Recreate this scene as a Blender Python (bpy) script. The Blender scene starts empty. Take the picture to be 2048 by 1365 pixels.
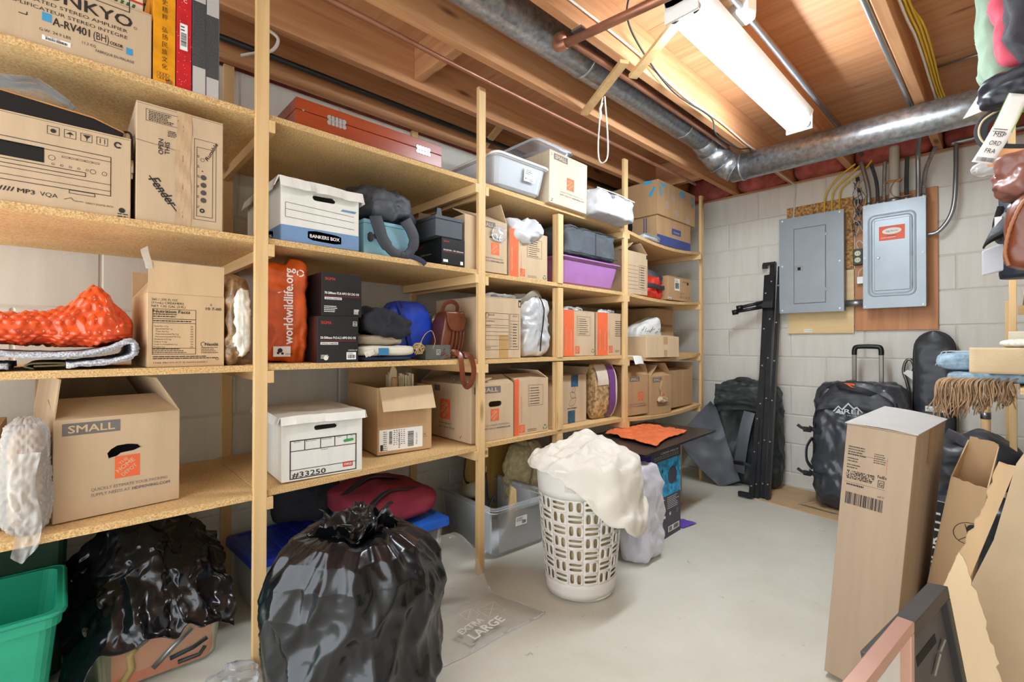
import bpy, bmesh, math, random
from mathutils import Vector, Matrix, noise
PI = math.pi
random.seed(7)
S = bpy.context.scene
COL = S.collection

# ---------------------------------------------------------------- camera
cam_d = bpy.data.cameras.new('camera')
cam_d.sensor_fit = 'HORIZONTAL'; cam_d.sensor_width = 36.0; cam_d.lens = 16.715; cam_d.clip_start = 0.02
cam = bpy.data.objects.new('camera', cam_d); COL.objects.link(cam)
yaw, pitch, roll = math.radians(46.785), math.radians(0.390), math.radians(0.140)
F_ = Vector((-math.sin(yaw)*math.cos(pitch), math.cos(yaw)*math.cos(pitch), math.sin(pitch)))
R_ = Vector((math.cos(yaw), math.sin(yaw), 0)); U_ = R_.cross(F_)
R2 = R_*math.cos(roll) + U_*math.sin(roll); U2 = -R_*math.sin(roll) + U_*math.cos(roll)
cam.matrix_world = Matrix(((R2.x, U2.x, -F_.x, 0), (R2.y, U2.y, -F_.y, 0), (R2.z, U2.z, -F_.z, 0.9974), (0, 0, 0, 1)))
S.camera = cam

# ---------------------------------------------------------------- world and exposure
w = bpy.data.worlds.new('world'); S.world = w; w.use_nodes = True
w.node_tree.nodes['Background'].inputs[0].default_value = (0.93, 1.0, 1.06, 1)
w.node_tree.nodes['Background'].inputs[1].default_value = 2.3
S.view_settings.view_transform = 'Standard'; S.view_settings.look = 'None'
S.view_settings.gamma = 1; S.view_settings.use_curve_mapping = False
S.view_settings.exposure = 0.96
TUBE_POWER = 45.0

# ---------------------------------------------------------------- materials
def lin(c):
    if isinstance(c, str):
        c = c.lstrip('#'); c = [int(c[i:i+2], 16)/255 for i in (0, 2, 4)]
    return tuple((x/12.92 if x <= 0.04045 else ((x+0.055)/1.055)**2.4) for x in c) + (1.0,)
MATS = {}
def base(name):
    m = bpy.data.materials.new(name); m.use_nodes = True
    return m, m.node_tree, m.node_tree.nodes['Principled BSDF']
def node(nt, t, **kw):
    n = nt.nodes.new(t)
    for k, v in kw.items(): setattr(n, k, v)
    return n
def coords(nt, scale, rnd=True):
    tc = node(nt, 'ShaderNodeTexCoord'); mp = node(nt, 'ShaderNodeMapping')
    mp.inputs['Scale'].default_value = scale if hasattr(scale, '__len__') else (scale,)*3
    src = tc.outputs['Object']
    if rnd:
        oi = node(nt, 'ShaderNodeObjectInfo'); ad = node(nt, 'ShaderNodeVectorMath', operation='MULTIPLY_ADD')
        cb = node(nt, 'ShaderNodeCombineXYZ')
        for i in range(3): nt.links.new(oi.outputs['Random'], cb.inputs[i])
        nt.links.new(cb.outputs[0], ad.inputs[0]); ad.inputs[1].default_value = (7.3, 11.1, 5.7)
        nt.links.new(src, ad.inputs[2]); src = ad.outputs[0]
    nt.links.new(src, mp.inputs['Vector'])
    return mp.outputs[0]
def ramp(nt, fac, stops):
    r = node(nt, 'ShaderNodeValToRGB'); e = r.color_ramp.elements
    while len(e) < len(stops): e.new(0.5)
    for i, (p, c) in enumerate(stops): e[i].position = p; e[i].color = lin(c)
    nt.links.new(fac, r.inputs[0]); return r.outputs[0]
def noise_n(nt, vec, scale=5, detail=4, rough=0.55, dist=0):
    n = node(nt, 'ShaderNodeTexNoise'); n.inputs['Scale'].default_value = scale
    n.inputs['Detail'].default_value = detail; n.inputs['Roughness'].default_value = rough
    n.inputs['Distortion'].default_value = dist
    nt.links.new(vec, n.inputs['Vector']); return n.outputs['Fac']
def bump(nt, bs, fac, st=0.2, d=0.002):
    b = node(nt, 'ShaderNodeBump'); b.inputs['Strength'].default_value = st; b.inputs['Distance'].default_value = d
    nt.links.new(fac, b.inputs['Height']); nt.links.new(b.outputs[0], bs.inputs['Normal'])
def mat(name, col, rough=0.6, metal=0.0, var=0.06, scale=9.0, bmp=0.0, bscale=60.0, coat=0.0, alpha=1.0, trans=0.0, spec=0.5, ior=1.45, stretch=(1, 1, 1), sss=0.0):
    if name in MATS: return MATS[name]
    m, nt, bs = base(name)
    c = lin(col); hi = tuple(min(1, x*(1+var*1.6)) for x in c[:3]); lo = tuple(x*(1-var*1.6) for x in c[:3])
    v = coords(nt, tuple(scale*s for s in stretch)); f = noise_n(nt, v, 1.0, 4)
    r = node(nt, 'ShaderNodeValToRGB'); e = r.color_ramp.elements
    e[0].position = 0.3; e[0].color = lo+(1,); e[1].position = 0.7; e[1].color = hi+(1,)
    nt.links.new(f, r.inputs[0]); nt.links.new(r.outputs[0], bs.inputs['Base Color'])
    bs.inputs['Roughness'].default_value = rough; bs.inputs['Metallic'].default_value = metal
    bs.inputs['Specular IOR Level'].default_value = spec; bs.inputs['IOR'].default_value = ior
    if coat: bs.inputs['Coat Weight'].default_value = coat; bs.inputs['Coat Roughness'].default_value = 0.15
    if trans: bs.inputs['Transmission Weight'].default_value = trans
    if alpha < 1: bs.inputs['Alpha'].default_value = alpha
    if sss: bs.inputs['Subsurface Weight'].default_value = sss; bs.inputs['Subsurface Radius'].default_value = (0.02, 0.02, 0.02); bs.inputs['Subsurface Scale'].default_value = 0.5
    if bmp:
        v2 = coords(nt, tuple(bscale*s for s in stretch)); bump(nt, bs, noise_n(nt, v2, 1.0, 3), bmp, 0.003)
    MATS[name] = m; return m
def wood(name, c0, c1, axis='y', rough=0.65, scale=1.0, knots=True):
    if name in MATS: return MATS[name]
    m, nt, bs = base(name)
    st = {'x': (1.2, 22, 22), 'y': (22, 1.2, 22), 'z': (22, 22, 1.2)}[axis]
    v = coords(nt, tuple(scale*s for s in st))
    f = noise_n(nt, v, 1.0, 6, 0.6, 0.9)
    col = ramp(nt, f, [(0.3, c0), (0.72, c1)])
    if knots:
        vk = coords(nt, {'x': (2.2, 9, 9), 'y': (9, 2.2, 9), 'z': (9, 9, 2.2)}[axis])
        vo = node(nt, 'ShaderNodeTexVoronoi'); nt.links.new(vk, vo.inputs['Vector']); vo.inputs['Scale'].default_value = 0.9
        kr = ramp(nt, vo.outputs['Distance'], [(0.05, '#5a3a22'), (0.13, '#ffffff')])
        mx = node(nt, 'ShaderNodeMix', data_type='RGBA', blend_type='MULTIPLY'); mx.inputs[0].default_value = 0.75
        nt.links.new(col, mx.inputs[6]); nt.links.new(kr, mx.inputs[7]); col = mx.outputs[2]
    nt.links.new(col, bs.inputs['Base Color']); bs.inputs['Roughness'].default_value = rough
    bump(nt, bs, f, 0.12, 0.002)
    MATS[name] = m; return m
def speckle(name, c0, c1, c2, s=190.0, rough=0.8, amt=0.5):
    if name in MATS: return MATS[name]
    m, nt, bs = base(name)
    v = coords(nt, s); f = noise_n(nt, v, 1.0, 2, 0.6)
    v2 = coords(nt, 7.0); g = noise_n(nt, v2, 1.0, 4)
    a = ramp(nt, f, [(0.34, c0), (0.5, c1), (0.68, c2)])
    b = ramp(nt, g, [(0.3, '#d8d8d8'), (0.7, '#ffffff')])
    mx = node(nt, 'ShaderNodeMix', data_type='RGBA', blend_type='MULTIPLY'); mx.inputs[0].default_value = amt
    nt.links.new(a, mx.inputs[6]); nt.links.new(b, mx.inputs[7]); nt.links.new(mx.outputs[2], bs.inputs['Base Color'])
    bs.inputs['Roughness'].default_value = rough; bump(nt, bs, f, 0.15, 0.001)
    MATS[name] = m; return m
def film(name, col=(0.9, 0.92, 0.95), opac=0.25, rough=0.12, frost=0.0):
    """thin clear or frosted plastic: part of the light passes straight through, the rest is glossy / milky"""
    if name in MATS: return MATS[name]
    m, nt, bs = base(name)
    out = nt.nodes['Material Output']
    tr = node(nt, 'ShaderNodeBsdfTransparent'); mx = node(nt, 'ShaderNodeMixShader')
    bs.inputs['Base Color'].default_value = lin(col); bs.inputs['Roughness'].default_value = rough
    fr = node(nt, 'ShaderNodeFresnel'); fr.inputs['IOR'].default_value = 1.35
    v = coords(nt, 30); nz = noise_n(nt, v, 1.0, 3)
    ma = node(nt, 'ShaderNodeMath', operation='MULTIPLY_ADD'); ma.inputs[1].default_value = 0.9; ma.inputs[2].default_value = opac
    nt.links.new(fr.outputs[0], ma.inputs[0]); ma.use_clamp = True
    nt.links.new(ma.outputs[0], mx.inputs[0]); nt.links.new(tr.outputs[0], mx.inputs[1]); nt.links.new(bs.outputs[0], mx.inputs[2])
    nt.links.new(mx.outputs[0], out.inputs['Surface'])
    bump(nt, bs, nz, 0.15, 0.002)
    MATS[name] = m; return m
def emit(name, col, st):
    m = bpy.data.materials.new(name); m.use_nodes = True; nt = m.node_tree; nt.nodes.remove(nt.nodes['Principled BSDF'])
    e = node(nt, 'ShaderNodeEmission'); e.inputs[0].default_value = lin(col); e.inputs[1].default_value = st
    nt.links.new(e.outputs[0], nt.nodes['Material Output'].inputs['Surface']); return m

# ---------------------------------------------------------------- mesh builder
class MB:
    def __init__(s): s.v = []; s.f = []
    def add(s, vs, fs):
        o = len(s.v); s.v += [tuple(p) for p in vs]; s.f += [tuple(i+o for i in f) for f in fs]; return s
    def box(s, x0, x1, y0, y1, z0, z1, M=None):
        vs = [Vector(p) for p in ((x0, y0, z0), (x1, y0, z0), (x1, y1, z0), (x0, y1, z0), (x0, y0, z1), (x1, y0, z1), (x1, y1, z1), (x0, y1, z1))]
        if M: vs = [M @ p for p in vs]
        return s.add(vs, [(0, 3, 2, 1), (4, 5, 6, 7), (0, 1, 5, 4), (1, 2, 6, 5), (2, 3, 7, 6), (3, 0, 4, 7)])
    def hexa(s, lo, hi):   # two quads (bottom and top, both counter-clockwise seen from above)
        return s.add(list(lo)+list(hi), [(0, 3, 2, 1), (4, 5, 6, 7), (0, 1, 5, 4), (1, 2, 6, 5), (2, 3, 7, 6), (3, 0, 4, 7)])
    def bar(s, a, b, wd, th, up=(0, 0, 1)):  # a straight bar of section wd x th between two points
        a = Vector(a); b = Vector(b); d = (b-a); L = d.length; d.normalize(); u = Vector(up); sd = d.cross(u).normalized(); u = sd.cross(d)
        M = Matrix(((sd.x, d.x, u.x, a.x), (sd.y, d.y, u.y, a.y), (sd.z, d.z, u.z, a.z), (0, 0, 0, 1)))
        return s.box(-wd/2, wd/2, 0, L, -th/2, th/2, M)
    def tube(s, pts, r, n=8, closed=False, cap=True):
        P = [Vector(p) for p in pts]; k = len(P); o = len(s.v); rr = r if hasattr(r, '__len__') else [r]*k
        t0 = (P[1]-P[0]).normalized(); up = Vector((0, 0, 1)) if abs(t0.z) < 0.9 else Vector((1, 0, 0)); nn = t0.cross(up).normalized()
        for i in range(k):
            a = P[i-1] if (i or closed) else P[i]; b = P[(i+1) % k] if (i < k-1 or closed) else P[i]
            t = (b-a); t = t.normalized() if t.length > 1e-9 else t0
            nn = (nn - t*nn.dot(t)); nn = nn.normalized() if nn.length > 1e-6 else t.orthogonal().normalized(); bb = t.cross(nn)
            for j in range(n):
                q = 2*PI*j/n; s.v.append(tuple(P[i] + (nn*math.cos(q) + bb*math.sin(q))*rr[i]))
        for i in range(k if closed else k-1):
            for j in range(n):
                a, b = o+i*n+j, o+i*n+(j+1) % n; c, d = o+((i+1) % k)*n+(j+1) % n, o+((i+1) % k)*n+j
                s.f.append((a, b, c, d))
        if cap and not closed:
            s.f.append(tuple(o+j for j in reversed(range(n)))); s.f.append(tuple(o+(k-1)*n+j for j in range(n)))
        return s
    def cyl(s, a, b, r, n=14, r2=None): return s.tube([a, b], [r, r if r2 is None else r2], n)
    def lathe(s, prof, n=24, M=None):
        o = len(s.v); k = len(prof)
        for r, z in prof:
            for j in range(n):
                q = 2*PI*j/n; p = Vector((r*math.cos(q), r*math.sin(q), z)); s.v.append(tuple(M @ p if M else p))
        for i in range(k-1):
            for j in range(n): s.f.append((o+i*n+j, o+i*n+(j+1) % n, o+(i+1)*n+(j+1) % n, o+(i+1)*n+j))
        return s
    def prism(s, poly, z0, z1, M=None):
        n = len(poly); vs = [Vector((x, y, z0)) for x, y in poly]+[Vector((x, y, z1)) for x, y in poly]
        if M: vs = [M @ p for p in vs]
        fs = [tuple(reversed(range(n))), tuple(range(n, 2*n))]+[(i, (i+1) % n, n+(i+1) % n, n+i) for i in range(n)]
        return s.add(vs, fs)
    def grid(s, fn, nu, nv, wrap=False):
        o = len(s.v); cu = nu if wrap else nu+1
        for j in range(nv+1):
            for i in range(cu): s.v.append(tuple(fn(i/nu, j/nv)))
        for j in range(nv):
            for i in range(nu):
                a = o+j*cu+i; b = o+j*cu+(i+1) % cu; s.f.append((a, b, b+cu, a+cu))
        return s
    def ball(s, fn, nu=48, nv=28, e=0.4):   # fn(direction) -> point; closed surface sampled evenly over a rounded box
        n = max(6, round(math.sqrt(nu*nv/6))); o = len(s.v); idx = {}
        def vert(c):
            k = (round(c[0], 5), round(c[1], 5), round(c[2], 5))
            if k not in idx:
                m = sum(abs(x)**(2/e) for x in c)**(e/2); d = Vector([math.copysign((abs(x)/m)**(1/e), x) for x in c]).normalized()
                idx[k] = len(s.v); s.v.append(tuple(fn(d)))
            return idx[k]
        T = [math.tan(PI/4*(2*i/n-1)) for i in range(n+1)]
        for ax in range(3):
            for sg in (-1, 1):
                for i in range(n):
                    for j in range(n):
                        q = []
                        for a, b in ((T[i], T[j]), (T[i+1], T[j]), (T[i+1], T[j+1]), (T[i], T[j+1])):
                            c = [0, 0, 0]; c[ax] = sg; c[(ax+1) % 3] = a; c[(ax+2) % 3] = b; q.append(vert(c))
                        s.f.append(tuple(q) if sg > 0 else tuple(reversed(q)))
        return s
    def mesh(s, name, smooth=False):
        me = bpy.data.meshes.new(name); me.from_pydata(s.v, [], s.f); me.update()
        if smooth: me.polygons.foreach_set('use_smooth', [True]*len(me.polygons))
        return me
    def build(s, name, m, parent=None, smooth=False, bev=0.0, solid=0.0, sub=0, autos=None):
        me = s.mesh(name, smooth); me.materials.append(m)
        o = bpy.data.objects.new(name, me); COL.objects.link(o); o.parent = parent
        if solid:
            md = o.modifiers.new('thick', 'SOLIDIFY'); md.thickness = solid; md.offset = -1
        if bev:
            md = o.modifiers.new('bevel', 'BEVEL'); md.width = bev; md.segments = 2; md.limit_method = 'ANGLE'
        if sub:
            md = o.modifiers.new('sub', 'SUBSURF'); md.levels = sub; md.render_levels = sub
        return o
def tag(o, label, cat, group=None):
    o['label'] = label; o['category'] = cat
    if group: o['group'] = group
    return o
def thing(name, label, cat, loc=(0, 0, 0), rz=0.0, group=None, rx=0.0, ry=0.0):
    o = bpy.data.objects.new(name, None); COL.objects.link(o); o.empty_display_size = 0.05
    o.location = loc; o.rotation_euler = (math.radians(rx), math.radians(ry), math.radians(rz))
    return tag(o, label, cat, group)
def struct(o): o['kind'] = 'structure'; return o
def fbm(p, f, seed=0.0, o=3):
    q = Vector((p[0]*f+seed*3.1, p[1]*f+seed*1.7, p[2]*f-seed*2.3)); s = 0; a = 1
    for _ in range(o): s += a*noise.noise(q); q = q*2.03; a *= 0.5
    return s
def ridge(p, f, seed=0.0, o=3):
    q = Vector((p[0]*f+seed*2.1, p[1]*f-seed*1.3, p[2]*f+seed*3.7)); s = 0; a = 1
    for _ in range(o): s += a*(1-2*abs(noise.noise(q))*1.6); q = q*2.1+Vector((1.3, 2.1, 0.7)); a *= 0.5
    return s*0.55
def sgnp(x, e): return math.copysign(abs(x)**e, x)
def smooth(a, b, x):
    t = max(0, min(1, (x-a)/(b-a))); return t*t*(3-2*t)
def spline(pts, n=8):   # Catmull-Rom through points
    P = [Vector(p) for p in pts]; out = []
    for i in range(len(P)-1):
        p0 = P[max(i-1, 0)]; p1 = P[i]; p2 = P[i+1]; p3 = P[min(i+2, len(P)-1)]
        for k in range(n):
            t = k/n; out.append(0.5*((2*p1)+(p2-p0)*t+(2*p0-5*p1+4*p2-p3)*t*t+(3*p1-p0-3*p2+p3)*t**3))
    out.append(P[-1]); return out

# ---------------------------------------------------------------- lettering and print
TXT = {}
def text_mesh(body, bold=0.0):
    k = (body, bold)
    if k in TXT: return TXT[k]
    cu = bpy.data.curves.new('lettering', 'FONT'); cu.body = body; cu.size = 1.0; cu.resolution_u = 2; cu.offset = min(bold*0.6, 0.007)
    o = bpy.data.objects.new('lettering', cu)
    me = o.to_mesh(); vs = [tuple(v.co) for v in me.vertices]; fs = [tuple(p.vertices) for p in me.polygons]
    o.to_mesh_clear(); bpy.data.objects.remove(o); bpy.data.curves.remove(cu)
    x0 = min((v[0] for v in vs), default=0); x1 = max((v[0] for v in vs), default=1)
    TXT[k] = (vs, fs, x0, x1); return TXT[k]
class Face:
    """a flat printed side: o = lower-left corner, u = along, v = up, in the thing's local frame"""
    def __init__(s, o, u, v): s.o = Vector(o); s.W = Vector(u).length; s.H = Vector(v).length; s.u = Vector(u).normalized(); s.v = Vector(v).normalized(); s.n = s.u.cross(s.v)
    def P(s, x, y, e=0.0007): return s.o + s.u*x + s.v*y + s.n*e
def ink(par, face, m, items, name='print', e=0.0007):
    """items use fractions of the face; text height is a fraction of the face height"""
    b = MB(); W, H = face.W, face.H
    def poly(pts): b.add([face.P(x, y, e) for x, y in pts], [tuple(range(len(pts)))])
    def rect(x, y, w_, h_): poly([(x, y), (x+w_, y), (x+w_, y+h_), (x, y+h_)])
    def line(x0, y0, x1, y1, t):
        d = Vector((x1-x0, y1-y0)); nrm = Vector((-d.y, d.x)).normalized()*t/2
        poly([(x0-nrm.x, y0-nrm.y), (x1-nrm.x, y1-nrm.y), (x1+nrm.x, y1+nrm.y), (x0+nrm.x, y0+nrm.y)])
    for it in items:
        k = it[0]
        if k == 'r': rect(it[1]*W, it[2]*H, it[3]*W, it[4]*H)
        elif k == 'o':
            x, y, w_, h_ = it[1]*W, it[2]*H, it[3]*W, it[4]*H; t = it[5] if len(it) > 5 else 0.0012
            rect(x, y, w_, t); rect(x, y+h_-t, w_, t); rect(x, y+t, t, h_-2*t); rect(x+w_-t, y+t, t, h_-2*t)
        elif k == 'l': line(it[1]*W, it[2]*H, it[3]*W, it[4]*H, it[5] if len(it) > 5 else 0.0012)
        elif k == 'c': poly([(it[1]*W+it[3]*H*math.cos(a*PI/10), it[2]*H+it[3]*H*math.sin(a*PI/10)) for a in range(20)])
        elif k == 'ring':
            cx, cy, r = it[1]*W, it[2]*H, it[3]*H; t = it[4] if len(it) > 4 else 0.001; a0, a1 = (it[5], it[6]) if len(it) > 6 else (0, 360)
            n = 18
            for i in range(n):
                p = math.radians(a0+(a1-a0)*i/n); q = math.radians(a0+(a1-a0)*(i+1)/n)
                poly([(cx+r*math.cos(p), cy+r*math.sin(p)), (cx+r*math.cos(q), cy+r*math.sin(q)), (cx+(r-t)*math.cos(q), cy+(r-t)*math.sin(q)), (cx+(r-t)*math.cos(p), cy+(r-t)*math.sin(p))])
        elif k == 'p': poly([(x*W, y*H) for x, y in it[1]])
        elif k == 'bar':
            x, y, w_, h_ = it[1]*W, it[2]*H, it[3]*W, it[4]*H; rr = random.Random(int(x*9999)+5); q = x
            vert = len(it) > 5
            if vert:
                q = y
                while q < y+h_: t = rr.choice((1, 1, 2, 3))*h_/90; rect(x, q, w_, min(t, y+h_-q)); q += t+rr.choice((1, 1, 2))*h_/80
            else:
                while q < x+w_: t = rr.choice((1, 1, 2, 3))*w_/90; rect(q, y, min(t, x+w_-q), h_); q += t+rr.choice((1, 1, 2))*w_/80
        elif k == 'fine':   # lines of print too small to read: x, y top, width, n, pitch, height
            rr = random.Random(int(it[1]*999)+int(it[2]*777))
            for i in range(it[4]):
                q = it[1]; yy = it[2]-i*it[5]; end = it[1]+it[3]*rr.uniform(0.7, 1.0)
                while q < end:
                    wd = rr.uniform(0.012, 0.05)*max(0.5, it[3]*2); rect(q*W, yy*H, min(wd, end-q)*W, it[6]*H); q += wd+0.006
        elif k == 't':      # text, x, y baseline, height, {width, rot, align, bold}
            o = it[5] if len(it) > 5 else {}
            vs, fs, x0, x1 = text_mesh(it[1], 0.0)
            if not vs: continue
            hh = it[4]*H/0.73; sx = hh; natural = (x1-x0)*hh
            if 'w' in o: sx = hh*(o['w']*W)/natural; natural = o['w']*W
            off = {'L': 0, 'C': -natural/2, 'R': -natural}[o.get('a', 'L')]; an = math.radians(o.get('rot', 0)); ca, sa = math.cos(an), math.sin(an); sk = o.get('skew', 0.0)
            bd = min(o.get('bold', 0.0), 0.02)*1.1*hh
            for lay, (bx, by) in enumerate(((-bd, 0), (bd, 0), (0, bd*0.7), (0, -bd*0.7)) if bd else ((0, 0),)):
                out = []
                for vx, vy, _ in vs:
                    px = (vx-x0)*sx+off+sk*vy*hh+bx; py = vy*hh+by
                    out.append(face.P(it[2]*W+px*ca-py*sa, it[3]*H+px*sa+py*ca, e+0.00012*lay))
                b.add(out, fs)
    return b.build(name, m, par)

# ================================================================ THE ROOM
XL, YF, XR, YB = -2.22, 3.733, 0.66, -1.3
ZW, ZJ, ZC = 2.131, 2.150, 2.334        # top of the block wall, underside of joists, underside of the subfloor
M_floor = None
def floor_mat():
    m, nt, bs = base('painted concrete floor')
    v = coords(nt, 2.2, False); f = noise_n(nt, v, 1.0, 6, 0.6, 0.4)
    c = ramp(nt, f, [(0.3, '#cbc8b8'), (0.5, '#d5d2c4'), (0.72, '#dedbcf')])
    v2 = coords(nt, 16, False); f2 = noise_n(nt, v2, 1.0, 5, 0.7)
    d = ramp(nt, f2, [(0.28, '#8d8068'), (0.36, '#ffffff')])
    mx = node(nt, 'ShaderNodeMix', data_type='RGBA', blend_type='MULTIPLY'); mx.inputs[0].default_value = 0.55
    nt.links.new(c, mx.inputs[6]); nt.links.new(d, mx.inputs[7]); nt.links.new(mx.outputs[2], bs.inputs['Base Color'])
    bs.inputs['Roughness'].default_value = 0.42
    bump(nt, bs, f2, 0.08, 0.002); return m
struct(MB().box(XL-0.2, XR+0.2, YB, YF+0.2, -0.1, 0).build('floor', floor_mat()))

def block_mat():
    m, nt, bs = base('cream painted block')
    v = coords(nt, (26, 26, 3)); f = noise_n(nt, v, 1.0, 4, 0.55)
    c = ramp(nt, f, [(0.3, '#d3cec2'), (0.7, '#dcd8ce')])
    nt.links.new(c, bs.inputs['Base Color']); bs.inputs['Roughness'].default_value = 0.55
    v2 = coords(nt, 70); g = noise_n(nt, v2, 1.0, 4, 0.6); bump(nt, bs, g, 0.25, 0.002); return m
M_block = block_mat(); M_mortar = mat('painted mortar', '#cbc6ba', 0.7, bmp=0.2)
CH, BL = 0.2032, 0.430
def block_mesh(l, hgt):
    b = MB(); e = 0.005; j = 0.0022
    # a slab with chamfered front edge; front faces -y
    x0, x1, z0, z1 = j, l-j, j, hgt-j   # joints are raked back a little under the paint
    vs = [(x0, 0.012, z0), (x1, 0.012, z0), (x1, 0.012, z1), (x0, 0.012, z1), (x0+e, 0, z0+e), (x1-e, 0, z0+e), (x1-e, 0, z1-e), (x0+e, 0, z1-e), (x0, 0.004, z0), (x1, 0.004, z0), (x1, 0.004, z1), (x0, 0.004, z1)]
    fs = [(4, 5, 6, 7), (8, 9, 5, 4), (9, 10, 6, 5), (10, 11, 7, 6), (11, 8, 4, 7), (0, 1, 9, 8), (1, 2, 10, 9), (2, 3, 11, 10), (3, 0, 8, 11)]
    b.add(vs, fs); me = b.mesh('block'); me.materials.append(M_block); return me
BM = {}
def block_wall(par, length, M, start):
    z = -0.1043; k = 0
    rows = []
    while z < ZW-0.01:
        z0 = max(z, 0.0); z1 = min(z+CH, ZW); rows.append((z0, z1-z0, k)); z += CH; k += 1
    for z0, hh, k in rows:
        x = start + (0 if k % 2 == 0 else BL/2); x -= math.ceil((x)/BL)*BL
        while x < length-0.001:
            a = max(x, 0); c = min(x+BL, length)
            if c-a > 0.02:
                key = (round(c-a, 3), round(hh, 3))
                if key not in BM: BM[key] = block_mesh(*key)
                o = bpy.data.objects.new('block', BM[key]); COL.objects.link(o); o.parent = par
                o.matrix_local = M @ Matrix.Translation((a, 0, z0))
            x += BL
wf = struct(MB().box(XL-0.2, XR+0.2, YF+0.0, YF+0.2, 0, ZW).build('wall_far', M_mortar))
block_wall(wf, XR-XL, Matrix.Translation((XL, YF-0.004, 0)), -1.53-XL+0.215)
wl = struct(MB().box(XL-0.2, XL, YB, YF+0.005, 0, ZW).build('wall_left', M_mortar))
block_wall(wl, YF-YB-0.002, Matrix.Translation((XL+0.004, YB, 0)) @ Matrix.Rotation(PI/2, 4, 'Z'), 0.1)
wr = struct(MB().box(XR, XR+0.2, YB, YF+0.005, 0, ZW).build('wall_right', M_mortar))
block_wall(wr, YF-YB-0.002, Matrix.Translation((XR-0.004, YF-0.002, 0)) @ Matrix.Rotation(-PI/2, 4, 'Z'), 0.1)

# ---- ceiling: plywood subfloor, joists, bridging
M_fir = wood('fir joist', '#b4794c', '#d6a273', 'y')
M_firx = wood('fir blocking', '#b4794c', '#d6a273', 'x')
M_ply = wood('plywood subfloor', '#b87f52', '#d2a077', 'x', 0.6, 0.8)
M_pine = wood('pine lumber', '#cfa66e', '#e2c08c', 'z', 0.6)
M_piney = wood('pine lumber along shelf', '#cfa66e', '#e2c08c', 'x', 0.6)
ceil = struct(MB().box(XL-0.2, XR+0.2, YB, YF+0.2, ZC+0.019, ZC+0.06).build('ceiling', M_ply))
ys = [YB, -0.64, 0.58, 1.80, 3.022, YF+0.2]
for i in range(len(ys)-1):
    for x0, x1 in ((XL-0.2, -1.10), (-1.10, XR+0.2)):
        MB().box(x0+0.001, x1-0.001, ys[i]+0.0015, ys[i+1]-0.0015, ZC, ZC+0.018).build('subfloor_panel', M_ply, ceil)
JX = [-2.182, -1.865, -1.480, -1.098, -0.746, -0.316, 0.085, 0.47]
for x in JX:
    zj = ZJ if x > -2 else 2.136
    MB().box(x-0.019, x+0.019, YB, YF+0.155, zj, ZC-0.001).build('joist', M_fir, ceil, bev=0.002)
def bridge(xa, xb, y, up):       # diagonal cross bridging between two joists
    a, b = (xa+0.02, xb-0.02)
    z0, z1 = (ZJ+0.02, ZC-0.03) if up else (ZC-0.03, ZJ+0.02)
    MB().bar((a, y, z0), (b, y, z1), 0.038, 0.019, (0, 0, 1)).build('bridging', M_pine, ceil)
bridge(JX[0], JX[1], 1.80, True); bridge(JX[4], JX[5], 1.66, True)
bridge(JX[4], JX[5], 1.72, False)
MB().bar((-1.470, 1.868, 2.142), (-1.085, 1.640, 2.142), 0.038, 0.015).build('strap_board', M_pine, ceil)
MB().bar((-1.108, 1.735, 2.126), (-0.80, 1.545, 2.126), 0.038, 0.015).build('strap_board', M_pine, ceil)
MB().box(JX[1]+0.02, JX[2]-0.02, 1.13, 1.168, ZJ+0.03, ZC-0.002).build('blocking', M_firx, ceil)
MB().box(JX[1]+0.02, JX[2]-0.02, 3.2, 3.238, ZJ+0.005, ZC-0.002).build('blocking', M_firx, ceil)
jg = [o for o in ceil.children if o.name.startswith('joist')][5]
ink(jg, Face((JX[5]-0.019, 3.5, ZJ), (0, -2.2, 0), (0.038, 0, 0)), mat('joist stamp ink', '#6b4426', 0.8), [('t', 'A', 0.20+0.27*i, 0.25, 0.5) for i in range(3)]+[('fine', 0.24+0.27*i, 0.45, 0.10, 1, 0.1, 0.14) for i in range(3)]+[('t', 'DRY', 0.40+0.27*i, 0.3, 0.35) for i in range(2)], 'grade_stamp')
# sill plate on the far wall, then rim boards added to stop light leaks
struct(MB().box(XL-0.02, XR, YF+0.012, YF+0.15, ZW, ZW+0.018).build('trim_1', M_firx))
struct(MB().box(XL-0.2, XR+0.2, YF+0.16, YF+0.2, ZW, ZC+0.018).build('trim_2', M_firx))
struct(MB().box(XL-0.2, XL-0.12, YB, YF+0.16, ZW, ZC+0.018).build('trim_3', M_fir))
struct(MB().box(XR+0.12, XR+0.2, YB, YF+0.16, ZW, ZC+0.018).build('trim_4', M_fir))
# pink fibreglass stuffed into the joist ends
M_pink = mat('fibreglass batt', '#a4544a', 0.95, var=0.25, scale=14, bmp=0.6, bscale=40)
for i in range(len(JX)-1):
    x0, x1 = JX[i]+0.022, JX[i+1]-0.022; cx = (x0+x1)/2; hw = (x1-x0)/2
    def fb(d, cx=cx, hw=hw, i=i):
        p = Vector((cx+hw*sgnp(d.x, 0.35), YF+0.045+0.10*sgnp(d.y, 0.5), ZC-0.095+0.092*sgnp(d.z, 0.5)))
        return p+Vector((0, -0.012*fbm(p, 14, i), 0))
    tag(MB().ball(fb, 24, 14).build('insulation_batt', M_pink, None, True), ['pink fibreglass batt above far wall, in joist bay over shelf corner', 'pink fibreglass batt above far wall, behind the grey duct elbow', 'pink fibreglass batt above far wall, right of the duct elbow', 'pink fibreglass batt above far wall over grey panel without sticker', 'pink fibreglass batt above far wall over panel with orange sticker', 'pink fibreglass batt above far wall beside the hanging jackets', 'pink fibreglass batt above far wall at right wall corner'][i], 'insulation', 'insulation batts above the far wall')
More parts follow.
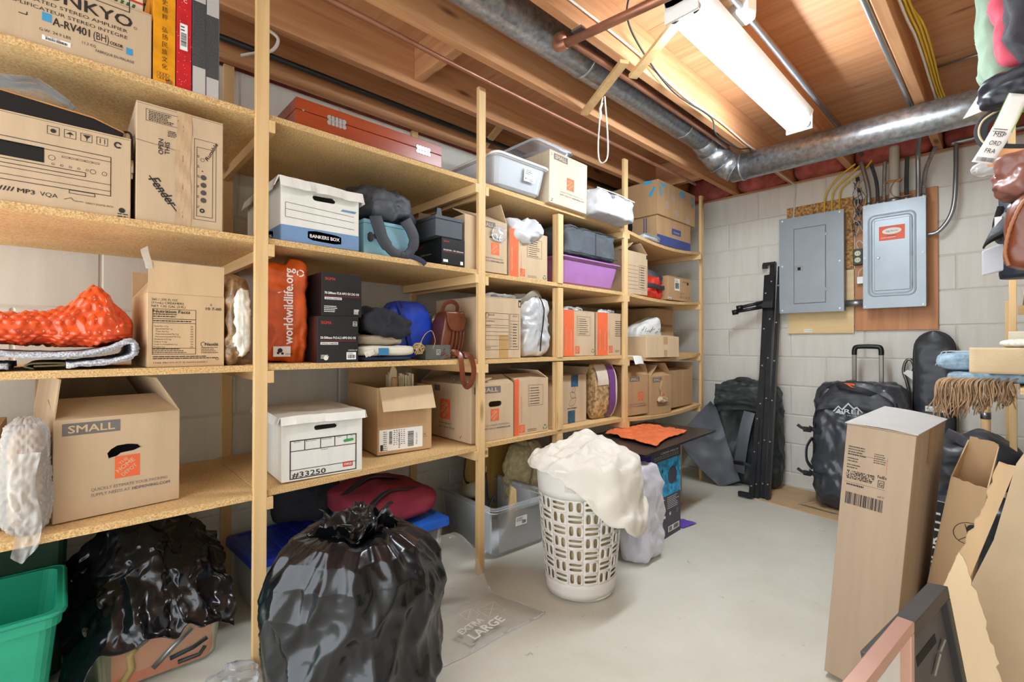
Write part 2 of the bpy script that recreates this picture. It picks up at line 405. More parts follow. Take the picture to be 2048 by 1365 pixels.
def fb(d):
    p = Vector((XL-0.035+0.045*sgnp(d.x, 0.5), 1.25+2.2*sgnp(d.y, 0.2), ZC-0.10+0.092*sgnp(d.z, 0.5)))
    return p+Vector((0.012*fbm(p, 14, 3), 0, 0.008*fbm(p, 11, 5)))
tag(MB().ball(fb, 60, 14).build('insulation_batt', M_pink, None, True), 'long pink fibreglass batt on top of the wall behind the shelves', 'insulation')

# ================================================================ SHELVING
M_pb = speckle('particle board', '#d2a264', '#e4bd82', '#edd09c', 170, 0.75)
M_pbe = speckle('particle board edge', '#b58a52', '#d2aa70', '#e4c794', 260, 0.85)
XS = -1.596                                     # front plane of the shelving
sh = thing('storage_shelving', 'long built-in shelving of particle board on pine posts along block wall', 'shelving', (XS, 0.42, 0))
def loc_(x, y, z): return (x-XS, y-0.42, z)
def sbox(mb, x0, x1, y0, y1, z0, z1): return mb.box(x0-XS, x1-XS, y0-0.42, y1-0.42, z0, z1)
PT = 0.019; PW = 0.038
front_posts = [(0.421, 2.149), (1.301, 2.118), (2.412, 2.105), (3.412, 2.10)]
for y, zt in front_posts:
    sbox(MB(), XS-PT, XS, y, y+PW, 0, zt).build('post', M_pine, sh, bev=0.0015)
sbox(MB(), XS-PT, XS, -0.50, -0.462, 0, 2.149).build('post', M_pine, sh, bev=0.0015)
for y in (-0.50, 0.461, 1.335, 2.44, 3.44):
    sbox(MB(), XL+0.002, XL+0.021, y, y+PW, 0, 2.134).build('back_post', M_pine, sh, bev=0.0015)
for z0, z1 in ((0, 0.54), (0.561, 0.908), (0.931, 1.286), (1.309, 1.664)):       # short props under the middle of bay three
    sbox(MB(), XS-PT-0.002, XS-0.002, 1.824, 1.862, z0, z1).build('prop', M_pine, sh, bev=0.0015)
    sbox(MB(), XS-PT-0.021, XS-PT-0.003, 1.820, 1.838, z0, z1).build('prop', M_pine, sh, bev=0.0015)
TH = 0.019
def board(y0, y1, za, zb, sag=0.0, mid=None):
    """one shelf board from y0 to y1; za / zb heights of its upper side at the ends"""
    n = 14
    def zz(t):
        s = -sag*math.sin(PI*t)
        return za+(zb-za)*t+s
    b = MB(); xb, xf = XL+0.024, XS-PT*0.4
    for i in range(n):
        t0, t1 = i/n, (i+1)/n; ya, yb2 = y0+(y1-y0)*t0, y0+(y1-y0)*t1
        for (xa, xc, z_) in ((xb, xf, 0),):
            p = [loc_(xa, ya, zz(t0)), loc_(xc, ya, zz(t0)), loc_(xc, yb2, zz(t1)), loc_(xa, yb2, zz(t1))]
            q = [(a[0], a[1], a[2]-TH) for a in p]
            b.add(p+q, [(0, 1, 2, 3), (7, 6, 5, 4), (0, 3, 7, 4)]+([(0, 4, 5, 1)] if i == 0 else [])+([(2, 6, 7, 3)] if i == n-1 else []))
    o = b.build('shelf_board', M_pb, sh)
    e = MB()
    for i in range(n):
        t0, t1 = i/n, (i+1)/n; ya, yb2 = y0+(y1-y0)*t0, y0+(y1-y0)*t1
        e.add([loc_(xf, ya, zz(t0)-TH), loc_(xf, yb2, zz(t1)-TH), loc_(xf, yb2, zz(t1)), loc_(xf, ya, zz(t0))], [(0, 1, 2, 3)])
    e.build('cut_edge', M_pbe, o)
    return o
LV = {1: [(1.713, 1.714), (1.716, 1.712), (1.708, 1.686), (1.690, 1.684)],
      2: [(1.327, 1.327), (1.328, 1.320), (1.314, 1.309), (1.312, 1.315)],
      3: [(0.930, 0.931), (0.933, 0.932), (0.930, 0.935), (0.928, 0.938)],
      4: [(0.533, 0.537), (0.540, 0.555), (0.560, 0.562), (0.556, 0.563)]}
BAYS = [(-0.49, 0.4395), (0.4405, 1.3195), (1.3205, 2.4305), (2.4315, 3.445)]
SAG = {(1, 3): 0.035, (2, 3): 0.022, (3, 3): 0.026, (4, 3): 0.024}
for lv, l in LV.items():
    for bi, (za, zb) in enumerate(l):
        board(BAYS[bi][0], BAYS[bi][1], za, zb, SAG.get((lv, bi), 0.0))
for lv, l in LV.items():                       # front-to-back cleats nailed to the posts
    for bi, (y, zt) in enumerate(front_posts):
        z = l[bi][1]-TH-0.001; zr = (l[bi+1][0] if bi < 3 else l[bi][1])-TH-0.001
        sides = []
        if bi < 3: sides.append((y+PW, y+PW+0.018, zr))
        if bi > 0: sides.append((y-0.018, y, z))
        for ya, yb2, zc in sides:
            sbox(MB(), XL+0.022, XS+0.001, ya, yb2, zc-0.038, zc).build('cleat', M_piney, sh, bev=0.001)

def rest(lv, y0, y1):
    """height of the upper side of a shelf level: the highest point under the span y0..y1"""
    best = 0
    for i in range(21):
        y = y0+(y1-y0)*i/20
        for bi, (a, b) in enumerate(BAYS):
            if a-0.002 <= y <= b+0.002:
                q = (y-a)/(b-a); za, zb = LV[lv][bi]; best = max(best, za+(zb-za)*q-SAG.get((lv, bi), 0.0)*math.sin(PI*max(0, min(1, q))))
    return best+0.0008
# ================================================================ FLUORESCENT SHOP LIGHT
M_white = mat('white enamel', '#f2f2ee', 0.35, var=0.01)
lf = thing('fluorescent_light', 'glowing twin-tube fluorescent shop light fixed under a ceiling joist', 'light', (-0.742, 1.44, ZJ), 0)
MB().prism([(-0.062, -0.002), (0.062, -0.002), (0.052, -0.040), (0.03, -0.045), (-0.03, -0.045), (-0.052, -0.040)], 0, 1.22, Matrix(((1, 0, 0, 0), (0, 0, 1, 0), (0, 1, 0, 0), (0, 0, 0, 1)))).build('housing', M_white, lf)
M_tube = emit('lit tube', '#e6f4ff', TUBE_POWER)
M_grey = mat('grey metal', '#8d8f90', 0.35, 0.9, var=0.04)
for sx in (-0.034, 0.034):
    t = MB().cyl((sx, 0.035, -0.066), (sx, 1.185, -0.066), 0.0185, 14).build('tube', M_tube, lf, True)
    for y in (0.012, 1.186):
        MB().cyl((sx, y, -0.066), (sx, y+0.022, -0.066), 0.019, 14).build('tube_end', M_grey, lf)
for y in (0.0, 1.208): MB().box(-0.058, 0.058, y, y+0.012, -0.092, -0.004).build('end_plate', M_white, lf, bev=0.002)

# ================================================================ CARTONS AND SOFT GOODS: BUILDERS
from mathutils.geometry import tessellate_polygon
KRAFT = {'k1': '#be9a70', 'k2': '#c9a981', 'k3': '#b8936a', 'k4': '#d4b994', 'k5': '#c2a888', 'k6': '#d6c2a8', 'w': '#e8e6e0', 'ww': '#f0efec', 'k7': '#b09a82'}
def card(k): return mat('cardboard '+k, KRAFT[k], 0.8, var=0.05, scale=6, bmp=0.10, bscale=90, stretch=(3, 3, 0.25)) if k in KRAFT else MATS[k]
M_tape = film('packing tape', '#e8d8b8', 0.05, 0.18)
M_ink = mat('black print', '#2b2724', 0.7, var=0.1)
M_inkg = mat('grey print', '#6f6a66', 0.7, var=0.05)
M_inkb = mat('faded brown print', '#7a5c42', 0.8, var=0.1)
M_orange = mat('orange print', '#e0653a', 0.7, var=0.05)
M_dark = mat('black void', '#1a1613', 0.9)
M_kr = mat('kraft print', '#cdb08a', 0.8)
M_wp = mat('white print', '#ece8e0', 0.7, var=0.02)
M_lab = mat('white label', '#eeece6', 0.55, var=0.02)
M_blueprint = mat('sky blue print', '#3d93bd', 0.6, var=0.05)
M_red = mat('red print', '#c8402c', 0.6, var=0.05)
M_green = mat('green print', '#3d6b3a', 0.7, var=0.05)
M_navy = mat('navy print', '#43508a', 0.7, var=0.06)
def panel(b, outer, holes, M, th):
    """a flat board in the local xz plane (front at y=0) with holes, th thick towards +y"""
    loops = [list(outer)]+[list(h) for h in holes]
    tess = tessellate_polygon([[Vector((x, z, 0)) for x, z in l] for l in loops])
    fl = [p for l in loops for p in l]; n = len(fl)
    vs = [M @ Vector((x, 0, z)) for x, z in fl]+[M @ Vector((x, th, z)) for x, z in fl]; fs = []
    for a, c, d in tess:
        (ax, az), (cx, cz), (dx, dz) = fl[a], fl[c], fl[d]
        if (cx-ax)*(dz-az)-(cz-az)*(dx-ax) < 0: a, c, d = a, d, c
        fs += [(a, c, d), (n+d, n+c, n+a)]
    k = 0
    for l in loops:
        m = len(l)
        for i in range(m): fs.append((k+(i+1) % m, k+i, n+k+i, n+k+(i+1) % m))
        k += m
    b.add(vs, fs)
def slot(x0, x1, z0, z1, k=5):
    r = (z1-z0)/2; c = (z0+z1)/2; out = []
    for i in range(k+1): a = -PI/2+PI*i/k; out.append((x1-r+r*math.cos(a), c+r*math.sin(a)))
    for i in range(k+1): a = PI/2+PI*i/k; out.append((x0+r+r*math.cos(a), c+r*math.sin(a)))
    return out
class Faces: pass
def faces(w, d, h):
    f = Faces(); f.F = Face((0, 0, 0), (w, 0, 0), (0, 0, h)); f.L = Face((0, d, 0), (0, -d, 0), (0, 0, h)); f.R = Face((w, 0, 0), (0, d, 0), (0, 0, h)); f.T = Face((0, 0, h), (w, 0, 0), (0, d, 0)); f.B = Face((0, d, 0), (w, 0, 0), (0, -d, 0)); return f
def flap(par, side, w, d, h, L, ang, m, th=0.0035, taper=0.0, name='flap', cut=(0, 1)):
    a = math.radians(ang)
    if side in 'FB':
        p0, p1 = (Vector((w*cut[0], 0, h)), Vector((w*cut[1], 0, h))) if side == 'F' else (Vector((w*(1-cut[0]), d, h)), Vector((w*(1-cut[1]), d, h)))
        out = Vector((0, -1, 0)) if side == 'F' else Vector((0, 1, 0))
    else:
        p0, p1 = (Vector((0, d*(1-cut[0]), h)), Vector((0, d*(1-cut[1]), h))) if side == 'L' else (Vector((w, d*cut[0], h)), Vector((w, d*cut[1], h)))
        out = Vector((-1, 0, 0)) if side == 'L' else Vector((1, 0, 0))
    dr = Vector((0, 0, 1))*math.cos(a)+out*math.sin(a); nr = (out*math.cos(a)-Vector((0, 0, 1))*math.sin(a))
    e = (p1-p0).normalized()*0.002; t = (p1-p0)*taper
    lo = [p0+e, p1-e, p1-e-nr*th, p0+e-nr*th]; hi = [p0+e+t+dr*L, p1-e-t+dr*L, p1-e-t+dr*L-nr*th, p0+e+t+dr*L-nr*th]
    b = MB(); b.add(lo+hi, [(0, 3, 2, 1), (4, 5, 6, 7), (0, 1, 5, 4), (1, 2, 6, 5), (2, 3, 7, 6), (3, 0, 4, 7)])
    return b.build(name, m, par)
def carton(name, label, loc, w, d, h, m='k2', rz=0.0, top='closed', hole=None, flaps=(), tape=True, cat='box', group=None, lean=(0, 0), base_rz=90.0):
    """front face at local y=0 looking to -y, width along x, depth along +y"""
    mm = card(m)
    t = thing(name, label, cat, loc, base_rz+rz, group); t.rotation_euler.x = math.radians(lean[0]); t.rotation_euler.y = math.radians(lean[1])
    b = MB(); th = 0.004
    if top == 'closed' and not hole:
        b.box(0, w, 0, d, 0, h-0.004)
    else:
        I = Matrix.Identity(4)
        panel(b, [(0, 0), (w, 0), (w, h), (0, h)], [hole] if hole else [], I, th)
        b.box(0, th, th, d-th, 0, h); b.box(w-th, w, th, d-th, 0, h); b.box(0, w, d-th, d, 0, h); b.box(th, w-th, th, d-th, 0.001, 0.006)
    b.build('body', mm, t, bev=0.0018)
    if top == 'closed':
        c = MB(); c.box(0, w, 0, d/2-0.001, h-0.0036, h); c.build('top_flap', mm, t, bev=0.001)
        c = MB(); c.box(0, w, d/2+0.001, d, h-0.0036, h); c.build('top_flap', mm, t, bev=0.001)
        if tape: MB().box(0, w, d/2-0.024, d/2+0.024, h+0.0002, h+0.0006).build('tape', M_tape, t)
    for f in flaps: flap(t, f[0], w, d, h, f[1], f[2], mm, taper=(f[3] if len(f) > 3 else 0.0))
    fc = faces(w, d, h); return t, fc
def logo(t, face, x, y, s, faded=False):
    """orange square with diagonal stencil lettering"""
    W, H = face.W, face.H; hh = s*W/H*1.1
    t = ink(t, face, M_orange, [('r', x, y, s, hh)], 'orange_logo')
    items = []
    for i, (tx, sc) in enumerate((('THE', 0.13), ('HOME', 0.19), ('DEPOT', 0.17))):
        px = x+s*(0.22, 0.14, 0.34)[i]; py = y+hh*(0.60, 0.25, 0.05)[i]
        items.append(('t', tx, px, py, hh*sc, {'rot': 38, 'bold': 0.015, 'w': s*(0.4, 0.85, 0.72)[i]}))
    ink(t, face, M_kr, items, 'logo_lettering', 0.0011)
def small_print(t, face, lx=0.06, lw=0.43, part='SMALL', logo_x=0.47, qr=True, sz=0.19):
    sp = ink(t, face, M_inkg, [('r', lx, 0.84, lw, 0.12)], 'size_panel')
    ink(sp, face, M_kr, [('t', part, lx+lw*0.1, 0.865, 0.075, {'w': lw*0.8, 'bold': 0.02})], 'size_lettering', 0.0011)
    logo(t, face, logo_x, 0.345, min(sz, 0.2))
    ink(t, face, M_inkg, [('t', 'QUICKLY ESTIMATE YOUR PACKING', 0.27, 0.255, 0.032, {'w': 0.62}), ('t', 'SUPPLY NEEDS AT', 0.27, 0.20, 0.032, {'w': 0.30}), ('t', 'HDMOVING.COM', 0.59, 0.20, 0.032, {'w': 0.32, 'bold': 0.02})], 'slogan')
def orange_band(t, face, x0, x1, lines, y0=0.0, y1=1.0):
    ob_ = ink(t, face, M_orange, [('r', x0, y0, x1-x0, y1-y0)], 'orange_band')
    if lines: ink(ob_, face, M_kr, [('t', s, x0+(x1-x0)*fx, 0.12, 0.035, {'rot': 90, 'bold': 0.015}) for s, fx in lines], 'band_lettering', 0.0011)
def checklist(t, face, x, y, w_, h_, n=7):
    items = [('o', x, y, w_, h_, 0.0012)]+[('c', x+0.07*w_, y+h_*(1-(i+1.2)/(n+1)), 0.007) for i in range(n)]
    items += [('fine', x+0.14*w_, y+h_*(1-(i+1.2)/(n+1))-0.006, w_*0.72, 1, 0.1, 0.014) for i in range(n)]
    ink(t, face, M_ink, items, 'checklist')
def form_print(t, face):
    it = [('o', 0.08, 0.14, 0.60, 0.60, 0.0015), ('o', 0.70, 0.14, 0.24, 0.60, 0.0015), ('l', 0.08, 0.64, 0.68, 0.64), ('l', 0.08, 0.54, 0.68, 0.54), ('l', 0.70, 0.62, 0.94, 0.62), ('o', 0.09, 0.66, 0.06, 0.07)]
    it += [('l', 0.10, 0.50-0.065*i, 0.66, 0.50-0.065*i) for i in range(4)]+[('l', 0.10, 0.2, 0.40, 0.2)]
    it += [('ring', 0.735, 0.57-0.047*i, 0.014, 0.001) for i in range(9)]+[('fine', 0.78, 0.56-0.047*i, 0.13, 1, 0.1, 0.015) for i in range(9)]
    it += [('t', 'ROOM', 0.16, 0.69, 0.03), ('t', 'CONTENTS', 0.10, 0.59, 0.025), ('t', 'NOTES', 0.10, 0.515, 0.022), ('t', 'FRAGILE', 0.10, 0.165, 0.02), ('t', 'ROOM', 0.78, 0.69, 0.025), ('r', 0.0, 0.9, 0.06, 0.1), ('r', 0.93, 0.86, 0.07, 0.12)]
    ink(t, face, M_ink, it, 'moving_form')
    ink(t, face, M_kr, [('r', 0.012, 0.915, 0.035, 0.06)], 'corner_mark', 0.0011); ink(t, face, M_kr, [('r', 0.945, 0.875, 0.035, 0.07)], 'corner_mark', 0.0011)
def recycle(t, face, x, y, r):
    it = []
    for k in range(3):
        a0 = 90+120*k; it.append(('ring', x, y, r, r*face.H*0.36, a0-45, a0+45))
    ink(t, face, M_green, it, 'recycling_mark')
def soft(name, m, par, hx, hy, hz, ex=0.5, ez=0.5, amp=0.01, f=12, seed=1, nu=64, nv=36, rid=0.5, off=(0, 0, 0), fn=None, flat=True, sm=True):
    """a soft body standing on local z=0, half sizes hx, hy, hz"""
    def g(d):
        r = math.hypot(d.x, d.y)
        p = Vector((hx*sgnp(d.x, ex), hy*sgnp(d.y, ex), hz*sgnp(d.z, ez)))
        if fn: p = fn(p, d)
        k = amp*(fbm(p, f, seed)*(1-rid)+ridge(p, f, seed, 2)*rid)
        p = p+d*k+Vector(off)+Vector((0, 0, hz))
        if flat and p.z < 0: p.z = 0.0
        return p
    return MB().ball(g, nu, nv).build(name, m, par, sm)
def sheet(name, m, par, fn, nu=40, nv=40, th=0.003, sm=True):
    return MB().grid(fn, nu, nv).build(name, m, par, sm, solid=th)
def tote(name, label, loc, w, d, h, m, rz=0.0, lid=None, group=None, taper=0.06, base_rz=90.0, cat='storage tote', rim=0.018, rimm=None):
    """open-topped moulded plastic tub with rolled rim; optional lid material"""
    t = thing(name, label, cat, loc, base_rz+rz, group)
    def ring(k, z, inset=0.0, rad=0.03, n=5):
        x0, x1 = w*taper*(1-k)+inset, w-w*taper*(1-k)-inset; y0, y1 = d*taper*(1-k)+inset, d-d*taper*(1-k)-inset; out = []
        for cx, cy, a0 in ((x1-rad, y1-rad, 0), (x0+rad, y1-rad, 90), (x0+rad, y0+rad, 180), (x1-rad, y0+rad, 270)):
            for i in range(n): a = math.radians(a0+90*i/(n-1)); out.append((cx+rad*math.cos(a), cy+rad*math.sin(a), z))
        return out
    b = MB(); R = [ring(0, 0.006, 0.012), ring(0, 0.016), ring(0.5, h*0.5), ring(0.93, h*0.9), ring(0.93, h*0.9, -0.008), ring(1, h, -0.010), ring(1, h, 0.004), ring(0.93, h*0.9, 0.004), ring(0, 0.02, 0.004)]
    n = len(R[0]); base_i = []
    for r in R: base_i.append(len(b.v)); b.v += r
    for i in range(len(R)-1):
        for j in range(n): b.f.append((base_i[i]+j, base_i[i]+(j+1) % n, base_i[i+1]+(j+1) % n, base_i[i+1]+j))
    b.f.append(tuple(reversed(range(n)))); b.f.append(tuple(range(base_i[-1], base_i[-1]+n)))
    b.build('tub', m, t)
    rb = MB(); pts = ring(1, h-0.004, -0.011)
    rb.tube(pts, 0.006, 6, closed=True); rb.build('rim', rimm or m, t, True)
    if lid:
        l = MB(); Q = [ring(1, h-0.012, -0.020), ring(1, h+0.014, -0.018), ring(1, h+0.018, 0.004), ring(1, h+0.012, 0.018), ring(1, h+0.012, 0.05)]
        bi = []
        for r in Q: bi.append(len(l.v)); l.v += r
        for i in range(len(Q)-1):
            for j in range(n): l.f.append((bi[i]+j, bi[i]+(j+1) % n, bi[i+1]+(j+1) % n, bi[i+1]+j))
        l.f.append(tuple(range(bi[-1], bi[-1]+n))); l.build('lid', lid, t)
    return t
def barcode_label(t, face, x, y, w_, h_, vert=False, name='barcode_label'):
    o = ink(t, face, M_lab, [('r', x, y, w_, h_)], name)
    ink(o, face, M_ink, [('bar', x+w_*0.12, y+h_*0.15, w_*0.76, h_*0.5)+(('v',) if vert else ()), ('fine', x+w_*0.1, y+h_*0.85, w_*0.7, 2, h_*0.12, h_*0.05)], 'label_print', 0.0012)
    return o

# ================================================================ BAY ONE (left of the first tall post)
XF = -1.612
z1, z2, z3, z4 = 1.7145, 1.3275, 0.9315, 0.5375
# --- top shelf
t, f = carton('amplifier_carton', 'brown carton printed A-RV401 with two blue squares on top shelf', (XF, -0.30, z1), 0.466, 0.38, 0.178, 'k5')
ink(t, f.F, M_ink, [('t', 'ONKYO', 0.54, 0.68, 0.17, {'w': 0.37, 'bold': 0.03}), ('ring', 0.925, 0.70, 0.02, 0.0008), ('t', 'A-RV401', 0.585, 0.34, 0.115, {'w': 0.145, 'bold': 0.012}), ('t', '(BH)', 0.745, 0.34, 0.115, {'w': 0.065}), ('t', 'COLOR', 0.815, 0.335, 0.05, {'w': 0.055, 'bold': 0.02}), ('l', 0.745, 0.31, 0.87, 0.31), ('t', 'INTEGRATED STEREO AMPLIFIER', 0.40, 0.585, 0.05, {'w': 0.49}), ('t', 'AMPLIFICATEUR STEREO INTEGRE', 0.40, 0.49, 0.05, {'w': 0.49}), ('t', 'G.W. 24.9 LBS', 0.535, 0.215, 0.04, {'w': 0.12}), ('t', '11.3 KG', 0.70, 0.215, 0.04, {'w': 0.055}), ('t', 'FABRIQUE EN MALAISIE', 0.755, 0.16, 0.04, {'w': 0.165}), ('l', 0.46, 0.36, 0.49, 0.36, 0.002), ('l', 0.49, 0.36, 0.49, 0.40, 0.002), ('r', 0.40, 0.76, 0.005, 0.14), ('o', 0.62, 0.9, 0.28, 0.2, 0.002)], 'lettering')
ink(t, f.F, M_blueprint, [('r', 0.545, 0.36, 0.035, 0.115)], 'blue_square'); ink(t, f.F, M_blueprint, [('r', 0.885, 0.27, 0.028, 0.10)], 'blue_square')
barcode_label(t, f.F, 0.545, 0.10, 0.11, 0.065)
t = thing('gift_box', 'flat box with green and red patterned sides on the amplifier carton', 'box', (XF-0.03, -0.25, z1+0.179), 90)
MB().box(0, 0.40, 0, 0.3, 0, 0.05).build('body', mat('cream paper', '#ded3b8', 0.6), t, bev=0.002)
g = faces(0.40, 0.3, 0.05)
ink(t, g.F, M_green, [('p', [(0.03*i, 0.12), (0.03*i+0.015, 0.12), (0.03*i+0.03, 0.5), (0.03*i+0.015, 0.5)]) for i in range(32)], 'green_stripes')
ink(t, g.F, M_red, [('r', 0, 0.62, 1, 0.12), ('r', 0, 0.0, 1, 0.08)], 'red_stripe')
t = thing('yellow_book_box', 'tall golden yellow box with vertical Chinese lettering on top shelf', 'box', (XF, 0.1695, z1), 90)
M_gold = mat('golden printed card', '#dd9416', 0.4, var=0.12, scale=25)
MB().box(0, 0.050, 0, 0.25, 0, 0.30).build('body', M_gold, t, bev=0.0015); g = faces(0.05, 0.25, 0.30)
ink(t, g.F, mat('brown print', '#5b3410', 0.6), [('t', c, 0.38, 0.80-0.068*i-(0.05 if i > 3 else 0), 0.042, {'w': 0.26}) for i, c in enumerate('历史精粹弘扬民族文化')], 'lettering')
ink(t, g.F, mat('bronze print', '#9a6a34', 0.5), [('ring', 0.25+0.13*(i % 4), 0.05+0.035*(i//4), 0.016, 0.0015) for i in range(8)]+[('c', 0.72, 0.03, 0.026)], 'ornament')
t = thing('red_book_box', 'narrow red box with white barcode sticker standing on top shelf', 'box', (XF, 0.2215, z1), 90)
MB().box(0, 0.036, 0, 0.26, 0, 0.31).build('body', mat('red gloss card', '#c3252a', 0.3, var=0.1, scale=30), t, bev=0.0015); g = faces(0.036, 0.26, 0.31)
ink(t, g.F, M_wp, [('c', random.Random(i).random(), random.Random(i+50).random(), 0.0025) for i in range(40)]+[('t', 'C', 0.45, 0.80, 0.03)], 'speckles')
barcode_label(t, g.F, 0.22, 0.36, 0.5, 0.24, True)
t = thing('shrink_wrapped_box', 'black box with white ends in shrink wrap beside the red box', 'box', (XF, 0.2605, z1), 90)
M_blk = mat('matte black card', '#1d1d20', 0.45, var=0.1)
MB().box(0, 0.031, 0, 0.27, 0, 0.325).box(0.033, 0.064, 0, 0.27, 0, 0.325).build('body', M_blk, t, bev=0.0015); g = faces(0.064, 0.27, 0.325)
ink(t, g.F, M_lab, [('r', 0, 0, 0.48, 0.24), ('r', 0.52, 0, 0.48, 0.18), ('r', 0, 0.82, 0.48, 0.18), ('r', 0.52, 0.74, 0.48, 0.26)], 'white_end')
M_film = film('shrink wrap', '#e8eaee', 0.06, 0.1)
MB().box(-0.0012, 0.0652, -0.0012, 0.272, 0, 0.328).build('shrink_wrap', M_film, t)
# --- second shelf
t, f = carton('player_carton', 'brown carton with line drawing of a disc player', (XF, -0.32, z2), 0.444, 0.32, 0.213, 'k5')
it = [('o', 0.10, 0.24, 0.81, 0.48, 0.0016), ('l', 0.10, 0.66, 0.91, 0.66), ('l', 0.10, 0.38, 0.91, 0.38), ('o', 0.12, 0.42, 0.68, 0.055, 0.0016), ('l', 0.12, 0.30, 0.91, 0.30), ('o', 0.73, 0.20, 0.11, 0.04)]
it += [('ring', 0.66, 0.575, 0.03, 0.0009), ('ring', 0.83, 0.50, 0.028, 0.001), ('ring', 0.88, 0.50, 0.024, 0.001)]+[('ring', 0.665+0.035*i, 0.505, 0.013, 0.0008) for i in range(5)]+[('o', 0.70+0.032*i, 0.60, 0.03, 0.02, 0.0008) for i in range(5)]
it += [('o', 0.64+0.068*i, 0.84, 0.05, 0.095, 0.001) for i in range(4)]+[('c', 0.665, 0.885, 0.024), ('p', [(0.715, 0.885), (0.733, 0.915), (0.75, 0.885)]), ('l', 0.733, 0.855, 0.733, 0.89), ('p', [(0.785, 0.92), (0.82, 0.92), (0.803, 0.875)]), ('l', 0.803, 0.855, 0.803, 0.88, 0.0015), ('l', 0.86, 0.86, 0.86, 0.92, 0.0015), ('l', 0.88, 0.86, 0.88, 0.92, 0.0015), ('ring', 0.94, 0.885, 0.04, 0.004, 20, 320)]
it += [('t', 'MP3', 0.53, 0.12, 0.05, {'w': 0.065, 'bold': 0.02}), ('t', 'VQA', 0.615, 0.12, 0.05, {'w': 0.07}), ('t', 'DIRECT DIGITAL PATH', 0.80, 0.105, 0.022, {'w': 0.12}), ('l', 0.71, 0.12, 0.74, 0.15), ('l', 0.74, 0.15, 0.75, 0.12), ('l', 0.75, 0.12, 0.79, 0.12)]+[('p', [(0.42+0.014*i, 0.12), (0.426+0.014*i, 0.12), (0.436+0.014*i, 0.17), (0.43+0.014*i, 0.17)]) for i in range(7)]+[('c', 0.96, 0.09, 0.032), ('fine', 0.94, 0.04, 0.05, 2, 0.03, 0.012)]
ink(t, f.F, M_ink, it, 'lettering')
ink(t, f.F, M_dark, [('r', 0.20, 0.50, 0.43, 0.17)], 'display_print')
zt2 = z2+0.2135
t = thing('turntable_lid', 'flat black tray with tan rim lying on the disc player carton', 'tray', (XF-0.005, -0.19, zt2), 90)
MB().prism([(0, 0), (0.29, 0), (0.30, 0.012), (0.24, 0.032), (0.02, 0.050), (0, 0.046)], 0.0, 0.25, Matrix(((1, 0, 0, 0), (0, 0, 1, 0), (0, 1, 0, 0), (0, 0, 0, 1)))).build('shell', mat('black plastic', '#17181a', 0.35, var=0.05), t, bev=0.002)
MB().tube([(0.30, 0.004, 0.014), (0.24, 0.002, 0.034), (0.02, 0.002, 0.052)], 0.0022, 6).build('rim', mat('tan rim', '#b88048', 0.5), t)
t = thing('audio_cable', 'coiled black audio cable with metal jack plug on carton', 'cable', (XF-0.10, 0.055, zt2), 90)
M_rub = mat('black rubber', '#131314', 0.4, var=0.05)
b = MB()
for k in range(5): b.tube([(0.045*math.cos(a*PI/12)*(1-0.05*k)-0.01+0.004*k, 0.04+0.05*math.sin(a*PI/12)*(1-0.04*k), 0.030+0.006*k+0.012*math.sin(a*PI/12+k)) for a in range(24)], 0.0035, 6, closed=True)
b.tube(spline([(0.035, 0.04, 0.03), (0.055, -0.02, 0.038), (0.070, -0.075, 0.02), (0.0715, -0.09, -0.03), (0.0715, -0.09, -0.055)], 6), 0.0030, 6)
b.build('cord', M_rub, t, True)
MB().cyl((0.0715, -0.09, -0.055), (0.0715, -0.09, -0.088), 0.0045, 8).cyl((0.0715, -0.09, -0.088), (0.0715, -0.09, -0.104), 0.0030, 8).build('plug', mat('nickel', '#cfcac0', 0.25, 0.9), t, True)
M_clear = film('clear polythene', '#eef2f6', 0.12, 0.08)
t = thing('plastic_bag', 'crumpled clear plastic bag on top of the disc player carton', 'bag', (XF-0.01, -0.20, zt2+0.02), 90)
def pb(p, d): p.z += 0.022*math.exp(-((p.x-0.085)/0.03)**2)*max(d.z, 0); return p
soft('film', M_clear, t, 0.15, 0.06, 0.028, 0.8, 0.8, 0.012, 26, 4, 60, 30, 0.8, (0.06, 0.08, 0.028), pb)
t, f = carton('pedal_carton', 'tall brown carton with knob panel drawing, taped, on second shelf', (XF, 0.1345, z2), 0.2025, 0.30, 0.322, 'k5', tape=False)
for i, o in enumerate(t.children): pass
ink(t, f.F, M_ink, [('o', 0.10, 0.85, 0.36, 0.10, 0.001), ('fine', 0.13, 0.93, 0.28, 6, 0.014, 0.008), ('fine', 0.34, 0.80, 0.11, 4, 0.014, 0.008), ('t', 'OPEN', 0.29, 0.59, 0.035, {'rot': 90, 'w': 0.21, 'bold': 0.03}), ('t', 'THIS', 0.36, 0.60, 0.035, {'rot': 90, 'w': 0.17, 'bold': 0.03}), ('t', 'Fender', 0.13, 0.36, 0.075, {'rot': -54, 'w': 0.40, 'bold': 0.05, 'skew': 0.3}), ('l', 0.14, 0.39, 0.46, 0.11, 0.003),
  ('o', 0.645, 0.08, 0.27, 0.72, 0.001), ('o', 0.675, 0.11, 0.20, 0.62, 0.0012), ('t', 'Rumble', 0.81, 0.62, 0.03, {'rot': 65, 'w': 0.30, 'skew': 0.3, 'bold': 0.03}), ('ring', 0.745, 0.62, 0.016), ('c', 0.745, 0.52, 0.006), ('ring', 0.745, 0.165, 0.02, 0.004)]+[('fine', 0.685, 0.20+0.09*i, 0.03, 2, 0.012, 0.006) for i in range(6)], 'lettering')
ink(t, f.F, mat('dark grey print', '#4c4743', 0.7), [('c', 0.76, 0.26+0.068*i, 0.023) for i in range(4)], 'knob_print')
ink(t, f.F, M_inkb, [('l', 0.0, 0.675, 0.5, 0.65, 0.0012), ('l', 0.515, 0.0, 0.515, 1.0, 0.0015)], 'seam')
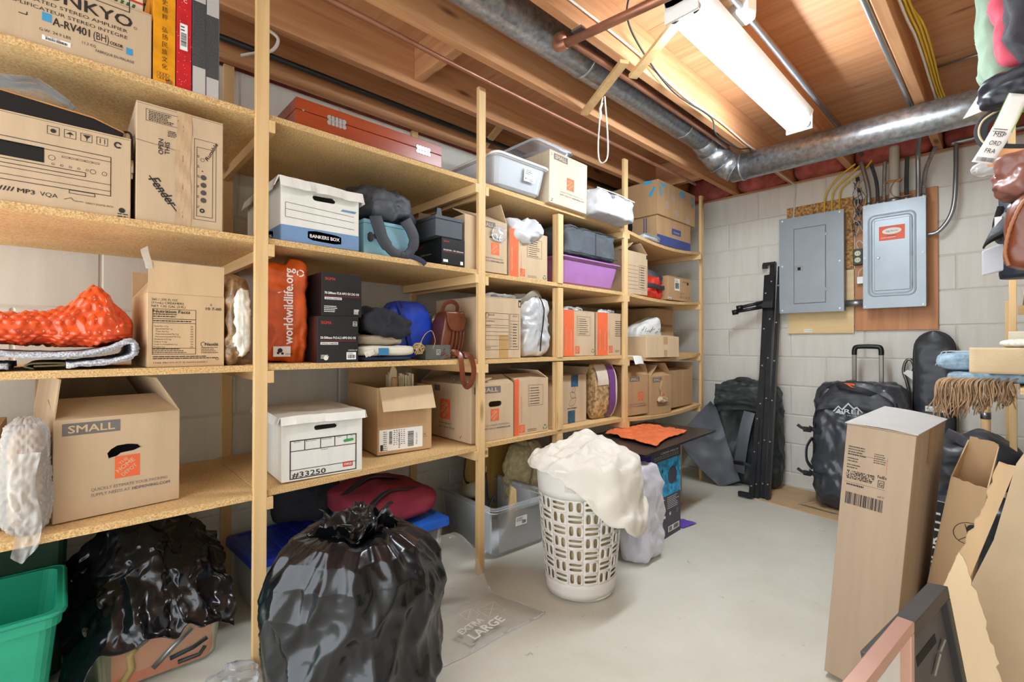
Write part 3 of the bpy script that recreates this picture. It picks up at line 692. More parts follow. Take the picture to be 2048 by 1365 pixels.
b = MB(); b.grid(lambda u, v: (0.088+0.035*u+0.002*math.sin(9*v), -0.0012-0.0008*math.sin(25*v+5*u), 0.322*v), 4, 24); b.grid(lambda u, v: (0.088+0.035*u, -0.001+0.28*v, 0.3232), 2, 4)
b.build('tape', mat('glossy brown tape', '#bd9f7c', 0.12, var=0.05, coat=0.5), t)
# --- third shelf
M_mat = speckle('grey white shag', '#8e8e94', '#c4c4ca', '#e6e6ea', 240, 0.95)
t = thing('bath_mat', 'grey and white shaggy bath mat folded under orange bubble wrap', 'mat', (XF+0.002, -0.268, z3+0.003), 90)
def ribbon(path, y0, y1, th, name, m, par, n=26, shag=0.004):
    P = spline([(a, 0, c) for a, c in path], 8); k = len(P); b = MB()
    def nr(i):
        d = (P[min(i+1, k-1)]-P[max(i-1, 0)]).normalized(); return Vector((-d.z, 0, d.x))
    ring = [P[i]+nr(i)*th/2 for i in range(k)]+[P[i]-nr(i)*th/2 for i in reversed(range(k))]
    m_ = len(ring)
    def fn(u, v):
        p = ring[int(round(u*m_)) % m_].copy(); p.y = y0+(y1-y0)*v
        r = random.random(); return p+Vector((random.uniform(-1, 1)*shag, random.uniform(-1, 1)*shag*0.5, random.uniform(-1, 1)*shag))
    b.grid(fn, m_, n, True)
    for v in (0, n): b.f.append(tuple(range(v*m_, (v+1)*m_)) if v else tuple(reversed(range(m_))))
    return b.build(name, m, par, True)
ribbon([(0, 0.046), (0.12, 0.040), (0.22, 0.034), (0.30, 0.036), (0.355, 0.050), (0.388, 0.068), (0.402, 0.062), (0.404, 0.040), (0.388, 0.024), (0.34, 0.014), (0.27, 0.008)], 0, 0.34, 0.013, 'mat_fold', M_mat, t, shag=0.0022)
ribbon([(0, 0.016), (0.10, 0.010), (0.17, 0.007)], 0.0, 0.30, 0.013, 'mat_end', M_mat, t, shag=0.0022)
t = thing('brown_pouch', 'flat olive brown folded cloth pouch tucked under the shaggy mat', 'pouch', (XF-0.002, -0.075, z3), 90)
ribbon([(0.02, 0.004), (0.005, 0.010), (0.02, 0.0165), (0.07, 0.0165), (0.072, 0.0115), (0.02, 0.010)], 0.0, 0.28, 0.004, 'cloth', mat('olive cloth', '#5d5234', 0.9, bmp=0.2), t, shag=0.0003)
M_bub = mat('orange bubble film', '#e2501c', 0.2, var=0.12, scale=30, coat=0.35, spec=0.6)
t = thing('orange_bubble_wrap', 'bundle wrapped in orange bubble wrap lying on the shaggy mat', 'bubble wrap', (XF-0.01, -0.27, z3+0.053), 90)
def ob(p, d):
    p.z *= (0.75+0.15*smooth(0.0, 0.1, p.x))
    p.z += max(d.z, 0)*0.072*math.exp(-((p.x-0.125)/0.045)**2)
    return p
def bub(u, v):
    X_ = -0.205+0.41*u; a = 2*PI*v; tp = max(0.0, 1-abs(2*u-1)**6)**0.5; d = Vector((0, math.cos(a), math.sin(a)))
    p = Vector((X_, 0.125*sgnp(d.y, 0.55)*(0.15+0.85*tp), 0.046*sgnp(d.z, 0.6)*(0.15+0.85*tp))); p = ob(p, d)
    r = 0.021; gx = X_/r; gv = v*20; rw = math.floor(gv); ox = 0.5*(rw % 2); cx = round(gx-ox)+ox
    q = math.hypot(gx-cx, gv-rw-0.5); bm = 0.0048*math.sqrt(max(0, 1-(q/0.40)**2))
    p = p+d*(bm+0.012*ridge(p, 13, 2, 2)+0.004*fbm(p, 12, 6))+Vector((0.205, 0.13, 0.05))
    if p.z < 0.002: p.z = 0.002
    return p
MB().grid(bub, 220, 200).build('wrap', M_bub, t, True)
soft('contents', mat('red orange parcel', '#c93812', 0.5), t, 0.18, 0.10, 0.024, 0.4, 0.5, 0.004, 15, 3, 40, 20, 0.5, (0.205, 0.13, 0.012))
t, f = carton('creamer_carton', 'open brown food carton with nutrition facts panel and raised flap', (XF-0.012, 0.162, z3), 0.186, 0.27, 0.205, 'k2', rz=2.5, top='open', flaps=(('F', 0.088, 2), ('L', 0.07, -35), ('B', 0.085, 8)))
it = [('t', '360 / .375 FL OZ', 0.05, 0.90, 0.032, {'w': 0.32}), ('t', '(11mL) CREAMERS', 0.05, 0.855, 0.032, {'w': 0.40}), ('t', 'NET 1.05 GAL (3.9L)', 0.05, 0.81, 0.032, {'w': 0.42}), ('t', '10 7-00', 0.74, 0.80, 0.04, {'w': 0.21, 'bold': 0.01}), ('t', '0', 0.80, 0.86, 0.035), ('o', 0.06, 0.17, 0.55, 0.62, 0.0012), ('t', 'Nutrition Facts', 0.07, 0.735, 0.045, {'w': 0.46, 'bold': 0.03}), ('l', 0.06, 0.655, 0.61, 0.655, 0.0015), ('l', 0.06, 0.60, 0.61, 0.60), ('fine', 0.07, 0.71, 0.38, 2, 0.03, 0.014), ('fine', 0.07, 0.62, 0.5, 1, 0.03, 0.014)]
for i, (s, ix) in enumerate((('Total Fat 1.5 g', 0), ('Saturated Fat 1 g', 1), ('Trans Fat 0 g', 1), ('Polyunsaturated Fat 0 g', 1), ('Monounsaturated Fat 0 g', 1), ('Cholesterol 0 mg', 0), ('Sodium 0 mg', 0), ('Total Carbohydrate 0 g', 0), ('Protein 0 g', 0))):
    it.append(('t', s, 0.08+0.02*ix, 0.545-0.035*i, 0.02)); it.append(('t', '0%', 0.54, 0.545-0.035*i, 0.02))
it += [('l', 0.06, 0.255, 0.61, 0.255), ('fine', 0.07, 0.24, 0.46, 3, 0.025, 0.010), ('fine', 0.07, 0.135, 0.85, 2, 0.025, 0.012), ('t', 'THIS PRODUCT IS NON-DAIRY', 0.07, 0.05, 0.02, {'w': 0.70}), ('t', 'Nestlé', 0.73, 0.29, 0.045, {'w': 0.18, 'bold': 0.02}), ('ring', 0.71, 0.31, 0.035, 0.0015, 60, 260), ('fine', 0.68, 0.26, 0.25, 4, 0.025, 0.01), ('ring', 0.90, 0.10, 0.02, 0.0008)]
ink(t, f.F, M_ink, it, 'lettering')
b = MB(); b.grid(lambda u, v: (-0.004-0.012*v+0.016*u, -0.002-0.004*math.sin(6*v), 0.27+0.05*v+0.012*u*v), 4, 8); b.build('torn_tape', film('torn tape', '#e6ded0', 0.5, 0.2), t, True)
t = thing('snack_bag', 'crumpled brown and white foil packet standing beside the first post', 'bag', (XF-0.005, 0.352, z3), 90)
def hx(p, d): p.x *= 1-0.15*d.z; return p
M_brownfoil = mat('printed brown foil', '#8a6844', 0.28, var=0.45, scale=22, coat=0.3)
soft('packet', M_brownfoil, t, 0.0295, 0.05, 0.135, 0.6, 0.25, 0.018, 24, 9, 60, 60, 0.8, (0.031, 0.06, 0), hx)
soft('white_flap', mat('white foil', '#d9d4c8', 0.3, var=0.2, scale=20), t, 0.020, 0.02, 0.10, 0.7, 0.3, 0.012, 30, 4, 40, 40, 0.9, (0.042, 0.018, 0.03))
# --- bottom shelf
t, f = carton('plain_carton', 'plain brown carton beside the bubble-wrapped roll on lowest shelf', (XF-0.09, -0.42, z4), 0.295, 0.36, 0.24, 'k1')
t = thing('bubble_wrap_bundle', 'tall bundle in clear bubble wrap leaning beside the SMALL carton', 'bubble wrap', (-1.66, -0.0685, z4+0.002), 90)
M_bw = film('clear bubble film', '#e4e2de', 0.34, 0.10)
def bw(d):
    p = Vector((0.042*sgnp(d.x, 0.7), 0.06*sgnp(d.y, 0.7), 0.135*sgnp(d.z, 0.35))); p.x *= 1.0-0.1*d.z; a = math.atan2(p.y, p.x)*0.05/0.013; gz = p.z/0.011; rw = round(gz); cx = round(a-0.5*(rw % 2))+0.5*(rw % 2)
    q = math.hypot(a-cx, gz-rw); p = p+d*(0.003*max(0, 1-(q/0.45)**4)+0.006*ridge(p, 24, 5)+0.005*fbm(p, 10, 8)); p.z += 0.137
    if p.z < 0: p.z = 0
    return p
MB().ball(bw, 120, 100).build('wrap', M_bw, t, True)
soft('contents', mat('tan parcel', '#a98a62', 0.7), t, 0.030, 0.045, 0.118, 0.5, 0.3, 0.006, 15, 3, 30, 30, 0.5, (0, 0, 0.01))
MB().grid(lambda u, v: (-0.02+0.045*u+0.006*math.sin(7*v), -0.066-0.012*v-0.02*(1-v)*0+0.010*ridge((u, v*3, 0.2), 2.5, 4, 2)-0.016*smooth(0.2, 0, v), 0.20*v-0.055*(1-v)*(1-abs(u-0.4))), 14, 40).build('loose_end', M_bw, t, True)
t, f = carton('moving_carton_small', 'open kraft moving carton marked SMALL with torn hand hole, lowest shelf', (-1.668, -0.021, z4+0.001), 0.272, 0.40, 0.262, 'k5', rz=7.0, top='open', hole=[(0.40, 0.62), (0.42, 0.655), (0.47, 0.69), (0.55, 0.695), (0.63, 0.67), (0.66, 0.64), (0.60, 0.61), (0.5, 0.60), (0.47, 0.575), (0.40, 0.565)] and [(0.272*x, 0.262*y) for x, y in [(0.40, 0.565), (0.47, 0.575), (0.5, 0.60), (0.60, 0.61), (0.66, 0.64), (0.63, 0.675), (0.55, 0.695), (0.47, 0.69), (0.42, 0.66), (0.39, 0.62)]], flaps=(('L', 0.105, -6), ('R', 0.115, -30), ('F', 0.13, -70), ('B', 0.10, -10)))
small_print(t, f.F, 0.06, 0.43, logo_x=0.45, sz=0.205)
fr = Face((0.272, 0.02, 0.262), (0, 0.3, 0), (-0.11, 0, 0.06))
MB().box(0.03, 0.24, 0.05, 0.35, 0.008, 0.19).build('folded_clothes', mat('dark folded cloth', '#2a2a2c', 0.9), t)

# ================================================================ BAY TWO
z1, z2, z3, z4 = 1.7165, 1.3290, 0.9335, 0.5400
t = thing('long_wooden_box', 'long reddish varnished wooden box with ornate metal corners on top shelf', 'box', (-1.615, 0.545, z1), 90, ry=0.0)
M_redw = wood('red varnished wood', '#833015', '#a9481e', 'x', 0.3, 0.8, False)
MB().box(0, 0.575, 0.0, 0.20, 0.002, 0.052).build('case', M_redw, t, bev=0.002)
MB().box(0, 0.575, 0.0, 0.20, 0.0535, 0.092).build('lid', M_redw, t, bev=0.002)
g = faces(0.575, 0.20, 0.092)
M_silv = mat('silver metal', '#b5b3ac', 0.45, 0.8)
for x in (0.11, 0.46):
    b = MB()
    for i in range(5):
        for zz in (0.040, 0.058): b.cyl((x+0.013*i, 0.0005, zz), (x+0.013*i, -0.002, zz), 0.008, 10)
    b.box(x-0.004, x+0.056, -0.003, 0.0005, 0.047, 0.051); b.build('clasp', M_silv, t)
MB().box(0.02, 0.026, -0.002, 0.001, 0.05, 0.055).build('stud', M_silv, t)
# bankers box
M_bw_ = mat('white file box card', '#dfdcd2', 0.75, var=0.03, bmp=0.1, bscale=80, stretch=(3, 3, 0.25)); MATS['filebox'] = M_bw_
t, f = carton('archive_box', 'white lidded archive box with blue band marked BANKERS BOX', (-1.612, 0.500, z2), 0.262, 0.385, 0.196, 'filebox', top='open', hole=slot(0.098, 0.178, 0.148, 0.168))
ink(t, f.F, mat('steel blue print', '#6f8cb0', 0.7, var=0.05), [('r', 0, 0.0, 1, 0.265), ('p', [(0.74, 0.66), (0.77, 0.70), (0.97, 0.70), (0.94, 0.66)])], 'blue_band')
ink(t, f.L, mat('steel blue print', '#6f8cb0', 0.7), [('r', 0, 0.0, 1, 0.265)], 'blue_band')
ink(t, f.F, M_ink, [('l', 0.05, 0.64, 0.93, 0.60), ('l', 0.05, 0.53, 0.93, 0.50), ('l', 0.05, 0.40, 0.93, 0.37), ('l', 0.05, 0.40, 0.05, 0.64), ('p', [(0.32, 0.10), (0.38, 0.07), (0.66, 0.055), (0.755, 0.075), (0.755, 0.19), (0.69, 0.215), (0.42, 0.235), (0.32, 0.215)]), ('t', '703', 0.89, 0.67, 0.03)], 'outline')
ink(t, f.F, M_wp, [('t', 'BANKERS BOX', 0.345, 0.115, 0.06, {'w': 0.385, 'bold': 0.02})], 'lettering', 0.0012)
ink(t, f.L, M_ink, [('p', [(0.35, 0.09), (0.42, 0.06), (0.72, 0.06), (0.80, 0.09), (0.80, 0.21), (0.72, 0.24), (0.42, 0.24), (0.35, 0.21)])], 'side_emblem')
ink(t, f.L, M_wp, [('t', 'BANKERS BOX', 0.38, 0.12, 0.06, {'w': 0.39, 'bold': 0.02})], 'side_lettering', 0.0012)
def droopy_lid(t, w, d, h, m, drop=0.032, tear=0.4, ov=0.008, seed=1):
    b = MB(); n = 24
    def tp(u, v): return (-ov+(w+2*ov)*u, -ov+(d+2*ov)*v, h+0.005+0.004*fbm((u*3, v*3, seed), 1, seed))
    b.grid(tp, n, 10)
    for k, (p0, p1, out) in enumerate((((-ov, -ov), (w+ov, -ov), (0, -1)), ((-ov, d+ov), (-ov, -ov), (-1, 0)), ((w+ov, -ov), (w+ov, d+ov), (1, 0)))):
        def side(u, v, p0=p0, p1=p1, out=out, k=k):
            x = p0[0]+(p1[0]-p0[0])*u; y = p0[1]+(p1[1]-p0[1])*u; fl = 0.010*v*(1+0.8*fbm((u*4, k, seed), 1.3, seed)); gap = 0.006*v if (k == 0 and abs(u-tear) < 0.03) else 0
            top = h+0.005+0.004*fbm(((x+ov)/(w+2*ov)*3, (y+ov)/(d+2*ov)*3, seed), 1, seed)
            return (x+out[0]*fl, y+out[1]*fl-gap, top-drop*v)
        b.grid(side, n, 4)
    return b.build('lid', m, t, False, solid=0.003)
droopy_lid(t, 0.262, 0.385, 0.198, M_bw_, 0.034, 0.35)
MB().box(0.02, 0.24, 0.05, 0.36, 0.008, 0.13).build('papers', M_lab, t)
# light blue box with backpack
t = thing('light_blue_box', 'light blue paperboard box behind the black backpack straps', 'box', (-1.640, 0.795, z2), 90)
MB().box(0, 0.205, 0, 0.30, 0, 0.115).build('body', mat('light blue card', '#8fc1d4', 0.6, var=0.04), t, bev=0.002)
MB().box(-0.001, 0.206, -0.001, 0.301, 0.116, 0.130).build('lid', mat('light blue card', '#8fc1d4', 0.6), t, bev=0.002)
t = thing('backpack', 'black and grey backpack slumped over the light blue box', 'backpack', (-1.626, 0.785, z2+0.131), 90)
M_nyl = mat('black nylon', '#2e2f33', 0.55, var=0.12, bmp=0.3, bscale=220); M_nyl2 = mat('grey nylon', '#484a50', 0.55, var=0.1, bmp=0.3, bscale=200)
def bp(p, d): p.z *= 1-0.35*smooth(0.02, 0.12, p.x); p.z += -0.01*d.x; return p
soft('body', M_nyl, t, 0.125, 0.13, 0.070, 0.55, 0.6, 0.026, 13, 5, 90, 60, 0.8, (0.120, 0.15, 0), bp)
def bp2(p, d): p.z *= 1-0.3*smooth(0.0, 0.08, p.x); return p
soft('front_pocket', M_nyl2, t, 0.085, 0.06, 0.052, 0.6, 0.6, 0.016, 20, 8, 60, 40, 0.8, (0.125, 0.045, 0.012), bp2)
def strap(name, pts, wd, th, m, par, side=(0, 1, 0)):
    P = spline(pts, 8); b = MB(); k = len(P); sv = Vector(side)
    ring = []
    for i in range(k):
        d = (P[min(i+1, k-1)]-P[max(i-1, 0)]).normalized(); s_ = d.cross(sv).normalized(); n_ = s_.cross(d)
        ww = wd[min(int(i/(k-1)*(len(wd)-1)+0.5), len(wd)-1)] if hasattr(wd, '__len__') else wd
        ring.append([P[i]+s_*ww/2+n_*th/2, P[i]-s_*ww/2+n_*th/2, P[i]-s_*ww/2-n_*th/2, P[i]+s_*ww/2-n_*th/2])
    for r in ring: b.v += [tuple(p) for p in r]
    for i in range(k-1):
        for j in range(4): b.f.append((4*i+j, 4*i+(j+1) % 4, 4*i+4+(j+1) % 4, 4*i+4+j))
    b.f += [(3, 2, 1, 0), tuple(4*(k-1)+j for j in range(4))]
    return b.build(name, m, par, True, bev=th*0.2)
strap('shoulder_strap', [(0.045, -0.005, 0.010), (0.055, -0.012, -0.03), (0.075, -0.014, -0.08), (0.115, -0.016, -0.118), (0.16, -0.016, -0.122)], [0.048, 0.048, 0.046, 0.036, 0.026], 0.010, M_nyl, t)
strap('shoulder_strap', [(0.165, -0.012, 0.015), (0.195, -0.015, -0.03), (0.202, -0.016, -0.07), (0.178, -0.017, -0.115), (0.145, -0.018, -0.125)], [0.050, 0.046, 0.042, 0.034, 0.024], 0.010, M_nyl, t)
strap('hip_belt', [(0.15, 0.0, 0.055), (0.21, 0.02, 0.025), (0.235, 0.05, 0.0)], [0.05, 0.04, 0.02], 0.014, M_nyl, t)
strap('webbing', [(0.165, -0.019, -0.122), (0.20, -0.022, -0.126), (0.232, -0.028, -0.138), (0.246, -0.030, -0.150)], 0.020, 0.003, mat('navy webbing', '#23283a', 0.7), t)
MB().box(0.012, 0.034, -0.016, -0.007, -0.085, -0.060).box(0.017, 0.029, -0.018, -0.005, -0.090, -0.055).build('buckle', M_rub, t, bev=0.003)
strap('webbing', [(0.036, -0.011, -0.068), (0.052, -0.012, -0.066)], 0.018, 0.003, M_nyl, t)
# lens boxes on second shelf
M_sig = mat('black gloss card', '#191a1d', 0.28, var=0.08, coat=0.3); M_redp = mat('scarlet print', '#b8392e', 0.5)
def sigma(name, label, loc, w, d, h, model, rz=0.0, pill=True, flip=False):
    t = thing(name, label, 'box', loc, 90+rz); MB().box(0, w, 0, d, 0, h).build('body', M_sig, t, bev=0.0012); g = faces(w, d, h)
    ink(t, g.F, M_redp, [('t', 'SIGMA', 0.08, 0.83, 0.065, {'w': 0.25, 'bold': 0.03}), ('l', 0.06, 0.47, 0.95, 0.47, 0.0008)], 'maker_lettering')
    ink(t, g.F, M_wp, [('t', model, 0.07, 0.51, 0.055, {'w': 0.86, 'bold': 0.02})]+([('r', 0.07, 0.385, 0.42, 0.055)] if pill else []), 'model_lettering')
    if pill: ink(t, g.F, M_sig, [('t', 'OPTICAL STABILIZER', 0.09, 0.395, 0.032, {'w': 0.38, 'bold': 0.01})], 'pill_lettering', 0.0012)
    return t, g
t, g = sigma('lens_carton', 'small black lens carton under a plain charcoal box', (-1.616, 1.122, z2-0.001), 0.118, 0.22, 0.110, 'SIGMA 10-20mm', 0, False)
ink(t, g.F, M_wp, [('r', 0.06, 0.08, 0.2, 0.10), ('r', 0.80, 0.04, 0.12, 0.13)], 'spec_label')
ink(t, g.L, M_redp, [('t', 'SIGMA', 0.1, 0.75, 0.08, {'w': 0.3, 'bold': 0.02})], 'side_lettering'); ink(t, g.L, M_wp, [('t', '10-20mm', 0.1, 0.42, 0.07, {'w': 0.55})], 'side_model')
t = thing('charcoal_box', 'plain charcoal lidded box on the small lens carton', 'box', (-1.609, 1.086, z2+0.1095), 90)
M_char = mat('charcoal card', '#454a50', 0.6, var=0.05)
MB().box(0.002, 0.138, 0.002, 0.24, 0, 0.070).build('body', M_char, t, bev=0.002); MB().box(0, 0.140, 0, 0.242, 0.071, 0.085).build('lid', M_char, t, bev=0.002)
t = thing('lens_bracket', 'black metal tripod foot standing on the charcoal box', 'bracket', (-1.66, 1.108, z2+0.195), 90)
MB().box(0, 0.10, 0, 0.03, 0, 0.008).box(0.08, 0.098, 0, 0.025, 0.008, 0.016).build('foot', M_blk, t, bev=0.002)
MB().prism([(0.018, 0.006), (0.052, 0.006), (0.046, 0.048), (0.024, 0.048)], 0.006, 0.014, Matrix(((1, 0, 0, 0), (0, 0, 1, 0), (0, 1, 0, 0), (0, 0, 0, 1)))).build('arm', M_blk, t, bev=0.002)
# --- third shelf
t = thing('orange_shopping_bag', 'orange woven plastic shopping bag lettered worldwildlife.org', 'bag', (-1.700, 0.468, z3), 80)
M_obag = mat('orange woven plastic', '#d85a1c', 0.32, var=0.14, scale=20, bmp=0.25, bscale=40, coat=0.2)
def ob2(p, d): p.x *= 1-0.04*d.z; p.x += 0.004*d.z; p.z += 0.012*d.z*(1 if d.x > 0 else -0.6); return p
def fbag(d):
    p = Vector((0.070*sgnp(d.x, 0.22), 0.10*sgnp(d.y, 0.22), 0.172*sgnp(d.z, 0.22))); p = ob2(p, d)
    k = 0.007*ridge(p, 17, 6, 2)+0.005*fbm(p, 9, 2); p = p+d*k+Vector((0.073, 0.105, 0.172)); p.z = max(p.z, 0); return p
MB().ball(fbag, 90, 70).build('bag_body', M_obag, t, True)
gf = Face((0.0, -0.0075, 0.0), (0.146, 0, 0), (0, 0, 0.345))
ink(t, gf, M_wp, [('t', 'worldwildlife.org', 0.64, 0.18, 0.085, {'rot': 90, 'w': 1.75, 'bold': 0.02}), ('r', 0.24, 0.06, 0.36, 0.10), ('ring', 0.80, 0.88, 0.035, 0.004, 10, 110), ('ring', 0.80, 0.88, 0.035, 0.004, 130, 230), ('ring', 0.80, 0.88, 0.035, 0.004, 250, 350)], 'lettering')
ink(t, gf, M_ink, [('c', 0.38, 0.12, 0.022), ('c', 0.34, 0.095, 0.012), ('c', 0.43, 0.09, 0.012), ('t', 'WWF', 0.49, 0.075, 0.018)], 'emblem', 0.0013)
rr = random.Random(3)
ink(t, gf, M_wp, [('p', [(0.08+0.5*rr.random()+dx, 0.62+0.22*q+dz) for dx, dz in ((0, 0), (0.05, 0.008), (0.07, 0.02), (0.01, 0.014))]) for q in [rr.random() for _ in range(1)]], 'scuff')
t, g = sigma('lens_carton', 'black lens carton marked 50-500mm, lower one beside the orange bag', (-1.606, 0.615, z3), 0.142, 0.20, 0.158, '50-500mm F4.5-6.3 APO DG OS', -2)
barcode_label(t, g.F, 0.70, 0.06, 0.24, 0.16); ink(t, g.F, M_wp, [('o', 0.86, 0.80, 0.1, 0.1, 0.001), ('t', 'DG', 0.875, 0.825, 0.05, {'w': 0.07}), ('t', 'CANON AF', 0.74, 0.25, 0.03), ('c', 0.20, 0.10, 0.05), ('fine', 0.08, 0.15, 0.2, 3, 0.03, 0.015)], 'spec_print')
t, g = sigma('lens_carton', 'black lens carton marked 70-200mm, upper one beside the orange bag', (-1.616, 0.632, z3+0.1585), 0.142, 0.20, 0.150, '70-200mm F2.8 APO EX DG OS', -1)
ink(t, g.F, M_wp, [('fine', 0.06, 0.22, 0.34, 4, 0.04, 0.018), ('fine', 0.80, 0.16, 0.14, 4, 0.03, 0.02)], 'spec_print')
# clothes pile
def fold(name, m, par, x0, x1, y0, y1, z, h, seed=1, amp=0.006, f=14, nu=50, nv=26, tilt=0.0):
    hx_, hy_, hz_ = (x1-x0)/2, (y1-y0)/2, h/2
    def g_(d):
        p = Vector((hx_*sgnp(d.x, 0.35), hy_*sgnp(d.y, 0.35), hz_*sgnp(d.z, 0.55))); p = p+d*amp*(0.5*fbm(p, f, seed)+0.7*ridge(p, f, seed, 2)); p.z += tilt*p.x+0.02*hz_*math.sin(30*p.x+seed)
        return p+Vector(((x0+x1)/2, (y0+y1)/2, z+hz_))
    return MB().ball(g_, nu, nv).build(name, m, par, True)
Cc = {'cream': mat('cream canvas', '#d8d0bd', 0.9, bmp=0.2, bscale=300), 'navy': mat('navy cloth', '#232b45', 0.9, bmp=0.2, bscale=300), 'taupe': mat('taupe cloth', '#9a8c78', 0.9, bmp=0.2, bscale=300), 'black': mat('black cloth', '#26262b', 0.9, var=0.15, bmp=0.2, bscale=300), 'beige': mat('beige cloth', '#bfae92', 0.9, bmp=0.2, bscale=300)}
def single(name, label, cat, loc, m, w, d, h, seed, rz=90, **kw):
    t = thing(name, label, cat, loc, rz); fold('cloth', m, t, 0, w, 0, d, 0, h, seed, **kw); return t
single('folded_cloth', 'folded navy cloth at bottom of clothes pile beside lens cartons', 'cloth', (-1.618, 0.765, z3), Cc['navy'], 0.235, 0.22, 0.018, 2, amp=0.002)
t = single('canvas_bag', 'folded cream canvas bag with tab on the navy cloth', 'bag', (-1.612, 0.765, z3+0.0185), Cc['cream'], 0.245, 0.22, 0.040, 4, amp=0.004)
strap('handle', [(0.02, -0.006, 0.006), (0.05, -0.010, 0.018), (0.03, -0.012, 0.008)], 0.02, 0.004, Cc['cream'], t)
single('folded_cloth', 'folded taupe garment in the middle of the clothes pile', 'cloth', (-1.625, 0.760, z3+0.059), Cc['taupe'], 0.20, 0.22, 0.040, 6, amp=0.006)
MB().box(0.075, 0.115, -0.004, 0.02, 0.004, 0.030).build('blue_tag', mat('blue tag', '#3a7ca8', 0.5), bpy.data.objects[-1] if False else t)
single('rumpled_garment', 'rumpled black garment heaped on top of the clothes pile', 'clothing', (-1.618, 0.785, z3+0.100), Cc['black'], 0.215, 0.24, 0.075, 9, amp=0.034, f=10, tilt=-0.12, nu=80, nv=50)
t = thing('twine_ball', 'small tangled ball of beige twine beside grey box', 'twine', (-1.628, 1.020, z3+0.016), 90)
b = MB()
for k in range(16):
    q = random.Random(k); ax = Vector((q.uniform(-1, 1), q.uniform(-1, 1), q.uniform(-1, 1))).normalized(); u_ = ax.orthogonal().normalized(); v_ = ax.cross(u_); r_ = q.uniform(0.020, 0.027)
    b.tube([u_*r_*math.cos(a*PI/9)+v_*r_*math.sin(a*PI/9)+Vector((0, 0, 0.03)) for a in range(18)], 0.0014, 5, closed=True)
b.tube(spline([(0.0, -0.012, 0.045), (0.02, -0.016, 0.085), (0.05, -0.02, 0.10), (0.07, -0.014, 0.06), (0.06, -0.012, 0.03)], 8), 0.0012, 5); b.build('strand', mat('beige twine', '#b79d70', 0.9), t, True)
t = thing('grey_box', 'small dark grey box with round emblem in front of blue case', 'box', (-1.640, 1.062, z3), 86)
MB().box(0, 0.118, 0, 0.09, 0, 0.060).build('body', mat('grey paperboard', '#55544f', 0.7), t, bev=0.0015); g = faces(0.118, 0.09, 0.060)
ink(t, g.F, M_wp, [('o', 0.42, 0.33, 0.16, 0.36, 0.0008), ('ring', 0.5, 0.54, 0.10, 0.0008), ('fine', 0.45, 0.38, 0.1, 1, 0.1, 0.03)], 'emblem')
t = thing('blue_case', 'shiny royal blue soft case tilted at the back of the shelf', 'case', (-1.760, 0.985, z3), 84, rx=0)
M_roy = mat('royal blue vinyl', '#1c46c2', 0.28, var=0.08, coat=0.4)
def bc(p, d): p.x += -0.055*(p.z/0.125+1)*0.5; p.x *= 1-0.22*d.z; return p
soft('case_body', M_roy, t, 0.105, 0.055, 0.125, 0.45, 0.35, 0.006, 18, 3, 60, 44, 0.5, (0.135, 0.09, 0), bc)
strap('side_band', [(0.03, 0.03, 0.245), (0.05, 0.024, 0.19), (0.07, 0.022, 0.12), (0.085, 0.024, 0.06)], 0.02, 0.004, mat('deep blue band', '#12277c', 0.4), t)
t = thing('foil_pouch', 'crumpled silver foil pouch behind the blue case', 'pouch', (-1.80, 1.175, z3), 90)
soft('foil', mat('silver foil', '#a8acb0', 0.22, 0.7, var=0.15, scale=20), t, 0.04, 0.03, 0.10, 0.5, 0.4, 0.02, 26, 7, 50, 40, 0.9, (0.04, 0.03, 0))
# leather satchel with strap over the edge
M_lea = mat('brown leather', '#6b3620', 0.32, var=0.16, scale=12, coat=0.25, bmp=0.15, bscale=120)
t = thing('leather_satchel', 'brown leather satchel with strap hanging over shelf edge by post', 'bag', (-1.668, 1.165, z3), 88)
def ls(p, d): p.x += 0.020*(p.z/0.10); return p
soft('body', M_lea, t, 0.050, 0.055, 0.105, 0.35, 0.3, 0.004, 16, 3, 50, 40, 0.4, (0.062, 0.075, 0), ls)
def flp(u, v):
    return (0.022+0.095*u+0.010*v, 0.014+0.002*math.sin(8*u)-0.003*math.sin(PI*v), 0.205-0.085*v*(1-0.55*(2*u-1)**4))
sheet('front_flap', M_lea, t, flp, 16, 10, 0.005)
strap('handle', [(0.04, 0.07, 0.205), (0.05, 0.06, 0.240), (0.085, 0.055, 0.252), (0.115, 0.06, 0.235), (0.12, 0.07, 0.205)], 0.018, 0.004, M_lea, t)
for x in (0.045, 0.065, 0.085, 0.10): strap('stitched_strap', [(x+0.018, 0.012, 0.12), (x+0.01, 0.010, 0.07), (x-0.004, 0.012, 0.02)], 0.008, 0.003, M_lea, t)
strap('shoulder_strap', [(0.01, -0.01, 0.020), (0.03, -0.045, 0.030), (0.045, -0.064, 0.012), (0.046, -0.074, -0.03), (0.052, -0.074, -0.08), (0.072, -0.072, -0.115), (0.098, -0.070, -0.10), (0.112, -0.070, -0.05), (0.100, -0.070, 0.0), (0.078, -0.066, 0.018), (0.06, -0.03, 0.022)], 0.024, 0.004, M_lea, t)
b = MB()
for k, (cx, cz, r_) in enumerate(((0.0, 0.030, 0.022), (0.03, 0.024, 0.018), (-0.012, 0.018, 0.014))): b.tube([(cx+r_*math.cos(a*PI/10), -0.02-0.004*k+0.012*math.sin(a*PI/5), cz+r_*0.8*math.sin(a*PI/10)) for a in range(20)], 0.005, 6, closed=True)
b.build('coiled_cord', M_lea, t, True)
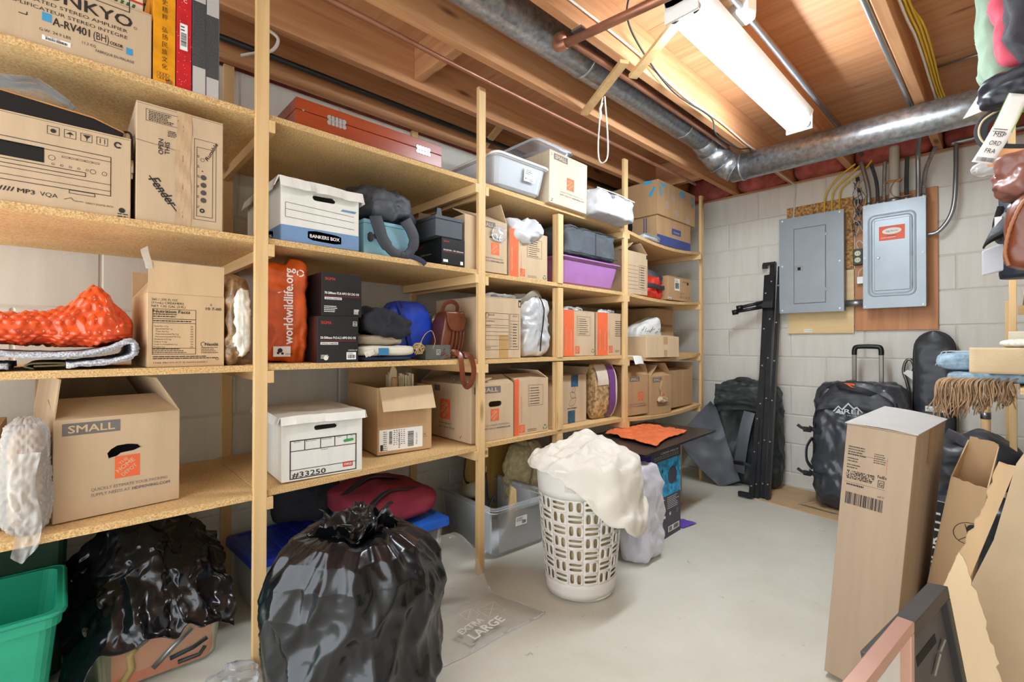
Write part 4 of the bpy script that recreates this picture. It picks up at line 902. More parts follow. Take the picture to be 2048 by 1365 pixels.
# --- bottom shelf
t, f = carton('file_box', 'white storage file box numbered in black with red and green stickers', (-1.628, 0.511, z4+0.0065), 0.268, 0.385, 0.205, 'filebox', rz=-3.5, top='open', hole=slot(0.100, 0.178, 0.160, 0.176))
ink(t, f.F, M_ink, [('o', 0.09, 0.03, 0.83, 0.62, 0.0035), ('r', 0.09, 0.47, 0.83, 0.012), ('r', 0.26, 0.47, 0.01, 0.18), ('r', 0.45, 0.47, 0.01, 0.18), ('r', 0.63, 0.47, 0.01, 0.18), ('r', 0.79, 0.56, 0.008, 0.09), ('r', 0.09, 0.17, 0.83, 0.010), ('t', 'Box No.', 0.14, 0.61, 0.022), ('t', 'Box Contents', 0.28, 0.61, 0.022), ('t', 'Destroy Date', 0.47, 0.61, 0.022), ('t', 'From', 0.67, 0.61, 0.022), ('t', 'To', 0.84, 0.61, 0.022), ('t', 'Contents', 0.46, 0.44, 0.022), ('t', '#33250', 0.12, 0.055, 0.085, {'w': 0.40, 'bold': 0.05})], 'form_print')
ink(t, f.F, M_red, [('r', 0.74, 0.10, 0.13, 0.085)], 'red_sticker'); ink(t, f.F, M_wp, [('t', 'STAPLES', 0.755, 0.125, 0.04, {'w': 0.10, 'bold': 0.02})], 'red_lettering', 0.0013)
ink(t, f.F, mat('bright green sticker', '#3d9a55', 0.6), [('p', [(0.74, 0.545), (0.76, 0.52), (0.87, 0.53), (0.885, 0.555), (0.87, 0.58), (0.76, 0.57)])], 'green_sticker')
droopy_lid(t, 0.268, 0.385, 0.207, M_bw_, 0.026, 9, 0.006, 4)
MB().box(0.02, 0.24, 0.06, 0.36, 0.008, 0.15).build('papers', M_lab, t)
t, f = carton('brown_shipping_carton', 'open brown carton with folded-down front flap and big address label', (-1.735, 0.902, z4+0.0145), 0.238, 0.36, 0.268, 'k1', rz=-6.0, top='open', flaps=(('B', 0.08, 5),))
o = flap(t, 'F', 0.238, 0.36, 0.268, 0.10, 157, card('k4'), cut=(0.02, 1.0))
ink(t, f.F, M_lab, [('r', 0.03, 0.05, 0.79, 0.32)], 'address_label')
ink(t, f.F, M_ink, [('r', 0.045, 0.06, 0.05, 0.09), ('bar', 0.20, 0.15, 0.055, 0.19, 'v'), ('bar', 0.54, 0.08, 0.11, 0.23, 'v'), ('t', 'FNC-0101-44-0', 0.40, 0.075, 0.03, {'rot': 90, 'w': 0.26}), ('t', 'FNC-0101', 0.72, 0.10, 0.028, {'rot': 90, 'w': 0.2})]+[('fine', 0.10+0.0*i, 0.33-0.06*i, 0.08, 2, 0.03, 0.012) for i in range(5)]+[('fine', 0.28+0.045*i, 0.34, 0.03, 8, 0.03, 0.012) for i in range(5)], 'label_print', 0.0013)
ink(t, f.F, M_ink, [('t', 'N', 0.845, 0.22, 0.035), ('l', 0.83, 0.20, 0.92, 0.20)], 'lettering')
t2 = thing('paper_bundle', 'bundle of cream papers and torn cardboard sticking out of the carton', 'paper', (-1.80, 1.005, z4+0.024), 84)
for i in range(7): MB().box(0.034+0.0105*i, 0.041+0.0105*i, 0.02+0.004*(i % 3), 0.16, 0.0, 0.295+0.004*((i*7) % 4)).build('sheet', mat('cream paper stock', '#d9cba8', 0.8), t2)
MB().prism([(0.0, 0.0), (0.028, 0.0), (0.030, 0.32), (0.012, 0.345), (0.004, 0.33), (-0.004, 0.30)], 0.03, 0.034, Matrix(((1, 0, 0, 0), (0, 0, 1, 0), (0, 1, 0, 0), (0, 0, 0, 1)))).build('torn_cardboard', card('k4'), t2)
MB().tube([(0.012, 0.01, 0.0), (0.012, 0.01, 0.29)], 0.014, 12).build('roll', card('k3'), t2, True)
t, f = carton('moving_carton_small', 'open kraft moving carton behind the second post, hand hole cut', (-1.632, 1.290, z4+0.0210), 0.248, 0.42, 0.256, 'k5', top='open', hole=slot(0.098, 0.175, 0.152, 0.178), rz=-1.5, flaps=(('F', 0.09, -66), ('B', 0.11, -62), ('L', 0.12, -76)))
small_print(t, f.F, 0.06, 0.62, logo_x=0.44, sz=0.25)
logo(t, f.L, 0.42, 0.34, 0.20); ink(t, f.L, M_ink, [('t', 'how doers', 0.40, 0.25, 0.045, {'w': 0.24}), ('t', 'get more done', 0.40, 0.18, 0.045, {'w': 0.30}), ('l', 0.8, 0.05, 0.83, 0.1, 0.003)], 'side_slogan'); ink(t, f.L, M_inkg, [('r', 0.30, 0.84, 0.12, 0.11)], 'size_panel_side')
MB().box(0.02, 0.22, 0.05, 0.38, 0.008, 0.12).build('contents', M_lab, t)

# ================================================================ BAY THREE
M_frost = film('frosted plastic', '#e6eaf0', 0.42, 0.3); M_frost2 = film('clear tote plastic', '#f4f7f9', 0.05, 0.1)
# --- top shelf  (board falls from 1.708 to 1.686)
t = tote('underbed_tote', 'low frosted plastic tote with white rim and paper label on top shelf', (-1.575, 1.385, 1.7085), 0.325, 0.50, 0.145, M_frost, taper=0.05, rimm=M_white)
g = Face((0.015, 0.010, 0.0), (0.295, 0, 0), (0, -0.012, 0.13)); ink(t, g, M_lab, [('r', 0.52, 0.42, 0.25, 0.46)], 'paper_label', 0.004); ink(t, g, M_ink, [('fine', 0.54, 0.80, 0.16, 3, 0.06, 0.02), ('fine', 0.54, 0.5, 0.05, 1, 0.06, 0.03), ('fine', 0.64, 0.5, 0.10, 2, 0.05, 0.02)], 'label_print', 0.005)
soft('linens', mat('white linen', '#dcdad6', 0.9), t, 0.13, 0.21, 0.05, 0.4, 0.5, 0.01, 12, 3, 30, 20, 0.5, (0.1625, 0.25, 0.012))
t, f = carton('moving_carton_small', 'worn kraft moving carton marked SMALL on the top shelf', (-1.578, 1.730, rest(1, 1.73, 2.03)), 0.298, 0.40, 0.262, 'k6', rz=0, lean=(0, 1.15))
small_print(t, f.F, 0.10, 0.36, logo_x=0.44, sz=0.19); ink(t, f.F, M_ink, [('t', '2.', 0.03, 0.90, 0.06), ('t', '2.', 0.05, 0.03, 0.06), ('l', 0.04, 0.02, 0.10, 0.09, 0.002)], 'marker')
t = tote('clear_lid_tub', 'clear shallow plastic tub upside on the worn SMALL carton', (-1.66, 1.72, 1.9665), 0.28, 0.34, 0.07, M_frost2, rz=0, rimm=M_frost2)
t = thing('white_storage_bag', 'white zippered quilt storage bag at front edge of top shelf', 'bag', (-1.513, 2.022, rest(1, 2.022, 2.40)), 90, ry=1.15)
M_wv = mat('white vinyl', '#bcbdc1', 0.4, var=0.04, bmp=0.2, bscale=40)
def wb(d):
    p = Vector((0.178*sgnp(d.x, 0.22), 0.26*sgnp(d.y, 0.22), 0.070*sgnp(d.z, 0.22))); p.y += 0.02*(1-d.z)*(-1 if d.y < 0 else 0); p = p+d*(0.011*ridge(p, 13, 4, 2)+0.006*fbm(p, 26, 2)); p += Vector((0.188, 0.27, 0.072)); p.z = max(p.z, 0)
    return p
MB().ball(wb, 110, 50).build('cover', M_wv, t, True)
MB().tube([(0.01, 0.0, 0.132), (0.19, -0.006, 0.134), (0.365, 0.0, 0.130)], 0.0025, 6).build('zipper', M_lab, t)
g = Face((0.01, -0.004, 0.0), (0.35, 0, 0), (0, 0, 0.14)); ink(t, g, M_inkg, [('bar', 0.33, 0.66, 0.10, 0.20)], 'barcode', 0.004); ink(t, g, M_ink, [('t', 'STORAGE BAG', 0.24, 0.03, 0.10, {'w': 0.6})], 'lettering', 0.006)
# --- second shelf (1.314 to 1.309)
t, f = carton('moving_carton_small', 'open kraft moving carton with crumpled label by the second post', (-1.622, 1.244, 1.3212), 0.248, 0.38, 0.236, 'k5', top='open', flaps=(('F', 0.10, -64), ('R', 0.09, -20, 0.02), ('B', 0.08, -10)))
small_print(t, f.F, 0.30, 0.4, logo_x=0.60, sz=0.26); ink(t, f.F, M_ink, [('p', [(0.55, 0.66), (0.72, 0.645), (0.86, 0.62), (0.84, 0.66), (0.72, 0.695), (0.6, 0.70)])], 'hand_hole_shade')  # dark inside of the torn hand hole painted on as a flat black patch
soft('torn_tape', M_clear, t, 0.04, 0.006, 0.03, 0.6, 0.6, 0.01, 40, 2, 30, 20, 0.9, (0.19, -0.010, 0.15), flat=False)
t, f = carton('moving_carton_medium', 'kraft moving carton with orange corner band, white bag on top', (-1.614, 1.500, 1.3140), 0.258, 0.36, 0.225, 'k5', top='open', flaps=(('F', 0.09, -70), ('B', 0.09, -20)))
orange_band(t, f.F, 0.0, 0.22, (('MEDIUM MOVING BOX', 0.30),)); ink(t, f.F, M_orange, [('t', 'heavy duty construction', 0.30, 0.10, 0.03, {'rot': 90})], 'red_lettering'); logo(t, f.F, 0.26, 0.03, 0.13); checklist(t, f.F, 0.44, 0.46, 0.40, 0.40, 8); ink(t, f.F, M_inkb, [('fine', 0.46, 0.06, 0.30, 2, 0.03, 0.012)], 'fine_print'); recycle(t, f.F, 0.92, 0.07, 0.05)
t = thing('white_plastic_bag', 'crumpled white plastic bag spilling out of the orange-banded carton', 'bag', (-1.604, 1.530, 1.478), 90)
def wpb(p, d): p.z -= 0.022*smooth(0.02, -0.10, p.y)*(1-d.z)*0.5; p.z += -0.25*p.x*0.4; return p
soft('film', mat('white polythene', '#c9cacd', 0.35, var=0.04), t, 0.105, 0.10, 0.052, 0.7, 0.7, 0.036, 11, 6, 90, 60, 0.85, (0.10, 0.085, 0.012), wpb)
t = tote('violet_tote', 'translucent violet plastic tote under a grey fabric box', (-1.624, 1.878, 1.3135), 0.520, 0.50, 0.150, mat('violet plastic', '#a873ad', 0.3, var=0.05, coat=0.2), taper=0.05)
t = thing('grey_fabric_box', 'dark grey fabric storage box stacked on the violet tote', 'storage box', (-1.622, 1.912, 1.4755), 90)
M_gfab = mat('grey fabric', '#53565b', 0.8, var=0.08, bmp=0.4, bscale=160)
def gf_(d):
    p = Vector((0.232*sgnp(d.x, 0.16), 0.24*sgnp(d.y, 0.16), 0.082*sgnp(d.z, 0.16))); p = p+d*0.009*ridge(p, 18, 4, 2)+Vector((0.235, 0.245, 0.083)); p.z = max(p.z, 0); return p
MB().ball(gf_, 110, 50).build('cover', M_gfab, t, True)
for zz in (0.018, 0.15): MB().tube([(0.005, -0.001, zz), (0.465, -0.001, zz)], 0.0018, 5).build('piping', M_nyl, t)
MB().tube([(0.255, -0.001, 0.018), (0.255, -0.001, 0.15)], 0.0015, 5).build('piping', M_nyl, t)
# --- third shelf (0.930 to 0.935)
t, f = carton('moving_carton_form', 'kraft moving carton with printed contents form beside silver garment bag', (-1.628, 1.347, 0.9325), 0.240, 0.36, 0.280, 'k5', tape=False)
form_print(t, f.F); ink(t, f.F, mat('tape stain', '#b58f5c', 0.4), [('r', 0.42, 0.0, 0.24, 0.38)], 'tape_stain', 0.0005)
soft('torn_tape', M_clear, t, 0.09, 0.02, 0.008, 0.5, 0.5, 0.012, 30, 2, 40, 16, 0.9, (0.13, 0.03, 0.281))
t = thing('garment_bag', 'silver foil garment bag with black zipper stuffed next to form carton', 'bag', (-1.622, 1.612, 0.9330), 90)
M_sil = mat('silver white foil', '#cfd0d2', 0.25, 0.25, var=0.1, scale=15)
def gb_(d):
    p = Vector((0.098*sgnp(d.x, 0.45), 0.15*sgnp(d.y, 0.45), 0.155*sgnp(d.z, 0.4))); p = p+d*(0.018*ridge(p, 14, 7, 2)+0.006*fbm(p, 10, 3)); p += Vector((0.103, 0.16, 0.157)); p.z = max(p.z, 0); return p
MB().ball(gb_, 80, 60).build('bag_body', M_sil, t, True)
strap('zipper', [(0.13, 0.03, 0.302), (0.125, -0.004, 0.25), (0.12, -0.006, 0.18), (0.105, -0.006, 0.10), (0.10, -0.004, 0.03)], 0.006, 0.004, M_rub, t)
strap('top_band', [(0.01, 0.05, 0.255), (0.05, 0.02, 0.305), (0.11, 0.03, 0.318), (0.175, 0.06, 0.28)], 0.03, 0.004, mat('taupe vinyl', '#8d8376', 0.5), t)
for i, (x0, lab, wd) in enumerate(((1.878, 'kraft moving carton with wide orange corner, nearer the prop post', 0.283), (2.180, 'kraft moving carton with orange band behind the third post', 0.292))):
    t, f = carton('moving_carton_medium', lab, (-1.625, x0, 0.9355), wd, 0.36, 0.245, 'k5', rz=0, tape=False)
    orange_band(t, f.F, 0.06 if i == 0 else 0.02, 0.36 if i == 0 else 0.36, (('MEDIUM MOVING BOX', 0.30), ('CAJA DE MUDANZA', 0.78)))
    logo(t, f.F, 0.40, 0.05, 0.13); checklist(t, f.F, 0.46, 0.45, 0.40, 0.42, 8) if i == 0 else ink(t, f.F, M_ink, [('fine', 0.62, 0.80, 0.28, 8, 0.05, 0.018), ('fine', 0.62, 0.1, 0.2, 2, 0.03, 0.012)], 'checklist')
    recycle(t, f.F, 0.94, 0.10, 0.05); ink(t, f.F, M_orange, [('t', 'heavy duty', 0.025, 0.45, 0.035, {'rot': 90})] if i == 0 else [('t', 'heavy duty', 0.42, 0.4, 0.035, {'rot': 90})], 'red_lettering')
    soft('torn_tape', M_clear, t, 0.07, 0.012, 0.007, 0.5, 0.5, 0.010, 30, 2+i, 40, 16, 0.9, (0.12, 0.02, 0.2465))
# --- bottom shelf (0.560 to 0.562)
t, f = carton('moving_carton_medium', 'kraft moving carton with orange band on the lowest shelf', (-1.640, 1.556, 0.5620), 0.222, 0.36, 0.268, 'k5', rz=-4, top='open', flaps=(('F', 0.09, -76), ('B', 0.09, -50), ('R', 0.08, -60)))
orange_band(t, f.F, 0.0, 0.13, ()); ink(t, f.F, M_orange, [('t', 'heavy duty construction', 0.22, 0.22, 0.035, {'rot': 90})], 'red_lettering'); logo(t, f.F, 0.14, 0.03, 0.16); checklist(t, f.F, 0.40, 0.50, 0.44, 0.38, 7); ink(t, f.F, M_inkb, [('fine', 0.38, 0.07, 0.34, 2, 0.03, 0.014)], 'fine_print'); recycle(t, f.F, 0.90, 0.08, 0.05)
t, f = carton('plain_carton', 'plain brown carton pushed back beside the prop post', (-1.705, 1.798, 0.5625), 0.125, 0.36, 0.235, 'k3', tape=False)
logo(t, f.L, 0.7, 0.5, 0.15)
t, f = carton('natural_food_carton', 'brown carton with blue taped ends and three leaf outlines', (-1.690, 1.945, 0.5625), 0.232, 0.34, 0.265, 'k5', rz=1, tape=False, flaps=(('R', 0.05, 40),))
M_teal = mat('blue patterned tape', '#31576f', 0.4, var=0.35, scale=90)
ink(t, f.F, M_teal, [('r', 0.40, 0.75, 0.27, 0.25)], 'blue_tape'); ink(t, f.F, M_teal, [('r', 0.28, 0.0, 0.27, 0.26)], 'blue_tape')
def leaf(cx, cy, a, b_, an):
    pts = []
    for k in range(16):
        q = 2*PI*k/16; x = a*math.cos(q); y = b_*math.sin(q)*(1-0.25*abs(math.cos(q))); pts.append((cx+(x*math.cos(an)-y*math.sin(an)), cy+(x*math.sin(an)+y*math.cos(an))*0.9))
    return [('l', pts[k][0], pts[k][1], pts[(k+1) % 16][0], pts[(k+1) % 16][1], 0.0016) for k in range(16)]
ink(t, f.F, M_ink, leaf(0.5, 0.68, 0.08, 0.05, 0.7)+leaf(0.47, 0.575, 0.12, 0.075, -0.5)+leaf(0.46, 0.44, 0.15, 0.085, 0.5)+[('t', 'goodeggs', 0.26, 0.30, 0.03, {'w': 0.36, 'bold': 0.01})], 'leaf_print')
t = thing('chip_bag', 'tall snack bag with food picture and purple stripe on lowest shelf', 'bag', (-1.640, 2.205, 0.5630), 88)
M_chip = mat('tan printed foil', '#b59468', 0.35, var=0.45, scale=45)
def cb_(d):
    p = Vector((0.092*sgnp(d.x, 0.22), 0.05*sgnp(d.y, 0.5), 0.160*sgnp(d.z, 0.22))); tp = abs(p.z)/0.160; p.y *= 1-0.75*tp**3; p = p+d*(0.004*ridge(p, 24, 7)+0.003*fbm(p, 12, 3)); return p+Vector((0.096, 0.055, 0.162))
MB().ball(cb_, 90, 60).build('bag_body', M_chip, t, True)
b = MB(); b.grid(lambda u, v: (0.112+0.058*u+0.002*math.sin(9*v), -0.005+0.042*abs(2*v-1)**3-0.001*math.sin(12*v+4*u), 0.006+0.312*v), 8, 30); b.build('purple_stripe', mat('purple foil', '#6f4180', 0.35, var=0.1), t, True)
b = MB(); b.grid(lambda u, v: (0.165+0.022*u, -0.002+0.044*abs(2*v-1)**3, 0.004+0.316*v), 3, 30); b.grid(lambda u, v: (0.010+0.10*u, -0.001+0.040*abs(2*(0.62+0.37*v)-1)**3, 0.200+0.115*v), 6, 16); b.build('cream_panel', mat('cream foil', '#d8c9b6', 0.35, var=0.05), t, True)

# ================================================================ BAY FOUR
# --- top shelf (1.690 to 1.684, sagging 3.5 cm)
t, f = carton('archive_carton', 'brown carton with navy band under the snowflake carton', (-1.64, 2.86, rest(1, 2.86, 3.33)), 0.47, 0.36, 0.190, 'k3', tape=False)
ink(t, f.F, M_navy, [('r', 0, 0, 1, 0.33), ('r', 0.42, 0.47, 0.27, 0.22)], 'navy_band'); ink(t, f.F, M_kr, [('t', 'chewy', 0.46, 0.53, 0.09, {'w': 0.19, 'bold': 0.01})], 'lettering', 0.0012); ink(t, f.L, M_navy, [('r', 0.72, 0.35, 0.02, 0.6), ('r', 0.77, 0.35, 0.02, 0.6)], 'side_stripe')
t, f = carton('snowflake_carton', 'brown carton printed with blue sparks and pale snowflakes', (-1.628, 2.850, rest(1, 2.86, 3.33)+0.1910), 0.53, 0.42, 0.232, 'k3', tape=False)
M_sky = mat('bright blue print', '#4aa3cf', 0.6, var=0.03); M_pale = mat('pale lilac print', '#a9a7b4', 0.7)
def spark(cx, cy, r0, r1, wd, angs, asp): return [('p', [(cx+(r0*math.cos(a)-wd*math.sin(a)*0.6)*asp, cy+r0*math.sin(a)+wd*math.cos(a)*0.6), (cx+(r1*math.cos(a)-wd*math.sin(a))*asp, cy+r1*math.sin(a)+wd*math.cos(a)), (cx+(r1*math.cos(a)+wd*math.sin(a))*asp, cy+r1*math.sin(a)-wd*math.cos(a)), (cx+(r0*math.cos(a)+wd*math.sin(a)*0.6)*asp, cy+r0*math.sin(a)-wd*math.cos(a)*0.6)]) for a in [math.radians(q) for q in angs]]
asp = 0.232/0.53
ink(t, f.F, M_sky, spark(0.0, 0.93, 0.16, 0.42, 0.06, (-10, -58), asp)+spark(0.62, 0.98, 0.06, 0.26, 0.05, (-50, -90, -130), asp)+spark(1.0, 0.80, 0.10, 0.3, 0.06, (170, 225), asp), 'blue_spark')
ink(t, f.F, M_pale, [x for cx, cy in ((0.22, 0.35), (0.48, 0.20), (0.78, 0.10), (0.38, 0.62)) for x in spark(cx, cy, 0.03, 0.12, 0.015, range(0, 360, 45), asp)], 'snowflake'); ink(t, f.F, M_inkb, [('l', 0.30, 0, 0.30, 1.0, 0.0012)], 'seam')
asl = 0.232/0.42
ink(t, f.L, M_sky, spark(1.0, 0.93, 0.18, 0.46, 0.06, (175, 235), asl)+spark(0.0, 0.9, 0.1, 0.3, 0.06, (0, -50), asl)+spark(0.25, 0.1, 0.02, 0.16, 0.04, (0, 60, 120), asl), 'blue_spark'); ink(t, f.L, M_pale, [x for cx, cy in ((0.4, 0.5),) for x in spark(cx, cy, 0.03, 0.12, 0.015, range(0, 360, 45), asl)], 'snowflake')
t = thing('rolled_mat', 'rolled dark grey foam mat beside the white storage bag', 'mat', (-1.66, 2.505, rest(1, 2.505, 2.62)), 90)
b = MB()
for k in range(3): b.lathe([(0.050-0.014*k, -0.15), (0.052-0.014*k, -0.15), (0.052-0.014*k, 0.15), (0.050-0.014*k, 0.15)], 22, Matrix.Translation((0.058, 0.16, 0.056)) @ Matrix.Rotation(PI/2, 4, 'X'))
b.build('roll', mat('charcoal foam', '#3b3e44', 0.8, bmp=0.2), t, True)
t = thing('envelope_stack', 'stack of white paper envelopes in plastic at sagging shelf edge', 'envelopes', (-1.60, 2.635, rest(1, 2.63, 2.84)), 92)
for i in range(4): MB().box(0.004*i, 0.20-0.006*i, 0.003*i, 0.24, 0.006*i, 0.006*i+0.0052).build('envelope', mat('envelope paper %d' % (i % 2), ('#d5d3cc', '#bfc4c8')[i % 2], 0.7), t)
soft('sleeve', M_clear, t, 0.11, 0.13, 0.016, 0.3, 0.4, 0.006, 25, 3, 40, 20, 0.8, (0.105, 0.12, 0.0))
# --- second shelf (1.312..1.315 sag 2.2 cm)
t, f = carton('moving_carton_form', 'open kraft moving carton with contents form by the third post', (-1.622, 2.465, rest(2, 2.465, 2.715)), 0.248, 0.36, 0.262, 'k5', rz=0, top='open', flaps=(('R', 0.10, -52), ('F', 0.05, -75), ('L', 0.10, -56)))
ink(t, f.F, M_ink, [('l', 0.02, 0.66-0.09*i, 0.56, 0.66-0.09*i) for i in range(7)]+[('o', 0.60, 0.12, 0.34, 0.58, 0.0015)]+[('fine', 0.66, 0.64-0.06*i, 0.22, 1, 0.1, 0.02) for i in range(9)]+[('ring', 0.63, 0.65-0.06*i, 0.012, 0.001) for i in range(9)]+[('r', 0.93, 0.88, 0.07, 0.1), ('t', '1', 0.45, 0.75, 0.05)], 'moving_form')
t = thing('red_duffel', 'red nylon bag with black straps between two cartons', 'bag', (-1.640, 2.752, rest(2, 2.752, 2.99)), 90)
M_rn = mat('red nylon', '#c4301f', 0.5, var=0.1, bmp=0.2, bscale=150)
def rb_(d):
    p = Vector((0.115*sgnp(d.x, 0.5), 0.13*sgnp(d.y, 0.5), 0.088*sgnp(d.z, 0.5))); p.z *= 1-0.25*smooth(0.0, 0.115, p.x)*max(d.z, 0); p = p+d*0.02*ridge(p, 13, 2, 2)+Vector((0.12, 0.14, 0.09)); p.z = max(p.z, 0); return p
MB().ball(rb_, 70, 40).build('bag_body', M_rn, t, True)
strap('strap', [(0.0, 0.03, 0.095), (0.06, -0.004, 0.090), (0.13, -0.006, 0.082), (0.20, -0.002, 0.085), (0.235, 0.05, 0.09)], 0.028, 0.004, M_nyl, t, (0, 0, 1) if False else (0, 1, 0))
strap('strap', [(0.06, 0.10, 0.188), (0.10, 0.04, 0.178), (0.14, 0.005, 0.150), (0.17, 0.0, 0.13)], 0.05, 0.005, M_nyl, t)
t, f = carton('labelled_carton', 'brown carton with white shipping labels and stamped text', (-1.640, 3.010, rest(2, 3.01, 3.34)), 0.33, 0.31, 0.165, 'k3', tape=False)
ink(t, f.F, M_ink, [('t', 'FRAGILE', 0.62, 0.80, 0.07), ('r', 0.80, 0.72, 0.08, 0.12)]+[('t', s_, 0.5+0.12*i, 0.12, 0.08) for i, s_ in enumerate(('CA', '22', '80', 'CB'))]+[('t', s_, 0.5+0.14*i, 0.28, 0.08) for i, s_ in enumerate(('CA', '10'))], 'stamped_text'); barcode_label(t, f.F, 0.26, 0.42, 0.22, 0.50); barcode_label(t, f.F, 0.0, 0.0, 0.12, 0.10)
t, f = carton('tall_carton', 'tall plain brown carton standing at back against the wall', (-1.975, 2.90, rest(2, 2.90, 3.38)), 0.47, 0.22, 0.28, 'k3', tape=False)
# --- third shelf (0.928..0.938 sag 2.6 cm)
t, f = carton('open_carton', 'small open brown carton holding a white parcel bag', (-1.595, 2.655, rest(3, 2.655, 3.04)), 0.38, 0.30, 0.135, 'k4', rz=-3, top='open', flaps=(('F', 0.06, -80),))
ink(t, f.F, card('k1'), [('r', 0.50, 0.62, 0.13, 0.38)], 'torn_tape_mark'); ink(t, f.F, card('k1'), [('r', 0.52, 0.0, 0.10, 0.35)], 'torn_tape_mark')
t = thing('white_parcel_bag', 'white paper parcel bag with handwriting inside the open carton', 'bag', (-1.65, 2.672, rest(3, 2.655, 3.04)+0.008), 88)
def wp_(p, d): p.z += 0.05*p.x/0.15; return p
soft('paper', mat('white paper', '#e6e4df', 0.6), t, 0.145, 0.07, 0.115, 0.35, 0.3, 0.010, 16, 4, 60, 40, 0.7, (0.17, 0.10, 0), wp_)
g = Face((0.03, 0.026, 0.13), (0.28, 0, 0), (-0.0, 0.0, 0.10)); ink(t, g, M_ink, [('l', 0.06+0.07*i, 0.35+0.1*math.sin(i*2.1), 0.12+0.07*i, 0.45+0.2*math.sin(i*1.3), 0.004) for i in range(12)], 'handwriting', 0.006)
t = thing('yellow_envelope', 'yellow padded envelope standing behind the white parcel bag', 'envelope', (-1.94, 2.715, rest(3, 2.715, 2.93)), 90)
MB().box(0, 0.21, 0, 0.012, 0, 0.285).build('paper', mat('yellow paper', '#e0b91f', 0.6), t, bev=0.004)
t, f = carton('tall_carton', 'tall brown carton printed with a flame mark and script lettering', (-1.80, 3.065, rest(3, 3.065, 3.40)), 0.315, 0.30, 0.325, 'k1', tape=False)
ink(t, f.F, M_ink, [('t', 'NewKreations', 0.20, 0.60, 0.075, {'w': 0.72, 'skew': 0.25}), ('ring', 0.11, 0.64, 0.04, 0.003), ('p', [(0.08, 0.66), (0.11, 0.74), (0.14, 0.66)]), ('fine', 0.36, 0.52, 0.22, 1, 0.03, 0.012), ('fine', 0.25, 0.49, 0.5, 1, 0.03, 0.010)], 'lettering')
t = thing('paper_label_strip', 'curled white paper label hanging over the third shelf edge', 'label', (-1.602, 2.50, rest(3, 2.5, 2.62)), 90)
MB().grid(lambda u, v: (0.10*u+0.02*v, 0.06-0.075*v, 0.001+0.004*math.sin(3*u)-0.05*smooth(0.75, 1.0, v)), 6, 20).build('paper', M_lab, t, True, solid=0.0006)
# --- bottom shelf (0.556..0.563 sag 2.4 cm)
t, f = carton('moving_carton_small', 'kraft moving carton marked SMALL just right of the third post', (-1.650, 2.462, rest(4, 2.462, 2.76)), 0.288, 0.36, 0.250, 'k3', rz=-2, top='open', flaps=(('R', 0.075, -20), ('F', 0.08, -45), ('L', 0.08, -50)))
small_print(t, f.F, 0.30, 0.36, logo_x=0.62, sz=0.18)
t, f = carton('moving_carton_small', 'kraft moving carton marked SMALL with torn tape hanging from its front', (-1.630, 2.762, rest(4, 2.762, 3.01)), 0.245, 0.36, 0.252, 'k3', rz=-3, top='open', flaps=(('R', 0.11, -40), ('F', 0.08, -60), ('L', 0.11, -48)))
small_print(t, f.F, 0.10, 0.42, logo_x=0.50, sz=0.16)
soft('torn_tape', mat('dirty tape', '#c9ab86', 0.35, var=0.2, scale=30), t, 0.050, 0.008, 0.018, 0.6, 0.6, 0.012, 40, 3, 40, 24, 0.9, (0.125, -0.010, 0.075), flat=False); MB().grid(lambda u, v: (0.105+0.018*u+0.008*math.sin(8*v), -0.002-0.012*v*(1-v), 0.10+0.12*v), 4, 16).build('tape_strip', mat('dirty tape', '#c9ab86', 0.35), t, True)
t, f = carton('open_carton', 'plain open brown carton at the far end of the lowest shelf', (-1.635, 3.040, rest(4, 3.03, 3.40)), 0.340, 0.36, 0.255, 'k3', rz=2, top='open', flaps=(('F', 0.10, -82), ('R', 0.055, -5), ('B', 0.08, -40)))
ink(t, f.F, card('k1'), [('r', 0.46, 0.0, 0.09, 1.0)], 'tape')

# ================================================================ PIPES, DUCT AND ELECTRICS
M_galv = mat('galvanised steel', '#a9adb0', 0.34, 0.85, var=0.22, scale=45, bmp=0.05, bscale=70)
M_emt = mat('zinc conduit', '#9b9d9d', 0.35, 0.8, var=0.06)
M_cop = mat('old copper', '#a8745a', 0.4, 0.6, var=0.15); M_iron = mat('black iron pipe', '#3c3f3e', 0.45, 0.6)
dt = thing('air_duct', 'galvanised round air duct turning from joist bay to run along far wall', 'duct', (-1.285, 0.0, 2.236))
RD = 0.078
b = MB(); b.cyl((0, YB+0.01, 0), (0, 2.76, 0), RD, 28); b.build('straight_run', M_galv, dt, True)
for y in (0.35, 1.62, 2.5): MB().tube([(0, y, 0), (0, y+0.014, 0)], RD+0.0025, 28).build('seam_ring', M_galv, dt, True)
el = [(0, 2.76, 0), (0.006, 2.85, -0.045), (0.045, 2.93, -0.12), (0.11, 2.965, -0.166)]
for i in range(3):
    MB().tube([el[i], el[i+1]], [RD+0.001-0.0004*i]*2, 28).build('elbow_gore', M_galv, dt, True)
    MB().tube([Vector(el[i+1])-(Vector(el[i+1])-Vector(el[i])).normalized()*0.006, el[i+1]], RD+0.004, 28).build('seam_ring', M_galv, dt, True)
b = MB(); b.cyl((0.09, 2.965, -0.168), (1.93, 2.965, -0.166), RD-0.002, 28); b.build('cross_run', M_galv, dt, True)
MB().tube([(0.15, 2.965, -0.168), (0.16, 2.965, -0.168)], RD+0.002, 28).build('seam_ring', M_galv, dt, True)
fd = Face((0.16, 2.965-RD-0.0005, -0.20), (0.3, 0, 0), (0, 0, 0.1))
